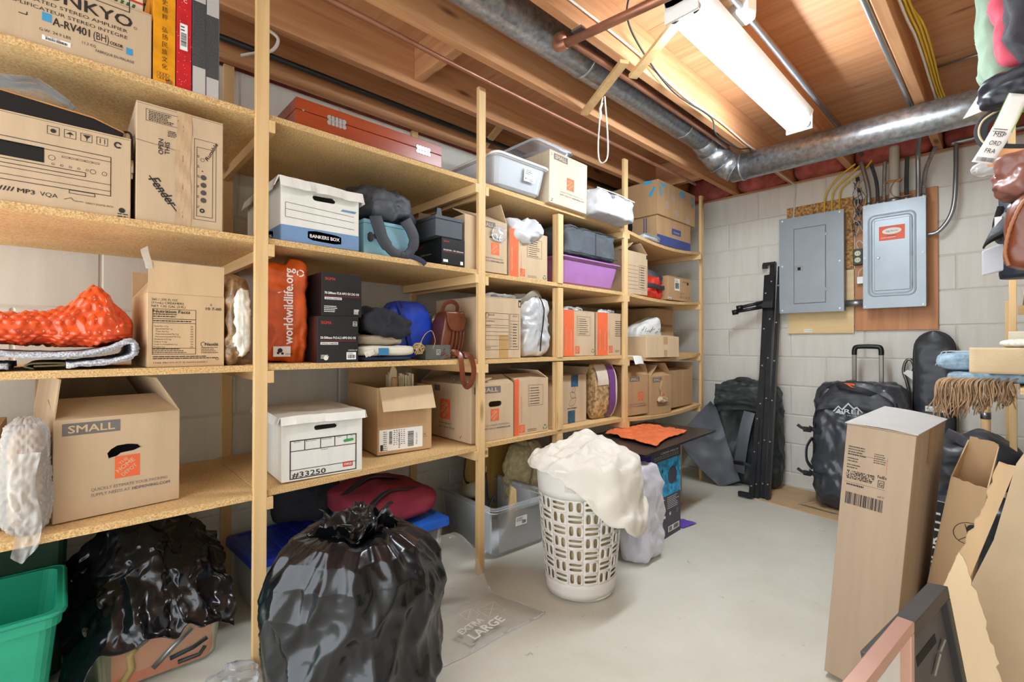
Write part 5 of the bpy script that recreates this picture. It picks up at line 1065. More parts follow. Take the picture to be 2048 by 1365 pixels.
ink(dt, fd, M_ink, [('t', 'Basement', 0.05, 0.55, 0.22, {'w': 0.30, 'skew': 0.3, 'rot': 12}), ('t', 'bedroom', 0.16, 0.28, 0.2, {'w': 0.26, 'skew': 0.3, 'rot': 12}), ('t', 'R', 0.33, 0.12, 0.2, {'skew': 0.3})], 'handwriting', 0.004)
tag(MB().tube(spline([(-1.528, -1.0, 2.118), (-1.528, 0.6, 2.116), (-1.535, 1.35, 2.110), (-1.530, 3.18, 2.112)], 6), 0.0095, 10).build('copper_pipe', M_cop, None, True), 'thin copper water pipe running along a joist above shelf fronts', 'pipe')
b = MB(); p = thing('copper_drain_pipe', 'thick copper pipe crossing under the joists with elbow', 'pipe', (-1.165, 1.335, 2.106))
MB().tube([(0.02, 0, 0), (0.62, 0.09, 0.005)], 0.0155, 14).build('cross_pipe', M_cop, p, True)
MB().tube(spline([(0.03, 0.002, 0), (0.0, -0.002, 0.0), (-0.016, 0.0, 0.016), (-0.018, 0.012, 0.045), (-0.014, 0.035, 0.062)], 5), 0.0185, 14).build('elbow', M_cop, p, True)
MB().tube([(-0.014, 0.03, 0.062), (-0.004, 0.55, 0.062), (-0.004, 1.5, 0.062)], 0.0145, 14).build('joist_bay_pipe', M_cop, p, True)
MB().box(0.07, 0.115, -0.018, 0.045, 0.012, 0.020).build('bracket', M_grey, p)
tag(MB().tube([(-2.115, -1.0, 2.188), (-2.115, 3.68, 2.188)], 0.0125, 10).build('gas_pipe', M_iron, None, True), 'black iron gas pipe beside the joist nearest the shelf wall', 'pipe')
tag(MB().tube([(-0.665, -1.0, 2.185), (-0.665, 3.62, 2.185)], 0.0115, 10).build('conduit', M_emt, None, True), 'grey steel conduit along the joist beside the shop light', 'conduit')
tag(MB().tube(spline([(-0.352, -1.0, 2.162), (-0.352, 3.0, 2.162), (-0.362, 3.35, 2.16), (-0.392, 3.58, 2.12), (-0.397, 3.632, 2.0), (-0.397, 3.632, 1.85)], 6), 0.0115, 10).build('conduit', M_emt, None, True), 'steel conduit along a joist dropping to panel with orange sticker', 'conduit')
tag(MB().tube([(-0.30, 3.028, 2.326), (0.08, 3.028, 2.326)], 0.005, 8).build('conduit', M_emt, None, True), 'thin metal strip along the subfloor seam', 'conduit')
jb = thing('junction_box', 'white ceiling junction box by the end of the shop light', 'electrical box', (-0.675, 1.76, 2.2))
MB().lathe([(0.0, -0.035), (0.046, -0.035), (0.050, -0.028), (0.050, 0.03), (0.0, 0.03)], 8).build('box', M_white, jb, bev=0.002)
MB().tube([(0, 0.04, 0.0), (0, 0.16, -0.005), (0.005, 0.30, -0.013)], 0.008, 8).build('flexible_tail', M_emt, jb, True)
# cables
M_wc = mat('white cable', '#d9d4c8', 0.45); M_bc = mat('black cable', '#1e1e20', 0.4); M_yc = mat('yellow cable', '#d8b535', 0.45)
tag(MB().tube(spline([(-1.86, 0.50, 2.142), (-1.855, 0.56, 2.12), (-1.86, 0.545, 2.07), (-1.88, 0.50, 2.05), (-1.93, 0.46, 2.045)], 8), 0.006, 8).build('cable', M_wc, None, True), 'white cable looping down behind the first tall post', 'cable')
tag(MB().tube(spline([(-1.62, 0.45, 2.25), (-1.60, 0.56, 2.19), (-1.58, 0.63, 2.17), (-1.54, 0.70, 2.21), (-1.50, 0.80, 2.24)], 8), 0.006, 8).build('cable', M_wc, None, True), 'short white cable bent under the subfloor near the top edge', 'cable')
tag(MB().tube(spline([(-1.07, 0.8, 2.20), (-1.07, 1.35, 2.205), (-1.068, 1.75, 2.195), (-1.07, 2.1, 2.165), (-1.068, 2.5, 2.17), (-1.068, 2.85, 2.155), (-1.066, 3.01, 2.16)], 8), 0.0045, 7).build('cable', M_wc, None, True), 'white cable stapled along the joist beside the shop light', 'cable')
tag(MB().tube(spline([(-0.80, 1.42, 2.24), (-0.95, 1.50, 2.30), (-1.02, 1.56, 2.25), (-1.045, 1.72, 2.19), (-1.058, 2.0, 2.135), (-1.052, 2.35, 2.14), (-1.052, 2.42, 2.07), (-1.048, 2.68, 2.075), (-1.04, 2.82, 2.11), (-1.035, 2.86, 2.07)], 8), 0.004, 7).build('power_cord', M_bc, None, True), 'black power cord drooping from the shop light toward the duct', 'cable')
rp = thing('rope_loop', 'white cord loop hanging from the ceiling bridging', 'rope', (-1.30, 1.79, 1.83))
MB().tube(spline([(0.0, 0.0, 0.302), (-0.012, 0.0, 0.25), (-0.026, 0.0, 0.10), (-0.020, 0.0, 0.02), (0.004, 0.0, 0.0), (0.026, 0.0, 0.025), (0.026, 0.0, 0.12), (0.014, 0.0, 0.26), (0.010, 0.0, 0.302)], 8), 0.0035, 7).build('cord', M_wc, rp, True)
MB().tube([(-0.016, 0.004, 0.21), (-0.010, -0.004, 0.235), (-0.016, 0.0, 0.255), (-0.006, 0.004, 0.28)], 0.0055, 6).build('knot', M_wc, rp, True)
for k in range(4):
    tag(MB().tube(spline([(-0.288+0.006*k, -0.8, 2.20+0.018*k), (-0.284+0.006*(k % 3), 1.9, 2.21+0.02*k), (-0.270+0.008*k, 2.45, 2.205+0.012*k), (-0.268+0.007*k, 2.95, 2.19+0.012*k), (-0.262+0.012*k, 3.2, 2.165-0.01*k), (-0.285+0.004*k, 3.42, 2.17)], 7), 0.0048, 7).build('cable', M_yc if k else M_wc, None, True), 'cable in the yellow bundle running along the joist by hanging jackets' if k else 'white cable clipped below the yellow cable bundle', 'cable', 'yellow cables along the joist' if k else None)
# ---- backing boards
def slab(name, label, x0, x1, y0, y1, z0, z1, m, cat='board'): return tag(MB().box(x0, x1, y0, y1, z0, z1).build(name, m, None, bev=0.0015), label, cat)
M_osb = speckle('oriented strand board', '#7f5526', '#b98544', '#d9b275', 55, 0.7, 0.3)
YW = YF-0.005
slab('osb_backboard', 'oriented strand board fixed to wall behind the grey panels', -1.118, -0.728, YW-0.012, YW, 1.492, 1.962, M_osb)
slab('pine_backboard', 'pale pine board on wall below the strand board', -1.110, -0.724, YW-0.018, YW, 1.075, 1.488, wood('pale pine', '#d8b67c', '#e8cd9c', 'x', 0.55))
t_ = bpy.data.objects['pine_backboard']; ink(t_, Face((-1.01, YW-0.018, 1.085), (0.05, 0, 0), (0, 0, 0.022)), M_lab, [('r', 0, 0, 1, 1)], 'paper_tag'); ink(t_, Face((-1.01, YW-0.018, 1.085), (0.05, 0, 0), (0, 0, 0.022)), M_ink, [('t', '3 1/2 x 24', 0.05, 0.3, 0.4, {'w': 0.85})], 'tag_print', 0.0014)
slab('plywood_backboard', 'orange plywood backing board behind panel with orange sticker', -0.720, -0.318, YW-0.018, YW, 1.090, 1.930, wood('orange plywood', '#b06f3c', '#cc8d56', 'z', 0.5))
# ---- breaker panels
M_pan = mat('grey enamel', '#939ca2', 0.38, 0.1, var=0.03); M_pan2 = mat('grey hammer enamel', '#9fa9b0', 0.33, 0.15, var=0.03)
def screws(t, pts, y):
    for x, z in pts:
        MB().lathe([(0.006, 0), (0.006, 0.0015), (0.004, 0.003), (0.0, 0.003)], 10, Matrix.Translation((x, y, z)) @ Matrix.Rotation(PI/2, 4, 'X')).build('screw', M_lab, t)
t = thing('breaker_panel', 'flat grey breaker panel with small square latch', 'electrical panel', (-1.138, YW-0.105, 1.215))
W_, H_ = 0.378, 0.655
MB().box(0.008, W_-0.008, 0.004, 0.086, 0.008, H_-0.008).build('cabinet', M_pan, t)
MB().box(0, W_, 0, 0.004, 0, H_).build('cover', M_pan, t, bev=0.0012)
d_ = MB().box(0.094, 0.276, -0.0035, 0.0, 0.065, 0.570).build('door', M_pan, t, bev=0.0015)
for nm_, q_ in (('door_gap', (0.090, 0.094, 0.061, 0.574)), ('door_gap', (0.276, 0.280, 0.061, 0.574)), ('door_gap', (0.094, 0.276, 0.061, 0.065)), ('door_gap', (0.094, 0.276, 0.570, 0.574))): MB().box(q_[0], q_[1], -0.0006, 0.0, q_[2], q_[3]).build(nm_, M_inkg, t)
MB().box(0.098, 0.148, -0.006, -0.0035, 0.285, 0.320).build('latch_plate', M_grey, t, bev=0.001); MB().box(0.116, 0.134, -0.0075, -0.006, 0.288, 0.308).build('latch', M_dark, t)
for z in (0.14, 0.50): MB().box(0.276, 0.284, -0.004, 0, z, z+0.02).build('hinge', M_grey, t)
screws(t, [(0.02, 0.02), (0.02, 0.325), (0.02, 0.64), (0.355, 0.02), (0.355, 0.325), (0.355, 0.64)], 0)
t = thing('breaker_panel', 'grey breaker panel with embossed door and orange sticker', 'electrical panel', (-0.658, YW-0.125, 1.222))
W_, H_ = 0.298, 0.640
MB().box(0.004, W_-0.004, 0.004, 0.104, 0.004, H_-0.004).build('cabinet', M_pan2, t)
MB().box(0, W_, 0, 0.005, 0, H_).build('cover', M_pan2, t, bev=0.0015)
def rr_(x0, x1, z0, z1, r, n=5): return [(cx+r*math.cos(math.radians(a0+90*i/(n-1))), cz+r*math.sin(math.radians(a0+90*i/(n-1)))) for cx, cz, a0 in ((x1-r, z1-r, 0), (x0+r, z1-r, 90), (x0+r, z0+r, 180), (x1-r, z0+r, 270)) for i in range(n)]
MB().tube([(x, 0.0, z) for x, z in rr_(0.030, 0.250, 0.075, 0.565, 0.03)], 0.005, 8, closed=True).build('embossed_ring', M_pan2, t, True)
MB().tube([(x, -0.001, z) for x, z in rr_(0.044, 0.236, 0.090, 0.550, 0.026)], 0.004, 8, closed=True).build('embossed_ring', M_pan2, t, True)
MB().box(0.058, 0.228, -0.006, -0.0005, 0.105, 0.535).build('door', M_pan2, t, bev=0.003)
g = Face((0.058, -0.0062, 0.105), (0.17, 0, 0), (0, 0, 0.43)); ink(t, g, mat('orange sticker', '#e2603c', 0.5), [('r', 0.14, 0.70, 0.72, 0.20)], 'orange_sticker')
ink(t, g, M_wp, [('p', [(0.5+0.27*math.cos(a*PI/12), 0.825+0.045*math.sin(a*PI/12)) for a in range(24)]), ('fine', 0.2, 0.735, 0.5, 1, 0.1, 0.008)], 'sticker_oval', 0.0012); ink(t, g, M_ink, [('t', 'A&J Electric', 0.5, 0.815, 0.022, {'a': 'C', 'w': 0.34, 'skew': 0.3}), ('t', 'EMERGENCY', 0.5, 0.755, 0.014, {'a': 'C', 'w': 0.26})], 'sticker_print', 0.0016)
MB().lathe([(0.008, 0), (0.008, 0.006), (0.006, 0.008), (0, 0.008)], 12, Matrix.Translation((0.078, -0.006, 0.305)) @ Matrix.Rotation(PI/2, 4, 'X')).build('latch', M_silv, t)
for z in (0.13, 0.30, 0.47): MB().cyl((0.236, -0.006, z), (0.236, -0.006, z+0.022), 0.004, 8).build('hinge', M_silv, t)
screws(t, [(0.012, 0.012), (0.012, 0.315), (0.012, 0.62), (0.285, 0.012), (0.285, 0.315), (0.285, 0.628)], 0)
tag(MB().cyl((-0.759, YW-0.06, 1.265), (-0.660, YW-0.06, 1.265), 0.022, 16).build('conduit_nipple', M_emt, None, True), 'short thick conduit joining the two grey breaker panels', 'conduit')
# outlet box between the panels
t = thing('outlet_box', 'dark metal box with cream duplex outlet between the breaker panels', 'outlet', (-0.722, YW-0.062, 1.508))
MB().box(0, 0.052, 0.002, 0.045, 0, 0.102).build('box', mat('dark green metal', '#2c3230', 0.4, 0.5), t, bev=0.004); MB().box(0.002, 0.050, -0.001, 0.002, 0.002, 0.100).build('cover', mat('dark green metal', '#2c3230', 0.4), t, bev=0.001)
for z in (0.030, 0.072):
    MB().lathe([(0.0165, 0), (0.0165, 0.003), (0.0, 0.003)], 14, Matrix.Translation((0.026, -0.001, z)) @ Matrix.Rotation(PI/2, 4, 'X')).build('receptacle', mat('ivory plastic', '#d9cca6', 0.4), t)
    MB().box(0.019, 0.021, -0.0045, -0.004, z-0.004, z+0.005).box(0.031, 0.033, -0.0045, -0.004, z-0.004, z+0.005).build('slot', M_dark, t)
MB().tube(spline([(0.03, 0.01, 0.10), (0.02, -0.005, 0.135), (0.04, -0.008, 0.15), (0.06, 0.0, 0.12)], 6), 0.0025, 6).build('wire', M_wc, t, True)
t = thing('transformer', 'small silver doorbell transformer hanging between the breaker panels', 'transformer', (-0.705, YW-0.055, 1.385)); MB().box(0, 0.04, 0, 0.035, 0, 0.05).build('core', M_silv, t, bev=0.004); MB().tube(spline([(0.01, 0.01, 0.05), (0.015, 0.0, 0.08), (0.035, 0.0, 0.10), (0.045, 0.01, 0.08)], 6), 0.002, 6).build('wire', M_wc, t, True)
# wires beside the panel
t = thing('wire_tangle', 'tangle of thin wires and clips left of the stickered breaker panel', 'wires', (-0.715, YW-0.03, 1.70))
q = random.Random(4)
for k in range(11):
    x = q.uniform(0.0, 0.05); MB().tube(spline([(x+q.uniform(-0.02, 0.03), q.uniform(-0.05, 0.0), 0.05*j+q.uniform(-0.02, 0.02)) for j in range(8)], 5), 0.0018, 5).build('wire', (M_bc, M_wc, M_emt, M_yc)[k % 4 if k % 4 < 3 else (3 if k == 7 else 0)], t, True)
for k in range(5): MB().box(0.01+0.008*(k % 2), 0.03+0.008*(k % 2), -0.04, -0.015, 0.06+0.07*k, 0.085+0.07*k).build('clip', M_blk, t, bev=0.003)
# conduits into the top of the stickered panel
def riser(name, label, x, r, m, y=YW-0.075, top=2.12, bend=0.0, ribbed=False, dy=0.0):
    pts = spline([(x, y, 1.860), (x, y, 1.95), (x+bend*0.3, y+dy, 2.03), (x+bend, y+dy*2, top)], 8)
    t = thing(name, label, 'conduit', (0, 0, 0)); t.location = (x, y, 1.860); L = [Vector(p)-Vector((x, y, 1.860)) for p in pts]
    if ribbed:
        n = 70; P = []; R = []
        for i in range(n):
            f_ = i/(n-1)*(len(L)-1); a = int(min(f_, len(L)-2)); P.append(L[a].lerp(L[a+1], f_-a)); R.append(r*(1.0 if i % 2 else 0.86))
        MB().tube(P, R, 10).build('flexible_sleeve', m, t, False)
    else: MB().tube(L, r, 12).build('pipe', m, t, True)
    MB().cyl((0, 0, 0), (0, 0, 0.026), r*1.25, 12).build('connector', M_emt, t, True)
M_dflex = mat('dark flexible conduit', '#4d5154', 0.4, 0.7)
riser('conduit', 'bare steel conduit entering panel top, nearest the strand board', -0.636, 0.0125, M_emt, bend=-0.04, top=2.16)
riser('flexible_conduit', 'dark ribbed conduit next to the nearest-board steel conduit', -0.592, 0.0105, M_dflex, bend=-0.03, ribbed=True)
riser('flexible_conduit', 'steel ribbed conduit just before the thick pale pipe', -0.560, 0.0105, M_emt, bend=0.005, ribbed=True)
riser('service_pipe', 'thick pale service pipe with copper clamp entering panel top', -0.510, 0.026, mat('grey pvc', '#b9b3a6', 0.5), top=2.20)
riser('flexible_conduit', 'dark ribbed conduit between thick pale pipe and steel conduit', -0.453, 0.0115, M_dflex, bend=0.004, ribbed=True)
riser('flexible_conduit', 'steel ribbed conduit curving right at the panel corner', -0.374, 0.0115, M_emt, bend=0.06, ribbed=True, dy=-0.04)
t = thing('ground_clamp', 'brass ground clamp around the thick pale service pipe', 'clamp', (-0.510, YW-0.105, 1.985)); MB().box(-0.04, 0.04, -0.004, 0.004, -0.006, 0.006).build('jaw', mat('brass', '#a5763f', 0.35, 0.8), t, bev=0.002)
for sx in (-0.034, 0.034): MB().cyl((sx, -0.012, 0), (sx, 0.012, 0), 0.006, 8).build('bolt', MATS['brass'], t)
MB().tube(spline([(0.01, -0.006, 0.0), (-0.015, -0.012, -0.05), (0.0, -0.010, -0.09), (0.03, 0.0, -0.10), (0.09, 0.0, -0.10)], 6), 0.0025, 6).build('ground_wire', M_cop, t, True)
tag(MB().tube(spline([(-0.358, YW-0.07, 1.645), (-0.315, YW-0.07, 1.652), (-0.268, YW-0.07, 1.715), (-0.244, YW-0.07, 1.81), (-0.236, YW-0.07, 2.0), (-0.234, YW-0.07, 2.13), (-0.21, YW-0.07, 2.145), (0.3, YW-0.07, 2.145)], 8), 0.0115, 12).build('conduit', M_emt, None, True), 'steel conduit bending from the side of stickered panel up the wall', 'conduit')
for k in range(3):
    x = -0.885+0.042*k
    tag(MB().tube(spline([(x, YW-0.022, 1.868), (x, YW-0.022, 1.96), (x+0.02, YW-0.03, 2.03), (x+0.09+0.02*k, YW-0.05, 2.10), (x+0.18, YW-0.06, 2.155)], 7), 0.0055, 7).build('cable', M_yc, None, True), 'yellow cable rising from the flat breaker panel in a row of three', 'cable', 'yellow cables above the flat panel')
tag(MB().tube(spline([(-1.075, YW-0.018, 1.868), (-1.068, YW-0.012, 2.0), (-1.062, YW-0.012, 2.10), (-1.075, YW-0.10, 2.128), (-1.085, 3.40, 2.14)], 7), 0.005, 7).build('cable', M_wc, None, True), 'white cable stapled up the wall from the flat panel', 'cable')

# ================================================================ ON THE FLOOR UNDER AND BEFORE THE SHELVES
M_poly = mat('black polythene', '#101114', 0.2, var=0.05, bmp=0.3, bscale=26, spec=0.6)
M_green_p = mat('green plastic', '#1f9272', 0.35, var=0.05); M_dgreen = mat('dark green plastic', '#16301f', 0.4, var=0.08)
tote('green_tub', 'bright green plastic tub partly under the lowest shelf', (-1.605, -0.44, 0.0), 0.432, 0.32, 0.345, M_green_p, taper=0.07)
tote('dark_green_tub', 'dark green plastic tub behind the bright green one', (-1.945, -0.44, 0.0), 0.45, 0.225, 0.47, M_dgreen, taper=0.03, lid=M_dgreen)
M_yel = film('yellowed clear plastic', '#e9e6c8', 0.16, 0.2)
t = tote('tool_tote', 'clear plastic tote of tools with black plastic thrown over it', (-1.738, 0.055, 0.0), 0.318, 0.36, 0.205, M_yel, taper=0.045, rz=-1)
b = MB(); b.prism([(x, z) for x, z in rr_(0.045, 0.29, 0.015, 0.165, 0.03)] , 0.018, 0.022, Matrix(((1, 0, 0, 0), (0, 0, 1, 0), (0, 1, 0, 0), (0, 0, 0, 1)))); b.build('orange_tool_tray', mat('orange tray', '#d8612f', 0.5, var=0.06), t)
for k, pts in enumerate(([(0.07, 0.03), (0.09, 0.06), (0.085, 0.10), (0.10, 0.115)], [(0.10, 0.115), (0.145, 0.14), (0.20, 0.15), (0.25, 0.155)], [(0.14, 0.04), (0.19, 0.085), (0.235, 0.12)], [(0.18, 0.05), (0.24, 0.06), (0.275, 0.075)], [(0.20, 0.03), (0.255, 0.03), (0.27, 0.05)])):
    MB().tube([(x, 0.014, z) for x, z in pts], (0.010, 0.007, 0.008, 0.007, 0.006)[k], 8).build('hand_tool', (mat('tan handle', '#b39a62', 0.5), M_blk, M_grey, M_blk, M_iron)[k], t, True)
# black plastic thrown over the tool tote
t = thing('black_plastic_sheet', 'crumpled black plastic bag heaped over the clear tool tote', 'plastic bag', (-1.74, 0.20, 0.212), 90)
def bps(u, v):
    x = -0.205+0.395*u; y = -0.075+0.36*v                      # along the shelf, into the shelf
    hump = 0.135*math.exp(-((x+0.0)/0.17)**2)*smooth(-0.12, 0.10, y)+0.10*smooth(0.05, 0.26, y)*smooth(-0.22, -0.02, x)*(1-smooth(0.14, 0.20, x)*0.5)
    z = 0.012+hump
    edge = smooth(0.02, -0.075, y); z -= 0.075*edge
    z -= 0.13*smooth(-0.12, -0.205, x)*smooth(0.2, -0.05, y)
    z += 0.055*ridge((x*1.0, y*0.7, 0.3), 7, 3, 2)*(0.55+0.45*smooth(-0.06, 0.05, y))+0.012*ridge((x+0.4*y, y*0.5, 0.7), 20, 5, 1)
    y2 = y-0.02*edge+0.02*fbm((x, y, z), 13, 2); x2 = x+0.02*fbm((x, y, z), 12, 8)
    return (x2, y2, z)
MB().grid(bps, 130, 110).build('sheet', M_poly, t, True, solid=0.0008)
t = thing('plastic_scrap', 'small crumpled clear plastic scrap on floor at foot of first post', 'plastic', (-1.56, 0.36, 0.0), 0)
soft('film', M_clear, t, 0.055, 0.06, 0.022, 0.8, 0.8, 0.02, 22, 4, 50, 30, 0.9, (0, 0, 0))
# blue-lidded tote
M_cgrey = film('grey clear plastic', '#c9ccd0', 0.5, 0.3); M_bluelid = mat('blue plastic lid', '#1c2f96', 0.35, var=0.05)
t = tote('blue_lid_tote', 'grey storage tote with dark blue lid between post and bin bag', (-1.845, 0.500, 0.0), 0.285, 0.30, 0.215, M_cgrey, lid=M_bluelid, rz=3)
b = MB()
for i in range(4): b.box(0.05+0.05*i, 0.08+0.05*i, 0.05, 0.26, 0.228, 0.232)
b.build('lid_ribs', M_bluelid, t)
t = tote('clear_tote_blue_lid', 'clear tote with bright blue lid under the maroon cushion', (-1.69, 0.83, 0.0), 0.37, 0.40, 0.235, M_frost2, lid=mat('bright blue plastic', '#2864c8', 0.35, var=0.04))
soft('contents', mat('grey clothes', '#9aa0a6', 0.9, var=0.2), t, 0.16, 0.17, 0.09, 0.4, 0.4, 0.012, 14, 3, 30, 20, 0.5, (0.185, 0.2, 0.02))
t = thing('maroon_cushion', 'maroon and black seat cushion lying on blue-lidded clear tote', 'cushion', (-1.70, 0.82, 0.2640), 90)
def mc(p, d): p.z *= 1-0.25*smooth(0.1, 0.2, p.x); p.z += 0.02*math.exp(-((p.x+0.02)/0.07)**2)*max(d.z, 0); return p
soft('pad', mat('maroon cloth', '#8c2c3c', 0.85, var=0.08, bmp=0.25, bscale=200), t, 0.19, 0.19, 0.062, 0.4, 0.5, 0.012, 9, 4, 70, 40, 0.5, (0.19, 0.20, 0), mc)
strap('black_band', [(0.03, 0.012, 0.10), (0.12, 0.03, 0.142), (0.22, 0.05, 0.128), (0.30, 0.09, 0.112), (0.375, 0.15, 0.07)], 0.03, 0.006, M_nyl, t, (0, 0.2, 1))
strap('black_band', [(0.02, 0.2, 0.11), (0.14, 0.24, 0.150), (0.24, 0.22, 0.138), (0.33, 0.24, 0.09)], 0.04, 0.006, M_nyl, t, (0, 0.2, 1))
t = thing('black_cloth_bundle', 'limp black cloth draped at the back of the maroon cushion', 'cloth', (-2.06, 0.62, 0.245), 90)
soft('cloth', Cc['black'], t, 0.13, 0.07, 0.085, 0.6, 0.5, 0.025, 10, 3, 50, 30, 0.7, (0.14, 0.05, 0))
# big bin bag
t = thing('bin_bag', 'big full black bin bag with gathered open top before the first post', 'bin bag', (-1.272, 0.605, 0.0), 0)
PR = [(0.0, 0.150), (0.015, 0.180), (0.06, 0.200), (0.14, 0.208), (0.24, 0.208), (0.33, 0.204), (0.40, 0.192), (0.450, 0.160), (0.480, 0.122), (0.488, 0.090), (0.470, 0.060), (0.450, 0.046), (0.470, 0.052), (0.492, 0.064), (0.506, 0.078), (0.510, 0.088)]
def prof(v):
    f_ = v*(len(PR)-1); i = min(int(f_), len(PR)-2); q = f_-i; q = q*q*(3-2*q)*0.5+q*0.5; return PR[i][0]+(PR[i+1][0]-PR[i][0])*q, PR[i][1]+(PR[i+1][1]-PR[i][1])*q
def bin_(u, v):
    a = 2*PI*u; z, r = prof(v); c, s_ = math.cos(a), math.sin(a)
    k = smooth(0.22, 0.62, v); tw = a+0.9*z
    folds = k*(0.10*math.sin(6*tw+1.2)+0.08*abs(math.sin(4.5*tw+0.4))+0.05*math.sin(13*tw+2.0))*(0.65 if v < 0.75 else 1.6)
    rr2 = r*(1+folds*0.8)
    P0 = Vector((c*0.22, s_*0.22, z))
    dgl = math.exp(-((a-math.radians(205))/0.30)**2)*math.exp(-((z-0.18)/0.12)**2)*0.035
    disp = 0.045*ridge((c*0.22, s_*0.22, z*0.6), 4.2, 4, 2)+0.020*ridge((c*0.22+0.35*z, s_*0.22-0.3*z, z*0.15), 11, 2, 1)+0.007*ridge((c*0.22-0.5*z, s_*0.22+0.3*z, z*0.2), 26, 9, 1)
    rr2 += disp*(1 if v < 0.62 else 0.5)+dgl
    zz = z+(0.030*fbm((c*0.3, s_*0.3, 0.2), 9, 3)+0.022*math.sin(5*a+0.8))*smooth(0.5, 0.7, v)
    return (c*rr2*0.95, s_*rr2*1.02, max(zz, 0.0))
MB().grid(bin_, 260, 170, True).build('bag_film', M_poly, t, True)
soft('gathered_top', M_poly, t, 0.066, 0.074, 0.045, 0.7, 0.7, 0.045, 17, 3, 90, 60, 0.9, (0, 0.0, 0.415), None, False)
soft('contents', M_blk, t, 0.12, 0.13, 0.19, 0.5, 0.5, 0.0, 8, 1, 24, 16, 0.5, (0, 0, 0.02))
# clear vacuum storage bag spilling on the floor
t = thing('vacuum_bag', 'clear vacuum storage bag lettered EXTRA LARGE spread on the floor', 'storage bag', (-1.42, 1.08, 0.0), 0)
M_vac = film('clear vacuum film', '#f0eee8', 0.17, 0.07)
C0, C1, C2, C3 = Vector((-1.22, 0.70)), Vector((-1.20, 1.30)), Vector((-1.57, 1.22)), Vector((-1.60, 0.78))
def vb(u, v):
    p = C0.lerp(C1, u).lerp(C3.lerp(C2, u), v); z = 0.006+0.007*(1+ridge((p.x, p.y, 0), 14, 2, 2))*0.8*min(1, 8*min(u, 1-u, v+0.05))
    z += 0.22*smooth(0.62, 1.0, v)*(1-smooth(0.2, 0.95, abs(u-0.70)*1.4))*1.0
    return (p.x+1.42+0.008*fbm((p.x, p.y, 1), 9), p.y-1.08, max(z, 0.001))
MB().grid(vb, 60, 60).build('film', M_vac, t, True)
rr9 = [vb(u_/30, 0.0) for u_ in range(31)]; MB().tube([(x, y, 0.005) for x, y, z in rr9], 0.003, 5).build('zip_edge', M_clear, t)
rr9 = [vb(1.0, v_/30) for v_ in range(22)]; MB().tube([(x, y, max(z, 0.004)) for x, y, z in rr9], 0.003, 5).build('side_seam', M_clear, t)
vx, vy, vz = vb(0.30, 0.30); MB().lathe([(0.026, 0.0), (0.027, 0.006), (0.022, 0.010), (0.014, 0.011), (0.014, 0.015), (0.0, 0.015)], 24, Matrix.Translation((vx, vy, vz))).build('valve', M_white, t, True)
gv = Face((0.205, -0.20, 0.0245), (0, 0.36, 0), (-0.18, 0, 0.0)); ink(t, gv, M_wp, [('t', 'LARGE', 0.30, 0.06, 0.22, {'w': 0.42, 'bold': 0.03, 'rot': 6}), ('t', 'EXTRA', 0.26, 0.34, 0.16, {'w': 0.3, 'bold': 0.02, 'rot': 6}), ('o', 0.62, 0.40, 0.22, 0.40, 0.001), ('l', 0.64, 0.45, 0.82, 0.75), ('l', 0.66, 0.75, 0.8, 0.5), ('o', 0.44, 0.62, 0.15, 0.3, 0.001), ('l', 0.45, 0.66, 0.58, 0.9)], 'lettering')
# open clear tote with odds and ends
t = tote('open_clear_tote', 'open clear plastic tote of odds and ends beside second post', (-1.635, 1.425, 0.0), 0.37, 0.46, 0.245, M_frost2, rz=-2.5, taper=0.05)
g = Face((0.02, 0.010, 0.02), (0.33, 0, 0), (0, -0.012, 0.22)); ink(t, g, M_lab, [('r', 0.34, 0.52, 0.22, 0.20)], 'paper_label', 0.003); ink(t, g, M_ink, [('fine', 0.36, 0.68, 0.14, 3, 0.03, 0.012), ('bar', 0.46, 0.55, 0.08, 0.07)], 'label_print', 0.0045)
t = thing('folded_umbrella', 'black folded umbrella standing point up in the open clear tote', 'umbrella', (-1.80, 1.50, 0.024), 0)
MB().tube([(0, 0, 0), (0.002, 0.004, 0.12), (0.004, 0.008, 0.20), (0.006, 0.010, 0.30), (0.007, 0.012, 0.345)], [0.028, 0.026, 0.018, 0.009, 0.004], 8).build('canopy', M_nyl, t, True)
MB().cyl((0.007, 0.012, 0.34), (0.008, 0.012, 0.372), 0.003, 8).build('tip', M_silv, t)
MB().tube(spline([(0.01, 0.02, 0.16), (0.018, 0.055, 0.215), (0.02, 0.06, 0.19)], 6), 0.008, 8).build('handle', M_nyl, t, True)
t = thing('pine_offcut', 'flat pale pine offcut standing in the open clear tote', 'wood', (-1.70, 1.565, 0.022), 0, rx=4)
MB().prism([(0, 0), (0.055, 0.01), (0.06, 0.27), (0.035, 0.29), (0.03, 0.26), (0.0, 0.11)], 0, 0.016, Matrix(((0.35, 0, 0.9, 0), (0.9, 0, -0.35, 0), (0, 1, 0, 0), (0, 0, 0, 1)))).build('board', MATS['pale pine'], t)
t = thing('paper_roll', 'roll of cream paper lying on scraps in the open clear tote', 'paper', (-1.985, 1.505, 0.05), 0)
b = MB(); b.lathe([(0.036, -0.07), (0.040, -0.07), (0.040, 0.07), (0.036, 0.07), (0.036, -0.07)], 22, Matrix.Translation((0, 0.08, 0.17)) @ Matrix.Rotation(1.2, 4, 'Y')); b.build('roll', mat('cream stock', '#c9bfa4', 0.7), t, True)
MB().box(-0.07, 0.07, 0.01, 0.15, -0.02, 0.125).build('scraps', mat('brown scraps', '#6d5135', 0.8, var=0.3, scale=30), t)
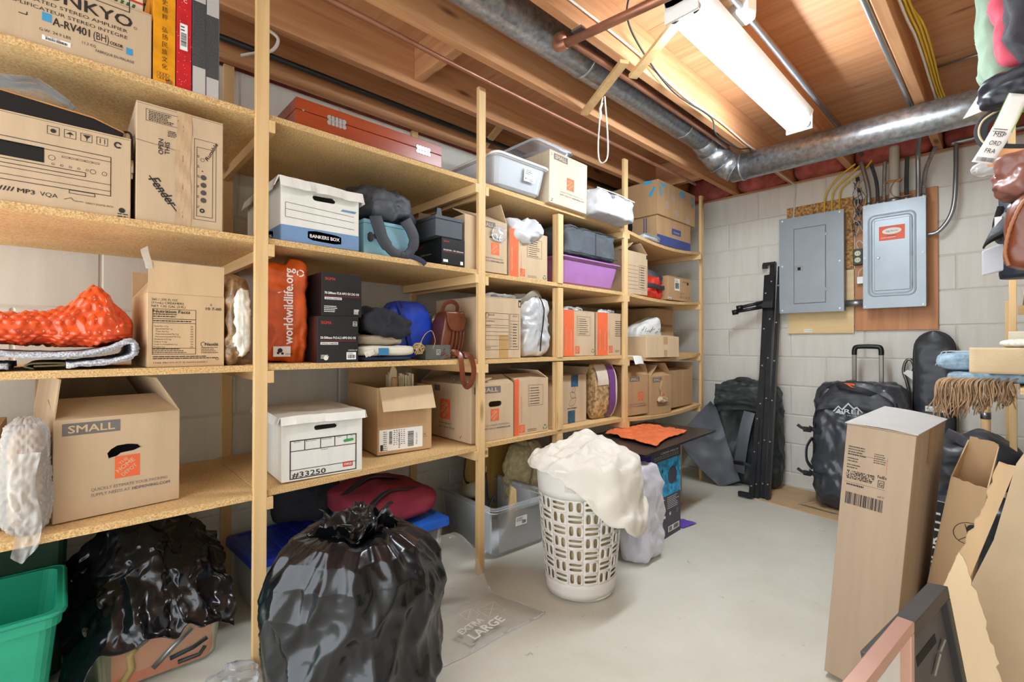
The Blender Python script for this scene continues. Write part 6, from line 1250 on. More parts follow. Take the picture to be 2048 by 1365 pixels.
# plywood sheet, sheepskin and cable behind the tote
t = thing('plywood_sheet', 'yellowish thin plywood sheet leaning at back behind the clear tote', 'board', (-2.085, 1.58, 0.0), 90, rx=4); MB().box(0, 0.50, 0, 0.006, 0, 0.52).build('sheet', wood('yellow plywood', '#a8823c', '#c29c54', 'z', 0.6, 0.6, False), t)
tag(MB().tube(spline([(-2.06, 1.60, 0.53), (-2.05, 1.585, 0.40), (-2.04, 1.565, 0.30), (-2.03, 1.57, 0.26), (-2.03, 1.59, 0.25)], 8), 0.005, 7).build('cable', M_bc, None, True), 'black cable hanging along the edge of the plywood sheet', 'cable')
t = thing('sheepskin', 'cream sheepskin heaped against the plywood sheet', 'sheepskin', (-2.045, 1.83, 0.0), 90)
soft('fleece', mat('cream fleece', '#d6c79a', 0.95, var=0.14, scale=40, bmp=0.8, bscale=160), t, 0.15, 0.06, 0.215, 0.7, 0.5, 0.020, 22, 4, 80, 60, 0.2, (0.12, -0.085, 0))
# laundry basket
M_bask = mat('off-white plastic', '#e4dfd6', 0.38, var=0.02)
t = thing('laundry_basket', 'tall off-white laundry basket with woven pattern of slots', 'laundry basket', (-1.238, 1.555, 0.0), 0)
HB = 0.520
def br(z): return 0.138+0.046*(z/HB)**0.85
def wrapc(x, z): a = x; r = br(z); return (r*math.cos(a)*0.96, r*math.sin(a)*1.05, z)
b = MB(); NC = 16; za, zb_ = 0.075, 0.405; NR = 7
def cell(a0, a1, z0, z1, holes):
    n = 4; out = [(a0+(a1-a0)*i/n, z0) for i in range(n)]+[(a1, z0+(z1-z0)*i/n) for i in range(n)]+[(a1-(a1-a0)*i/n, z1) for i in range(n)]+[(a0, z1-(z1-z0)*i/n) for i in range(n)]
    loops = [out]+holes; tess = tessellate_polygon([[Vector((x*0.16, z, 0)) for x, z in l] for l in loops]); fl = [p for l in loops for p in l]
    fs = []
    for i, j, k in tess:
        (ax, az), (cx, cz), (dx, dz) = fl[i], fl[j], fl[k]
        if (cx-ax)*(dz-az)-(cz-az)*(dx-ax) < 0: j, k = k, j
        fs.append((i, j, k))
    b.add([wrapc(x, z) for x, z in fl], fs)
da = 2*PI/NC; dz = (zb_-za)/NR
for i in range(NC):
    for j in range(NR):
        a0 = i*da; z0 = za+j*dz
        if (i+j) % 2 == 0: hs = [slot(a0+da*0.10, a0+da*0.90, z0+dz*(0.14+0.42*k), z0+dz*(0.44+0.42*k), 4) for k in range(2)]; hs = [[(a0+da/2+(x-(a0+da/2)), z) for x, z in h_] for h_ in hs]
        else: hs = [[(a0+da*(0.27+0.46*k)+(zz-(z0+dz/2))*0.0+da*0.13*math.cos(q), z0+dz/2+dz*0.40*math.copysign(min(1, abs(math.sin(q))*1.35), math.sin(q))) for q in [2*PI*m_/14 for m_ in range(14)] for zz in [z0+dz/2]] for k in range(2)]
        # horizontal slots keep rounded ends in true proportion
        if (i+j) % 2 == 0:
            hs = []
            for k in range(2):
                zc = z0+dz*(0.29+0.42*k); hs.append([(a0+da*0.5+da*0.40*math.copysign(min(1, abs(math.cos(q))*1.35), math.cos(q)), zc+dz*0.14*math.sin(q)) for q in [2*PI*m_/14 for m_ in range(14)]])
        cell(a0, a0+da, z0, z0+dz, hs)
b.grid(lambda u, v: wrapc(2*PI*u, zb_+(HB-zb_)*v), 64, 5, True)
b.grid(lambda u, v: wrapc(2*PI*u, 0.012+(za-0.012)*v), 64, 3, True)
b.build('wall', M_bask, t, True, solid=0.003)
MB().tube([Vector(wrapc(2*PI*i/48, HB))*1.0+Vector((0.006*math.cos(2*PI*i/48), 0.006*math.sin(2*PI*i/48), -0.004)) for i in range(48)], 0.009, 8, closed=True).build('rim', M_bask, t, True)
MB().lathe([(0.0, 0.002), (0.128, 0.002), (0.137, 0.014), (0.132, 0.018), (0.0, 0.018)], 48).build('base', M_bask, t, True)
aH = math.atan2(-0.78, 0.62)                      # hand grip facing the aisle
MB().grid(lambda u, v: tuple(Vector(wrapc(aH-0.30+0.6*u, 0.435+0.035*v))*1.012+Vector((0, 0, -0.004))), 12, 2).build('grip_label', film('clear grip', '#e8e4da', 0.35, 0.2), t, True)
t2 = thing('laundry', 'beige bedding stuffed inside the slotted laundry basket', 'bedding', (-1.238, 1.555, 0.020), 0)
M_bed = mat('beige bedding', '#c9b48e', 0.9, var=0.12, scale=14)
MB().grid(lambda u, v: (lambda a, z, r: (r*math.cos(a)*0.96, r*math.sin(a)*1.05, z))(2*PI*u, 0.001+0.465*v, (br(0.02+0.465*v)-0.012-0.007*(1+ridge((math.cos(2*PI*u), math.sin(2*PI*u), v*2), 4, 3, 2)))), 96, 50, True).build('bedding', M_bed, t2, True)
MB().lathe([(0.0, 0.0), (0.12, 0.0)], 24).build('bedding_base', M_bed, t2)
t = thing('white_duvet', 'crumpled white duvet heaped on basket and hanging down one side', 'bedding', (-1.238, 1.555, 0.505), 0)
M_duv = mat('white cotton', '#dcd6ca', 0.85, var=0.03, bmp=0.25, bscale=120)
def duv(u, v):
    a = 2*PI*u; hang = max(0, math.cos(a-math.radians(10)))**1.5; left = max(0, math.cos(a-math.radians(235)))
    R = 0.192+0.045*hang; r = R*min(1, v*1.25); c, s_ = math.cos(a), math.sin(a)
    top = 0.055*(1-(min(1, v*1.25))**2)+0.050*math.exp(-(((r*c+0.03)/0.07)**2+((r*s_-0.10)/0.10)**2))
    z = 0.018+top
    over = max(0, v*1.25-1)/0.25
    z -= over*(0.035+0.215*hang); r += over*(0.012+0.012*hang)
    p = Vector((r*c, r*s_, z)); w_ = 0.030*ridge(p, 7, 5, 2)+0.007*ridge((p.x, p.y, p.z*0.4), 22, 2, 1)
    w_ *= (0.4+0.6*min(1, v*2))
    return p+Vector((c*w_*0.6*min(1, over+0.3), s_*w_*0.6*min(1, over+0.3), abs(w_)*0.9+w_*0.2))
MB().grid(duv, 160, 90, True).build('cover', M_duv, t, True, solid=0.004)
# white bag, computer-case carton, board and orange cloth
t = thing('white_carrier_bag', 'white plastic carrier bag with purple content between basket and dark carton', 'bag', (-1.185, 1.885, 0.0), 90)
def wcb(p, d): p.x *= 1-0.12*d.z; return p
soft('film', film('white carrier film', '#eceaf2', 0.72, 0.3), t, 0.098, 0.075, 0.215, 0.5, 0.35, 0.026, 9, 4, 80, 60, 0.8, (0.09, 0.03, 0), wcb)
soft('purple_content', mat('purple fabric', '#6a4bb8', 0.8), t, 0.075, 0.06, 0.19, 0.5, 0.3, 0.01, 12, 2, 40, 30, 0.5, (0.09, 0.03, 0.015))
t, f = carton('computer_case_carton', 'dark printed carton with blue picture supporting the black board', (-1.238, 2.106, 0.0), 0.318, 0.30, 0.470, 'k3', rz=2.2, tape=False)
M_slate = mat('slate printed card', '#3d3c4a', 0.45, var=0.05); M_purp = mat('purple printed card', '#4b3d9c', 0.45, var=0.08)
ink(t, f.F, M_slate, [('r', 0, 0, 1, 1)], 'printed_face', 0.0005); ink(t, f.L, M_purp, [('r', 0, 0, 1, 1)], 'printed_side', 0.0005)
ink(t, f.F, mat('bright blue picture', '#2394cf', 0.45, var=0.5, scale=35), [('r', 0.17, 0.46, 0.83, 0.40)], 'picture', 0.001)
ink(t, f.F, M_slate, [('p', [(0.70+0.16*math.cos(q*PI/10), 0.67+0.10*math.sin(q*PI/10)) for q in range(20)]), ('c', 0.35, 0.75, 0.02)], 'picture_ring', 0.0014)
ink(t, f.F, M_wp, [('t', 'CORSAIR AIRFLOW', 0.30, 0.93, 0.022, {'w': 0.62})]+[('o', 0.10+0.085*i, 0.885, 0.05, 0.028, 0.001) for i in range(10)]+[('fine', 0.15, 0.42, 0.3, 6, 0.02, 0.006), ('fine', 0.52, 0.43, 0.42, 7, 0.02, 0.006), ('r', 0.55, 0.05, 0.40, 0.065), ('c', 0.62, 0.25, 0.015), ('ring', 0.62, 0.25, 0.022), ('ring', 0.88, 0.25, 0.022), ('r', 0.40, 0.22, 0.06, 0.03), ('o', 0.1, 0.03, 0.12, 0.09, 0.001), ('o', 0.26, 0.03, 0.12, 0.09, 0.001)], 'lettering', 0.0014); ink(t, f.F, M_ink, [('bar', 0.74, 0.06, 0.18, 0.045), ('bar', 0.58, 0.06, 0.1, 0.045)], 'barcode', 0.0018)
t, f = carton('rental_carton', 'brown carton with bold black name and blue stripe under the board', (-1.44, 2.462, 0.0), 0.35, 0.33, 0.455, 'k1', tape=False)
ink(t, f.F, M_ink, [('t', 'PENSKE', 0.10, 0.80, 0.11, {'w': 0.78, 'bold': 0.03, 'skew': 0.2}), ('t', 'TRUCK RENTAL', 0.25, 0.42, 0.045, {'w': 0.66}), ('t', 'PENSKE', 0.30, 0.30, 0.07, {'w': 0.60, 'bold': 0.02})], 'lettering'); ink(t, f.F, M_blueprint, [('r', 0.1, 0.68, 0.8, 0.05)], 'blue_stripe')
ink(t, f.R, M_ink, [('t', 'PENSKE', 0.10, 0.80, 0.11, {'w': 0.7, 'bold': 0.03})], 'side_lettering')
t = thing('black_board', 'thin glossy black board laid across two cartons as a table', 'board', (-1.185, 1.985, 0.4730), 90, rz if False else None) if False else thing('black_board', 'thin glossy black board laid across two cartons as a table', 'board', (-1.185, 1.965, 0.4715), 94.0)
MB().box(0, 0.90, 0, 0.46, 0, 0.012).build('panel', mat('black laminate', '#242226', 0.3, var=0.1), t, bev=0.002)
t = thing('orange_cloth', 'rumpled orange cloth spread on the glossy black board', 'cloth', (-1.215, 2.16, 0.4845), 92)
def oc(u, v):
    x = 0.00+0.52*u+0.10*v*(1-u)-0.05*v; y = 0.02+0.36*v-0.16*u*(1-v)*0+0.02*math.sin(5*u)
    y = y*(1-0.35*u*(1-v)) ; x = x+0.02*fbm((u, v, 0), 4, 2)
    return (x+0.03*v, y+0.10*u*(1-v), 0.002+0.010*(1+ridge((x, y, 0), 12, 3, 3))*0.6*(1+1.0*v))
MB().grid(oc, 70, 60).build('fabric', mat('orange fleece', '#e0713f', 0.9, var=0.08, bmp=0.3, bscale=150), t, True, solid=0.003)
t = thing('purple_floor_patch', 'small purple patch on floor beside the dark printed carton', 'cloth', (-1.225, 2.44, 0.0), 90); MB().grid(lambda u, v: (0.12*u, 0.02+0.13*v-0.02*u, 0.003+0.004*(1+ridge((u*0.2, v*0.2, 0), 20, 3, 2))), 20, 20).build('fabric', mat('purple fabric', '#6a4bb8', 0.8), t, True, solid=0.002)  # thin sheet standing in for a blurry purple patch on the floor

# ================================================================ AGAINST THE FAR WALL
M_duff = mat('black duffel nylon', '#34373c', 0.45, var=0.12, bmp=0.3, bscale=150, coat=0.1)
M_duff2 = mat('black coated nylon', '#383c43', 0.3, var=0.12, bmp=0.2, bscale=120, coat=0.25)
M_duffg = mat('dark green nylon', '#323938', 0.5, var=0.1, bmp=0.3, bscale=150)
# wheeled duffel with its flap hanging open
t = thing('open_duffel', 'black wheeled duffel standing with its front flap hanging open', 'duffel bag', (-1.56, 3.475, 0.0), -2)
def dsh(d):
    p = Vector((0.215*sgnp(d.x, 0.35), 0.088*sgnp(d.y, 0.45), 0.362*sgnp(d.z, 0.25))); p.x *= 1-0.07*d.z
    # hollow of the open compartment
    hol = math.exp(-((p.x+0.03)/0.09)**2)*math.exp(-((p.z-0.06)/0.15)**2)*(1 if d.y < 0 else 0); p.y += 0.10*hol
    p = p+d*(0.012*ridge(p, 9, 3, 2)*1.6+0.008*fbm(p, 16, 2))*(1-0.6*hol); p += Vector((0.225, 0.118, 0.372)); p.z = max(p.z, 0.012); return p
MB().ball(dsh, 110, 90).build('shell', M_duffg, t, True)
def top_cap(u, v): a = PI*(1-u); return (0.225+0.19*math.cos(a), 0.02+0.0*v-0.022*math.sin(PI*v)-0.02*ridge((u, v, 0), 4, 2, 2), 0.535+0.175*v-0.05*(1-math.sin(a))*(1-v))
MB().grid(top_cap, 40, 20).build('top_pocket', M_duffg, t, True, solid=0.004)
def flp2(u, v):      # the loose triangular flap swinging out to the left and forward
    x = 0.05-0.215*(1-abs(2*v-1)**1.3)*u*1.0+0.10*v*(1-u)*1.0; y = -0.005-0.17*u*(0.4+0.6*math.sin(PI*v))-0.02*u; z = 0.54-0.50*v+0.05*u*(1-2*v)
    p = Vector((x+0.07*v, y, z)); return p+Vector((0.010, -0.016, 0.004))*ridge(p, 6, 4, 1)
MB().grid(flp2, 50, 60).build('open_flap', mat('grey lining nylon', '#5d6168', 0.4, var=0.08, bmp=0.2, bscale=120), t, True, solid=0.004)
strap('inner_band', [(0.28, 0.005, 0.53), (0.262, -0.02, 0.42), (0.245, -0.028, 0.30), (0.225, -0.02, 0.18), (0.215, -0.01, 0.10)], 0.075, 0.004, mat('grey lining nylon', '#5d6168', 0.4), t)
strap('carry_strap', [(0.19, -0.04, 0.17), (0.25, -0.06, 0.185), (0.32, -0.05, 0.17), (0.36, -0.03, 0.19)], 0.02, 0.005, M_nyl, t, (0, 0, 1) if False else (0, 1, 0))
MB().box(0.20, 0.27, -0.068, -0.056, 0.165, 0.19).build('buckle', M_rub, t, bev=0.004)
MB().tube([(0.31, 0.015, 0.30), (0.31, 0.012, 0.345)], 0.005, 6).build('zipper_pull', M_silv, t)
MB().tube([(0.30, 0.012, 0.15), (0.30, 0.012, 0.36)], 0.003, 5).build('zipper', M_rub, t)
for x in (0.06, 0.38): MB().cyl((x-0.012, 0.08, 0.035), (x+0.012, 0.08, 0.035), 0.034, 16).build('wheel', M_rub, t, True)
strap('top_handle', [(0.16, 0.06, 0.735), (0.19, 0.05, 0.752), (0.25, 0.05, 0.752), (0.28, 0.06, 0.735)], 0.03, 0.006, M_nyl, t)
# bed rails leaning on the wall
M_rail = mat('black painted steel', '#2b2d30', 0.36, 0.4, var=0.12)
def rail(name, label, base_, top_, w_, extra):
    t = thing(name, label, 'bed rail', base_); d = Vector(top_)-Vector(base_)
    sd = Vector((1, 0, 0)); 
    MB().bar((0, 0, 0), d, w_, 0.004, (0, -1, 0)).build('web', M_rail, t); MB().bar(Vector((w_/2, 0.018, 0)), d+Vector((w_/2, 0.018, 0)), 0.004, 0.036, (0, -1, 0)).build('flange', M_rail, t)
    L = d.length
    for k in range(6):
        q = d*(0.06+0.17*k); MB().lathe([(0.005, 0), (0.005, 0.004), (0, 0.004)], 8, Matrix.Translation(q+Vector((0, -0.002, 0))) @ Matrix.Rotation(PI/2, 4, 'X')).build('rivet', M_silv, t)
    if extra == 'cross':
        q = d*0.86
        for k in range(2): MB().tube([q+Vector((0.0, -0.03, 0.01-0.035*k)), q+Vector((-0.13-0.03*k, -0.10, -0.025-0.03*k))], 0.012, 10).build('folded_leg', M_rail, t, True); MB().cyl(q+Vector((-0.12-0.03*k, -0.095, -0.025-0.03*k)), q+Vector((-0.155-0.03*k, -0.112, -0.032-0.03*k)), 0.018, 12).build('foot_cap', M_rub, t, True)
        MB().box(q.x-0.05, q.x+0.06, q.y-0.045, q.y-0.004, q.z-0.035, q.z+0.015).build('bracket', M_rail, t, bev=0.004)
    if extra == 'hook': MB().box(d.x-0.062, d.x+0.022, d.y-0.012, d.y+0.002, d.z-0.022, d.z).build('end_plate', M_rail, t, bev=0.002); MB().box(d.x-0.062, d.x-0.03, d.y-0.02, d.y-0.008, d.z-0.045, d.z-0.012).build('end_hook', M_rail, t)
    if extra == 'foot': MB().box(-0.075, 0.005, -0.012, 0.012, 0.001, 0.030).build('end_plate', M_rail, t, bev=0.002)
    return t
rail('bed_rail', 'black steel bed rail with folded cross legs leaning on wall', (-1.165, 3.262, 0.001), (-1.235, 3.672, 1.50), 0.034, 'cross')
rail('bed_rail', 'black steel bed rail with hooked end plate, tallest of the bundle', (-1.135, 3.285, 0.001), (-1.205, 3.694, 1.592), 0.030, 'hook')
rail('bed_rail', 'black steel bed rail with foot plate on the cardboard sheet', (-1.185, 3.228, 0.008), (-1.225, 3.64, 1.24), 0.026, 'foot')
rail('bed_rail', 'thin black steel rail closest to the flat breaker panel', (-1.100, 3.27, 0.008), (-1.158, 3.69, 1.555), 0.018, '')
# large wheeled duffel with telescoping handle
t = thing('wheeled_duffel', 'large black wheeled duffel with raised handle and white mountain logo', 'duffel bag', (-0.872, 3.315, 0.012), -2)
def rsh(d):
    p = Vector((0.225*sgnp(d.x, 0.3), 0.145*sgnp(d.y, 0.42), 0.378*sgnp(d.z, 0.28))); p.x *= 1-0.04*d.z; p.y += -0.02*math.exp(-((p.z+0.05)/0.22)**2)*(1 if d.y < 0 else 0)
    p = p+d*(0.016*ridge(p, 9, 7, 2)+0.006*fbm(p, 18, 2)); p += Vector((0.225, 0.17, 0.380)); p.z = max(p.z, 0.0); return p
MB().ball(rsh, 120, 100).build('shell', M_duff2, t, True)
def yoke(u, v): a = PI*(1-u); return (0.225+0.195*math.cos(a)*(1-0.1*v), 0.010-0.018*math.sin(PI*v)-0.006*ridge((u, v, 2), 5, 2, 2)+0.05*v, 0.58+0.165*v*(0.4+0.6*math.sin(a))+0.03*math.sin(a))
MB().grid(yoke, 40, 16).build('lid_panel', M_duff, t, True, solid=0.004)
strap('top_handle', [(0.13, 0.05, 0.735), (0.17, 0.01, 0.742), (0.26, 0.0, 0.728), (0.32, 0.03, 0.70)], 0.032, 0.008, M_nyl, t)
MB().tube([(0.030, 0.06, 0.08), (0.012, 0.03, 0.30), (0.018, 0.03, 0.55), (0.05, 0.05, 0.70), (0.12, 0.06, 0.755), (0.33, 0.06, 0.755), (0.40, 0.05, 0.70), (0.435, 0.03, 0.55)], 0.006, 6).build('piping', M_rub, t, True)
for z in (0.19, 0.46):
    strap('compression_strap', [(0.06, 0.0, z), (0.0, 0.03, z+0.01), (-0.02, 0.06, z+0.012)], 0.026, 0.005, M_nyl, t, (0, 0, 1) if False else (0, 1, 0)); MB().box(-0.045, 0.0, 0.02, 0.032, z-0.012, z+0.02).build('buckle', M_rub, t, bev=0.004)
    strap('strap_tail', [(-0.02, 0.025, z), (-0.05, 0.01, z+0.015), (-0.07, 0.005, z+0.03)], 0.018, 0.003, M_nyl, t)
strap('side_handle', [(0.008, 0.02, 0.42), (-0.016, 0.0, 0.36), (-0.016, 0.0, 0.28), (0.008, 0.02, 0.23)], 0.026, 0.007, M_nyl, t, (1, 0, 0))
M_hand = mat('grey aluminium', '#77726a', 0.35, 0.8)
for x in (0.165, 0.300): MB().box(x-0.011, x+0.011, 0.262, 0.278, 0.60, 0.945).build('handle_tube', M_hand, t, bev=0.003)
MB().tube(spline([(0.165, 0.27, 0.925), (0.167, 0.27, 0.960), (0.185, 0.27, 0.975), (0.28, 0.27, 0.975), (0.298, 0.27, 0.960), (0.300, 0.27, 0.925)], 6), 0.014, 10).build('handle_grip', M_rub, t, True)
g = Face((0.125, -0.018, 0.575), (0.15, 0, 0), (0, 0.012, 0.08)); ink(t, g, mat('light grey print', '#b9bcc0', 0.5), [('p', [(0.02, 0.25), (0.20, 0.70), (0.32, 0.48), (0.52, 0.95), (0.70, 0.60), (0.80, 0.72), (0.98, 0.35), (0.98, 0.28), (0.80, 0.60), (0.70, 0.48), (0.52, 0.82), (0.34, 0.36), (0.20, 0.58), (0.08, 0.25)]), ('t', 'REI', 0.40, 0.18, 0.32, {'w': 0.46, 'bold': 0.014}), ('p', [(0.10, 0.15), (0.22, 0.5), (0.34, 0.15)]), ('p', [(0.24, 0.10), (0.33, 0.38), (0.42, 0.10)]), ('t', 'co-op', 0.5, 0.02, 0.10, {'w': 0.3})], 'logo_print', 0.016)
MB().box(0.17, 0.245, 0.010, 0.016, 0.005, 0.045).build('luggage_label', mat('orange label', '#e2652c', 0.5), t); ink(t, Face((0.17, 0.010, 0.005), (0.075, 0, 0), (0, 0, 0.04)), M_wp, [('r', 0, 0, 0.4, 1)], 'label_white'); ink(t, Face((0.17, 0.010, 0.005), (0.075, 0, 0), (0, 0, 0.04)), M_ink, [('t', '53', 0.5, 0.2, 0.6, {'w': 0.3, 'bold': 0.014}), ('fine', 0.05, 0.8, 0.3, 4, 0.2, 0.08)], 'label_print', 0.0012)
MB().grid(lambda u, v: (0.18+0.05*u, 0.02-0.03*v, 0.752+0.012*math.sin(3*u+2*v)), 6, 6).build('orange_tag', mat('orange label', '#e2652c', 0.5), t, True, solid=0.001)
# guitar bag
t = thing('guitar_gig_bag', 'upright black padded guitar gig bag with rounded head', 'gig bag', (-0.335, 3.50, 0.0), 0, rx=-4)
def gig(u, v):
    z = 1.085*v; hw = 0.088; hw *= math.sqrt(max(0.0, 1-max(0, (z-0.985)/0.10)**2)) if z > 0.985 else 1
    a = 2*PI*u; p = Vector((0.004+hw*sgnp(math.cos(a), 0.6)*1.02, 0.10+0.045*sgnp(math.sin(a), 0.7), z)); p.y += 0.010*ridge(p, 8, 3, 2); return p
MB().grid(gig, 40, 90, True).build('shell', M_duff, t, True)
MB().tube([(0.004+s_*x, 0.088, z) for s_, x, z in [(-1, 0.090, 0.5), (-1, 0.090, 0.80), (-1, 0.090, 0.96)]+[(-1, 0.088*math.cos(q*PI/12), 0.985+0.10*math.sin(q*PI/12)) for q in range(0, 13)]+[(1, 0.090, 0.96), (1, 0.090, 0.80), (1, 0.090, 0.5)]], 0.006, 6).build('piping', M_rub, t, True)
MB().box(-0.02, 0.05, 0.048, 0.056, 0.655, 0.700).build('pocket_window', M_blk, t); MB().box(-0.03, 0.055, 0.044, 0.050, 0.625, 0.655).build('name_label', M_lab, t); ink(t, Face((-0.03, 0.044, 0.625), (0.085, 0, 0), (0, 0, 0.03)), M_ink, [('t', 'ALVAREZ', 0.1, 0.3, 0.4, {'w': 0.7}), ('fine', 0.1, 0.12, 0.8, 1, 0.1, 0.08)], 'label_print')
# metal bracket piece beside the gig bag
t = thing('chrome_clamp', 'grey metal clamp with white tag beside the gig bag', 'clamp', (-0.475, 3.69, 0.70), 0)
MB().tube(spline([(0.03, 0.0, 0.0), (0.015, 0.0, 0.08), (0.0, 0.0, 0.14), (0.012, 0.0, 0.20), (0.035, 0.0, 0.21), (0.05, 0.0, 0.17), (0.04, 0.0, 0.12)], 6), 0.008, 8).build('frame', M_hand, t, True); MB().hexa([(0.0, -0.01, 0.13), (0.075, -0.01, 0.06), (0.075, -0.005, 0.06), (0.0, -0.005, 0.13)], [(0.02, -0.01, 0.15), (0.08, -0.01, 0.13), (0.08, -0.005, 0.13), (0.02, -0.005, 0.15)]).build('white_tag', M_lab, t)
MB().cyl((0.03, 0.0, 0.0), (0.03, 0.0, -0.70), 0.007, 8).build('stem', M_hand, t, True)
# flattened cardboard on floor
t = thing('cardboard_sheet', 'flattened brown cardboard lying on the floor along far wall', 'cardboard', (-1.30, 3.30, 0.0005), 0)
MB().prism([(0.0, 0.0), (0.05, -0.03), (0.35, -0.075), (0.70, -0.13), (1.10, -0.20), (1.12, 0.33), (0.16, 0.41), (0.12, 0.15)], 0, 0.005).build('sheet', card('k2'), t); ink(t, Face((0.36, 0.03, 0.005), (0.26, -0.05, 0), (0.05, 0.17, 0)), M_ink, [('o', 0, 0, 1, 1, 0.002)]+[('l', 0.1+0.16*i, 0.1, 0.16+0.15*i, 0.9, 0.0015) for i in range(6)]+[('fine', 0.05, 0.08, 0.9, 2, 0.06, 0.03)], 'form_print')
# black bag and lettered duffel behind the tall carton
t = thing('black_shoulder_bag', 'slumped black shoulder bag on the lettered duffel', 'bag', (-0.27, 2.72, 0.40), 4)
def bsb(p, d): p.z += 0.06*math.exp(-((p.x-0.02)/0.08)**2)*max(d.z, 0); return p
soft('body', M_duff, t, 0.15, 0.13, 0.085, 0.5, 0.5, 0.016, 12, 3, 80, 44, 0.7, (0.15, 0.14, 0), bsb)
strap('strap', [(0.06, 0.06, 0.22), (0.12, 0.02, 0.19), (0.18, 0.01, 0.14), (0.21, 0.0, 0.06)], 0.04, 0.006, M_duff2, t)
t = thing('lettered_duffel', 'black duffel with big white lettering standing behind the tall carton', 'duffel bag', (-0.285, 2.58, 0.0), -14)
soft('body', M_duff2, t, 0.16, 0.12, 0.195, 0.4, 0.3, 0.010, 10, 3, 70, 50, 0.5, (0.165, 0.14, 0))
g = Face((0.01, 0.012, 0.04), (0.13, 0, 0), (0, 0, 0.34)); ink(t, g, mat('pale panel', '#b9bcc0', 0.6), [('r', 0, 0.05, 1, 0.92)], 'pale_panel', 0.004); ink(t, g, M_blk, [('r', 0.03, 0.06, 0.94, 0.90)], 'dark_panel', 0.005); ink(t, g, M_wp, [('t', 'NORTH', 0.46, 0.10, 0.13, {'rot': 90, 'w': 1.9, 'bold': 0.014}), ('t', 'FACE', 0.92, 0.34, 0.13, {'rot': 90, 'w': 1.4, 'bold': 0.014})], 'lettering', 0.007)
t = thing('pole', 'wooden pole with grey collar standing in the far corner', 'pole', (-0.115, 3.45, 0.0), 0); MB().cyl((0, 0, 0), (0, 0, 0.70), 0.019, 14).build('shaft', M_pine, t, True); MB().cyl((0, 0, 0.62), (0, 0, 0.655), 0.021, 14).build('collar', M_grey, t, True)

# ================================================================ RIGHT-HAND SHELVES AND WHAT LEANS THERE
t = thing('right_shelving', 'pine-posted shelving along the right wall under hanging bags', 'shelving', (0.0, 2.9, 0.0))
def rbox(mb, x0, x1, y0, y1, z0, z1): return mb.box(x0, x1, y0-2.9, y1-2.9, z0, z1)
rbox(MB(), -0.025, -0.003, 2.80, 2.838, 0, 2.145).build('post', M_pine, t, bev=0.0015); rbox(MB(), -0.040, -0.026, 3.12, 3.158, 0, 1.20).build('post', M_pine, t, bev=0.0015)
rbox(MB(), 0.60, 0.62, 2.90, 2.938, 0, 2.12).build('post', M_pine, t); rbox(MB(), 0.60, 0.62, 1.60, 1.638, 0, 2.12).build('post', M_pine, t)
for z in (0.872, 1.185, 1.60): rbox(MB(), 0.004 if z < 1 else 0.014, 0.61, 2.05 if z < 1 else 1.62, 3.40, z-0.019, z).build('shelf_board', M_pb, t); rbox(MB(), 0.0, 0.59, 2.90, 2.918, z-0.058, z-0.02).build('cleat', M_piney, t)
# rugs
M_rugb = mat('blue grey wool', '#8ba3b2', 0.95, var=0.25, scale=40, bmp=0.7, bscale=140); M_rugw = mat('white wool', '#d4d6d4', 0.95, var=0.1, bmp=0.6, bscale=140); M_beig = mat('beige felt', '#c6ae8a', 0.9, var=0.06, bmp=0.4, bscale=200)
t = thing('blue_rug', 'folded blue and white rug with brown fringe on right shelf', 'rug', (0.0, 2.12, 0.8765))
def rugf(z0, z1, xo, y0, y1, nm, m, sd):
    def g_(d):
        p = Vector((xo/2+0.12+(-xo/2+0.12)*0+(0.5*(0.24-xo))*sgnp(d.x, 0.25), (y0+y1)/2+(y1-y0)/2*sgnp(d.y, 0.2), (z0+z1)/2+(z1-z0)/2*sgnp(d.z, 0.6))); return p+d*0.004*fbm(p, 30, sd)
    return MB().ball(g_, 70, 24).build(nm, m, t, True)
rugf(0.001, 0.036, -0.165, 0.0, 0.30, 'lower_fold', M_rugb, 1); rugf(0.036, 0.098, -0.195, 0.02, 0.40, 'upper_fold', M_rugb, 2)
for y in (0.10, 0.26): MB().grid(lambda u, v, y=y: (-0.198+0.16*u, y-0.02+0.03*v+0.05*u, 0.101-0.05*(1-smooth(0.0, 0.12, u))), 20, 4).build('white_stripe', M_rugw, t, True, solid=0.002)
M_frg = mat('brown fringe yarn', '#a98a68', 0.9, var=0.2, scale=40)
b = MB(); q = random.Random(8)
for k in range(170):
    s_ = q.random(); x = -0.185+0.175*s_; y = -0.012+0.10*q.random()*s_; L = q.uniform(0.09, 0.155)*(1-0.35*s_); z = 0.012+0.012*s_
    b.tube(spline([(x+0.03, y+0.03, z+0.004), (x, y-0.012, z-0.012), (x+q.uniform(-0.012, 0.008), y-0.018+q.uniform(-0.01, 0.01), z-L*0.55), (x+q.uniform(-0.03, 0.012), y-0.016+q.uniform(-0.014, 0.014), z-L)], 4), [0.0018]*12+[0.0011], 5)
o = b.build('fringe', M_frg, t, True); o['kind'] = 'stuff'
t = thing('beige_mat', 'beige felt mat with rolled front edge on the blue rug', 'mat', (0.0, 2.10, 0.9785))
MB().box(-0.105, 0.36, 0.0, 0.42, 0.0, 0.010).build('felt', M_beig, t, bev=0.004); MB().grid(lambda u, v: (-0.105+0.465*u, -0.006-0.014*math.sin(PI*v*0.5)-0.003*math.sin(9*u), 0.010-0.078*v), 30, 10).build('front_drop', M_beig, t, True, solid=0.008)
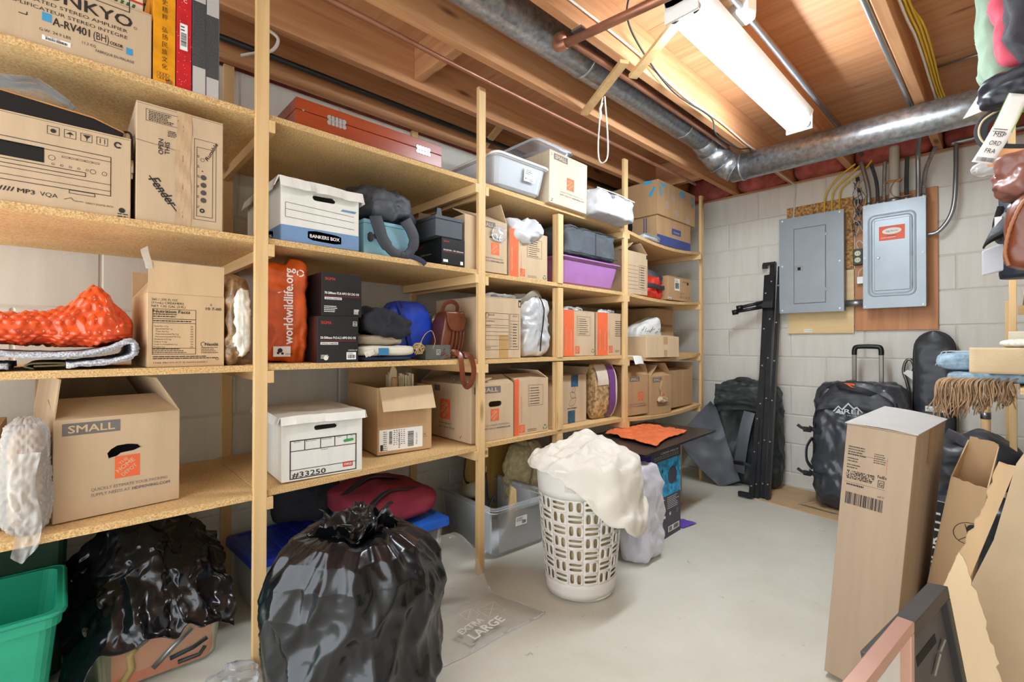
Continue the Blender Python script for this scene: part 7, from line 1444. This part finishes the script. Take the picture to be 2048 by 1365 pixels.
t = thing('lace_doily', 'white crocheted cloth folded on the beige mat', 'cloth', (0.03, 2.15, 0.9895)); soft('lace', mat('white crochet', '#dcd6c8', 0.9, var=0.15, scale=60, bmp=0.8, bscale=90), t, 0.07, 0.09, 0.014, 0.7, 0.7, 0.004, 30, 2, 50, 20, 0.5, (0, 0.07, 0))
t = thing('cream_box', 'cream cardboard box on right shelf behind the white crochet', 'box', (-0.022, 2.33, 0.9895)); MB().box(0, 0.22, 0, 0.15, 0, 0.055).build('body', mat('cream card', '#ddd3bf', 0.7), t, bev=0.002)
# jackets and bags spilling from the upper shelves
M_jk = mat('black jacket cloth', '#2a2629', 0.75, var=0.15, bmp=0.25, bscale=120); M_jg = mat('sage cloth', '#7f917a', 0.8, var=0.08, bmp=0.2, bscale=120); M_jp = mat('coral red cloth', '#c04656', 0.8, var=0.1)
def spill(name, label, cat, loc, parts):
    t = thing(name, label, cat, loc)
    for nm, m, hx_, hy_, hz_, off, amp, f_, sd in parts: soft(nm, m, t, hx_, hy_, hz_, 0.45, 0.4, amp, f_, sd, 60, 44, 0.7, off, None, False)
    return t
spill('sage_jacket', 'sage green jacket stuffed on the top right shelf', 'jacket', (0.08, 2.12, 1.765), [('body', M_jg, 0.155, 0.10, 0.215, (0, 0, 0.0), 0.034, 9, 3)])
spill('red_jacket', 'coral red jacket squeezed between sage and black jackets', 'jacket', (0.115, 1.975, 1.79), [('body', M_jp, 0.155, 0.045, 0.20, (0, 0, 0), 0.032, 10, 5)])
spill('black_jacket', 'black jacket hanging over the red one at right shelf top', 'jacket', (0.14, 1.885, 1.755), [('body', M_jk, 0.155, 0.045, 0.20, (0, 0, 0), 0.036, 9, 8)])
spill('black_rain_coat', 'black coat sleeve sticking out below the sage jacket', 'coat', (0.10, 1.93, 1.672), [('sleeve', mat('black shell nylon', '#26272d', 0.4, var=0.1), 0.165, 0.06, 0.042, (0, 0, 0), 0.026, 14, 3)])
t = thing('white_tag_paper', 'white folded paper sticking out beside the black coat sleeve', 'paper', (-0.085, 1.99, 1.700)); MB().hexa([(-0.028, 0, -0.012), (0.03, 0, 0.0), (0.03, 0.002, 0.0), (-0.028, 0.002, -0.012)], [(0.012, 0, 0.06), (0.04, 0, 0.075), (0.04, 0.002, 0.075), (0.012, 0.002, 0.06)]).build('sheet', M_lab, t)
t = thing('luggage_tag', 'long white airline luggage tag with green edge and airport codes', 'luggage tag', (-0.035, 1.84, 1.505))
def tg(u, v): return (-0.052+0.075*v+0.040*u+0.004*math.sin(4*v), -0.004*math.sin(3*v)+0.004*u, 0.005+0.165*v-0.018*u)
MB().grid(tg, 4, 16).build('strip', M_lab, t, True, solid=0.0005); MB().grid(lambda u, v: tuple(Vector(tg(0.04*u, 0.5+0.5*v))+Vector((0, -0.0012, 0))), 2, 8).build('green_edge', mat('lime print', '#7fb04a', 0.6), t); MB().grid(lambda u, v: tuple(Vector(tg(0.95+0.05*u, 0.45+0.4*v))+Vector((0, -0.0012, 0))), 2, 8).build('green_edge', mat('lime print', '#7fb04a', 0.6), t)
ft = Face((-0.050, -0.002, 0.0), (0.040, 0.0, -0.018), (0.050, -0.002, 0.11)); ink(t, ft, M_ink, [('t', 'MSP', 0.25, 0.60, 0.10, {'w': 0.55}), ('t', 'ORD', 0.25, 0.42, 0.10, {'w': 0.55}), ('t', 'FRA', 0.25, 0.25, 0.10, {'w': 0.5}), ('bar', 0.06, 0.06, 0.85, 0.09), ('fine', 0.1, 0.75, 0.8, 2, 0.05, 0.015)], 'tag_print', 0.0022)
t = thing('orange_tag', 'orange paper luggage tag behind the airline tag', 'luggage tag', (0.0, 1.875, 1.497)); MB().hexa([(-0.058, 0, 0.0), (0.04, 0, -0.022), (0.04, 0.001, -0.022), (-0.058, 0.001, 0.0)], [(-0.055, 0, 0.045), (0.04, 0, 0.025), (0.04, 0.001, 0.025), (-0.055, 0.001, 0.045)]).build('card', mat('orange tag', '#e8a46a', 0.6), t)
t = thing('bubble_wrap_roll', 'small roll of clear bubble wrap under the luggage tags', 'bubble wrap', (-0.02, 2.02, 1.508))
def bwr(d):
    p = Vector((0.075*sgnp(d.x, 0.5), 0.03*sgnp(d.y, 0.8), 0.020*sgnp(d.z, 0.8))); return p+d*(0.004*ridge(p, 40, 3)+0.004*fbm(p, 60, 2))+Vector((0, 0, 0.022))
MB().ball(bwr, 90, 40).build('wrap', M_bw, t, True)
t = thing('braided_strap', 'black strap with pale braided edge hanging behind the luggage tag', 'strap', (-0.05, 2.0, 1.570))
strap('band', [(0.02, 0.0, 0.12), (-0.018, 0.0, 0.095), (-0.022, 0.0, 0.05), (0.01, 0.0, 0.01), (0.08, 0.0, -0.015)], 0.03, 0.004, M_nyl, t); MB().tube(spline([(0.02, -0.012, 0.12), (-0.020, -0.014, 0.095), (-0.026, -0.014, 0.05), (0.006, -0.014, 0.006), (0.08, -0.012, -0.018)], 8), 0.003, 6).build('braid', mat('pale braid', '#c9b48c', 0.8), t, True)
t = thing('lens_hood', 'black round lens case standing on the right shelf', 'case', (0.015, 1.93, 1.1855)); MB().lathe([(0.0, 0.0), (0.05, 0.0), (0.052, 0.01), (0.052, 0.265), (0.046, 0.28), (0.052, 0.285), (0.052, 0.318), (0.046, 0.318), (0.042, 0.27), (0, 0.27)], 28).build('barrel', mat('navy black leather', '#1f2634', 0.5, var=0.1), t, True); MB().tube([(0.05*math.cos(a*PI/12), 0.05*math.sin(a*PI/12), 0.31) for a in range(24)], 0.004, 6, closed=True).build('rim', M_rub, t, True)
strap('strap', [(-0.045, -0.03, 0.20), (-0.055, -0.045, 0.14), (-0.045, -0.05, 0.10), (-0.01, -0.056, 0.13), (0.03, -0.05, 0.18)], 0.018, 0.004, M_rub, t)
t = thing('black_visor_cap', 'black cap with pale badge drooping off the right shelf', 'cap', (-0.012, 1.84, 1.235)); 
def cap(u, v): a = PI*(0.5+1.0*u); return (0.02+0.068*math.cos(a)*(0.25+0.75*v)-0.002, -0.02+0.06*math.sin(a)*0.5*v, 0.125-0.055*v*v-0.045*v*(1-abs(2*u-1)))
sheet('brim', M_nyl, t, cap, 20, 10, 0.004); soft('crown', M_duff2, t, 0.045, 0.045, 0.06, 0.7, 0.6, 0.008, 14, 3, 40, 30, 0.5, (0.03, 0.0, 0.03)); MB().box(-0.030, -0.016, -0.034, -0.032, 0.07, 0.105).build('badge', M_lab, t)
t = thing('white_pouch', 'flat white plastic pouch hanging below the black cap', 'pouch', (-0.03, 1.90, 1.195)); MB().hexa([(-0.040, 0.0, 0.0), (0.03, 0.0, 0.018), (0.03, 0.008, 0.018), (-0.040, 0.008, 0.0)], [(-0.040, 0.0, 0.072), (0.03, 0.0, 0.100), (0.03, 0.008, 0.100), (-0.040, 0.008, 0.072)]).build('pouch_body', M_wv, t, bev=0.004)
t = thing('brown_purse', 'brown leather purse with braided edge on the right shelf', 'purse', (0.055, 1.735, 1.1855))
M_lea2 = mat('russet leather', '#7d3f20', 0.35, var=0.12, scale=14, coat=0.25, bmp=0.12, bscale=120)
def ps(d):
    p = Vector((0.078*sgnp(d.x, 0.5), 0.035*sgnp(d.y, 0.6), 0.095*sgnp(d.z, 0.4))); p.x += -0.012*d.z*(-1); p.x *= 1-0.25*max(d.z, 0); p = p+d*0.005*ridge(p, 12, 3)+Vector((0, 0, 0.097)); p.z = max(0, p.z); return p
MB().ball(ps, 60, 44).build('body', M_lea2, t, True)
MB().tube(spline([(-0.070, -0.030, 0.01), (-0.076, -0.034, 0.05), (-0.062, -0.036, 0.12), (-0.035, -0.036, 0.175), (0.02, -0.03, 0.195)], 10), [0.0045 if i % 2 else 0.0032 for i in range(41)], 7).build('braided_edge', mat('tan braid', '#a56a44', 0.5), t, True)
spill('wrinkled_leather_bag', 'wrinkled pinkish brown leather bag above the brown purse', 'bag', (0.050, 1.79, 1.385), [('body', mat('dusty leather', '#8a5a4c', 0.4, var=0.12, coat=0.2), 0.085, 0.05, 0.05, (0, 0, 0), 0.030, 17, 4)])
# tall shipping carton
t, f = carton('shipping_carton', 'tall narrow brown shipping carton with white top and barcode label', (-0.404, 1.674, 0.001), 0.158, 0.42, 0.757, 'k7', rz=-3.5, base_rz=0.0, tape=False, lean=(0, 4.6))
t.location.z = 0.0155
MB().grid(lambda u, v: (-0.004+0.166*u, -0.004+0.428*v, 0.7585+0.004*math.sin(3*u)+0.012*v*(1-u)), 6, 8).build('white_top_flap', mat('white coated card', '#bcbab6', 0.6, var=0.03), t, False, solid=0.003)
lb = Face((0, 0, 0.757*0.21), (0.158, 0, 0), (0, 0, 0.757))
ink(t, lb, M_ink, [('fine', 0.06, 0.70, 0.30, 4, 0.010, 0.004), ('fine', 0.45, 0.69, 0.18, 5, 0.008, 0.003), ('fine', 0.06, 0.655, 0.22, 2, 0.010, 0.004), ('fine', 0.06, 0.630, 0.2, 2, 0.010, 0.004), ('l', 0.05, 0.565, 0.66, 0.565, 0.0006), ('l', 0.05, 0.675, 0.66, 0.675, 0.0006), ('t', 'FedEx', 0.53, 0.605, 0.012, {'w': 0.13, 'bold': 0.014}), ('o', 0.54, 0.572, 0.09, 0.026, 0.0015), ('t', 'G', 0.56, 0.577, 0.015, {'w': 0.05, 'bold': 0.014}), ('t', 'SAE E7', 0.55, 0.533, 0.007, {'w': 0.10}), ('fine', 0.08, 0.553, 0.3, 1, 0.02, 0.006), ('bar', 0.08, 0.480, 0.56, 0.046)], 'label_print')
rq = random.Random(2); ink(t, lb, M_ink, [('r', 0.06+0.0083*i, 0.578+0.0055*j, 0.007, 0.0046) for i in range(52) for j in range(6) if rq.random() < 0.55], 'stacked_code')
ink(t, lb, M_red, [('l', 0.645, 0.625, 0.645, 0.685, 0.0006)], 'red_rule')
ink(t, f.R, mat('tape stain', '#b58f5c', 0.4), [('r', 0.42, 0.86, 0.14, 0.14)], 'tape_stain')
# torn cardboard leaning against the right shelves
def lean_board(name, label, poly, y_off, m, th, X0, tilt, yaw_=0.0, cat='cardboard'):
    """poly in (along y, up); foot at X0, tilted towards +x"""
    t = thing(name, label, cat, (X0, y_off, 0.0), yaw_, ry=tilt)
    MB().prism(poly, 0, th, Matrix(((0, 0, 1, 0), (1, 0, 0, 0), (0, 1, 0, 0), (0, 0, 0, 1)))).build('sheet', m, t)
    return t
def ragged(pts, n, amp, seed):
    q = random.Random(seed); out = []
    for i in range(len(pts)):
        a = Vector(pts[i]); c = Vector(pts[(i+1) % len(pts)]); rag = pts[i][2] if len(pts[i]) > 2 else 0
        a = a.xy; c = c.xy
        if rag:
            for k in range(n): out.append(tuple(a.lerp(c, k/n)+Vector((q.uniform(-amp, amp), q.uniform(-amp, amp)))))
        else: out.append(tuple(a))
    return out
def stand(name, label, y, poly, th, m, cat='cardboard'):
    """an upright sheet facing the aisle end of the room; poly in world x, z"""
    x0 = poly[0][0]; t = thing(name, label, cat, (x0, y, 0.0)); b = MB()
    panel(b, [(x-x0, z) for x, z in poly], [], Matrix.Identity(4), th); b.build('sheet', m, t); return t
def ragz(pts, seed, amp=0.004, step=0.012):
    q = random.Random(seed); out = []
    for (x0, z0), (x1, z1) in zip(pts, pts[1:]):
        n = max(1, int(math.hypot(x1-x0, z1-z0)/step))
        out += [(x0+(x1-x0)*k/n+q.uniform(-amp, amp)*(k > 0), z0+(z1-z0)*k/n+q.uniform(-amp, amp)*(k > 0)) for k in range(n)]
    return out+[pts[-1]]
stand('large_panel', 'large smooth beige hardboard panel standing against the right shelving', 1.80, [(-0.185, 0.0), (0.52, 0.0), (0.52, 0.80), (0.060, 0.83), (-0.004, 0.69), (-0.046, 0.48), (-0.092, 0.34)], 0.006, mat('beige hardboard', '#cdb593', 0.6, var=0.04), 'board')
t = thing('open_tall_carton', 'open torn brown carton with round mark among the leaning cardboard', 'box', (-0.236, 1.90, 0.0)); ct = card('k2')
b = MB(); panel(b, [(0, 0), (0.105, 0), (0.176, 0.592)]+ragz([(0.176, 0.592), (0.102, 0.612)], 3)+[(0.052, 0.30)], [], Matrix.Identity(4), 0.004); b.build('front_wall', ct, t)
b = MB(); panel(b, [(0, 0), (0.105, 0), (0.195, 0.695)]+ragz([(0.195, 0.695), (0.132, 0.712)], 5)+[(0.052, 0.30)], [], Matrix.Translation((0, 0.17, 0)), 0.004); b.build('back_wall', ct, t)
MB().add([(0, 0.004, 0), (0, 0.17, 0), (0.052, 0.17, 0.30), (0.052, 0.004, 0.30), (0.130, 0.17, 0.70), (0.102, 0.004, 0.61)], [(0, 1, 2, 3), (3, 2, 4, 5)]).build('side_wall', ct, t, solid=0.003)
MB().add([(0.105, 0.004, 0), (0.105, 0.17, 0), (0.193, 0.17, 0.69), (0.174, 0.004, 0.59)], [(3, 2, 1, 0)]).build('side_wall', ct, t, solid=0.003)
ink(t, Face((0.05, 0, 0.33), (0.12, 0, 0), (0.028, 0, 0.25)), M_ink, [('ring', 0.60, 0.50, 0.13, 0.002), ('c', 0.66, 0.56, 0.05), ('l', 0.45, 0.40, 0.72, 0.52, 0.002), ('l', 0.52, 0.60, 0.66, 0.40, 0.002)], 'round_mark')
stand('cardboard_strip', 'narrow torn brown cardboard strip leaning before the beige panel', 1.60, [(-0.245, 0.0), (-0.205, 0.0), (-0.077, 0.45), (-0.004, 0.716)]+ragz([(-0.004, 0.716), (-0.032, 0.722), (-0.062, 0.60), (-0.100, 0.49), (-0.135, 0.37)], 6), 0.02, card('k2'))
stand('torn_cardboard', 'wide torn tan cardboard sheet behind the black picture frame', 1.36, [(-0.30, 0.0), (0.10, 0.0)]+ragz([(0.06, 0.12), (-0.024, 0.33), (-0.045, 0.44), (-0.072, 0.53), (-0.086, 0.566)], 9)+[(-0.147, 0.365)], 0.005, card('k4'))
ink(bpy.data.objects['torn_cardboard'], Face((0.28, 0, 0.24), (0.05, 0, 0), (0, 0, 0.05)), M_inkg, [('ring', 0.3, 0.6, 0.4, 0.001), ('ring', 0.3, 0.6, 0.28, 0.001), ('c', 0.3, 0.6, 0.1)], 'stamp')
# picture frames
def frame(name, label, loc, rz, tilt, w_, h_, bw, dp, m, backing, mode):
    t = thing(name, label, 'picture frame', loc, rz, ry=tilt)
    # local: y along the frame, z up, front faces -x
    for nm, (y0, y1, z0, z1) in (('bottom_rail', (0, w_, 0, bw)), ('top_rail', (0, w_, h_-bw, h_)), ('stile', (0, bw, bw, h_-bw)), ('stile', (w_-bw, w_, bw, h_-bw))): MB().box(0, dp, y0, y1, z0, z1).build(nm, m, t, bev=0.0015)
    MB().box(dp*0.45 if mode == 'front' else dp*0.2, dp*0.6 if mode == 'front' else dp*0.35, bw-0.002, w_-bw+0.002, bw-0.002, h_-bw+0.002).build('backing', backing, t)
    return t
M_rose = mat('rose gold metal', '#c79a86', 0.35, 0.35, var=0.05); M_bf = mat('black frame wood', '#3a3632', 0.45, var=0.12)
t = frame('picture_frame', 'rose gold picture frame with pale backing standing beside shipping carton', (-0.1480, 0.42, 0.0), -5.6, 0, 0.385, 0.640, 0.014, 0.018, M_rose, mat('pale backing', '#d5d3cf', 0.5), 'back')
t = frame('picture_frame', 'black picture frame turned back side out before the torn cardboard', (-0.080, 0.86, 0.0055), -7, -9, 0.35, 0.540, 0.020, 0.030, M_bf, mat('dark backing board', '#55504e', 0.6, var=0.06), 'front')
MB().box(0.0175, 0.0185, 0.16, 0.27, 0.465, 0.480).build('hanger_slot', M_dark, t); MB().tube([(0.020, 0.22, 0.43), (0.022, 0.26, 0.45)], 0.003, 6).build('hanger_screw', M_silv, t); MB().tube([(0.020, 0.27, 0.45), (0.022, 0.30, 0.46)], 0.003, 6).build('hanger_screw', M_silv, t)
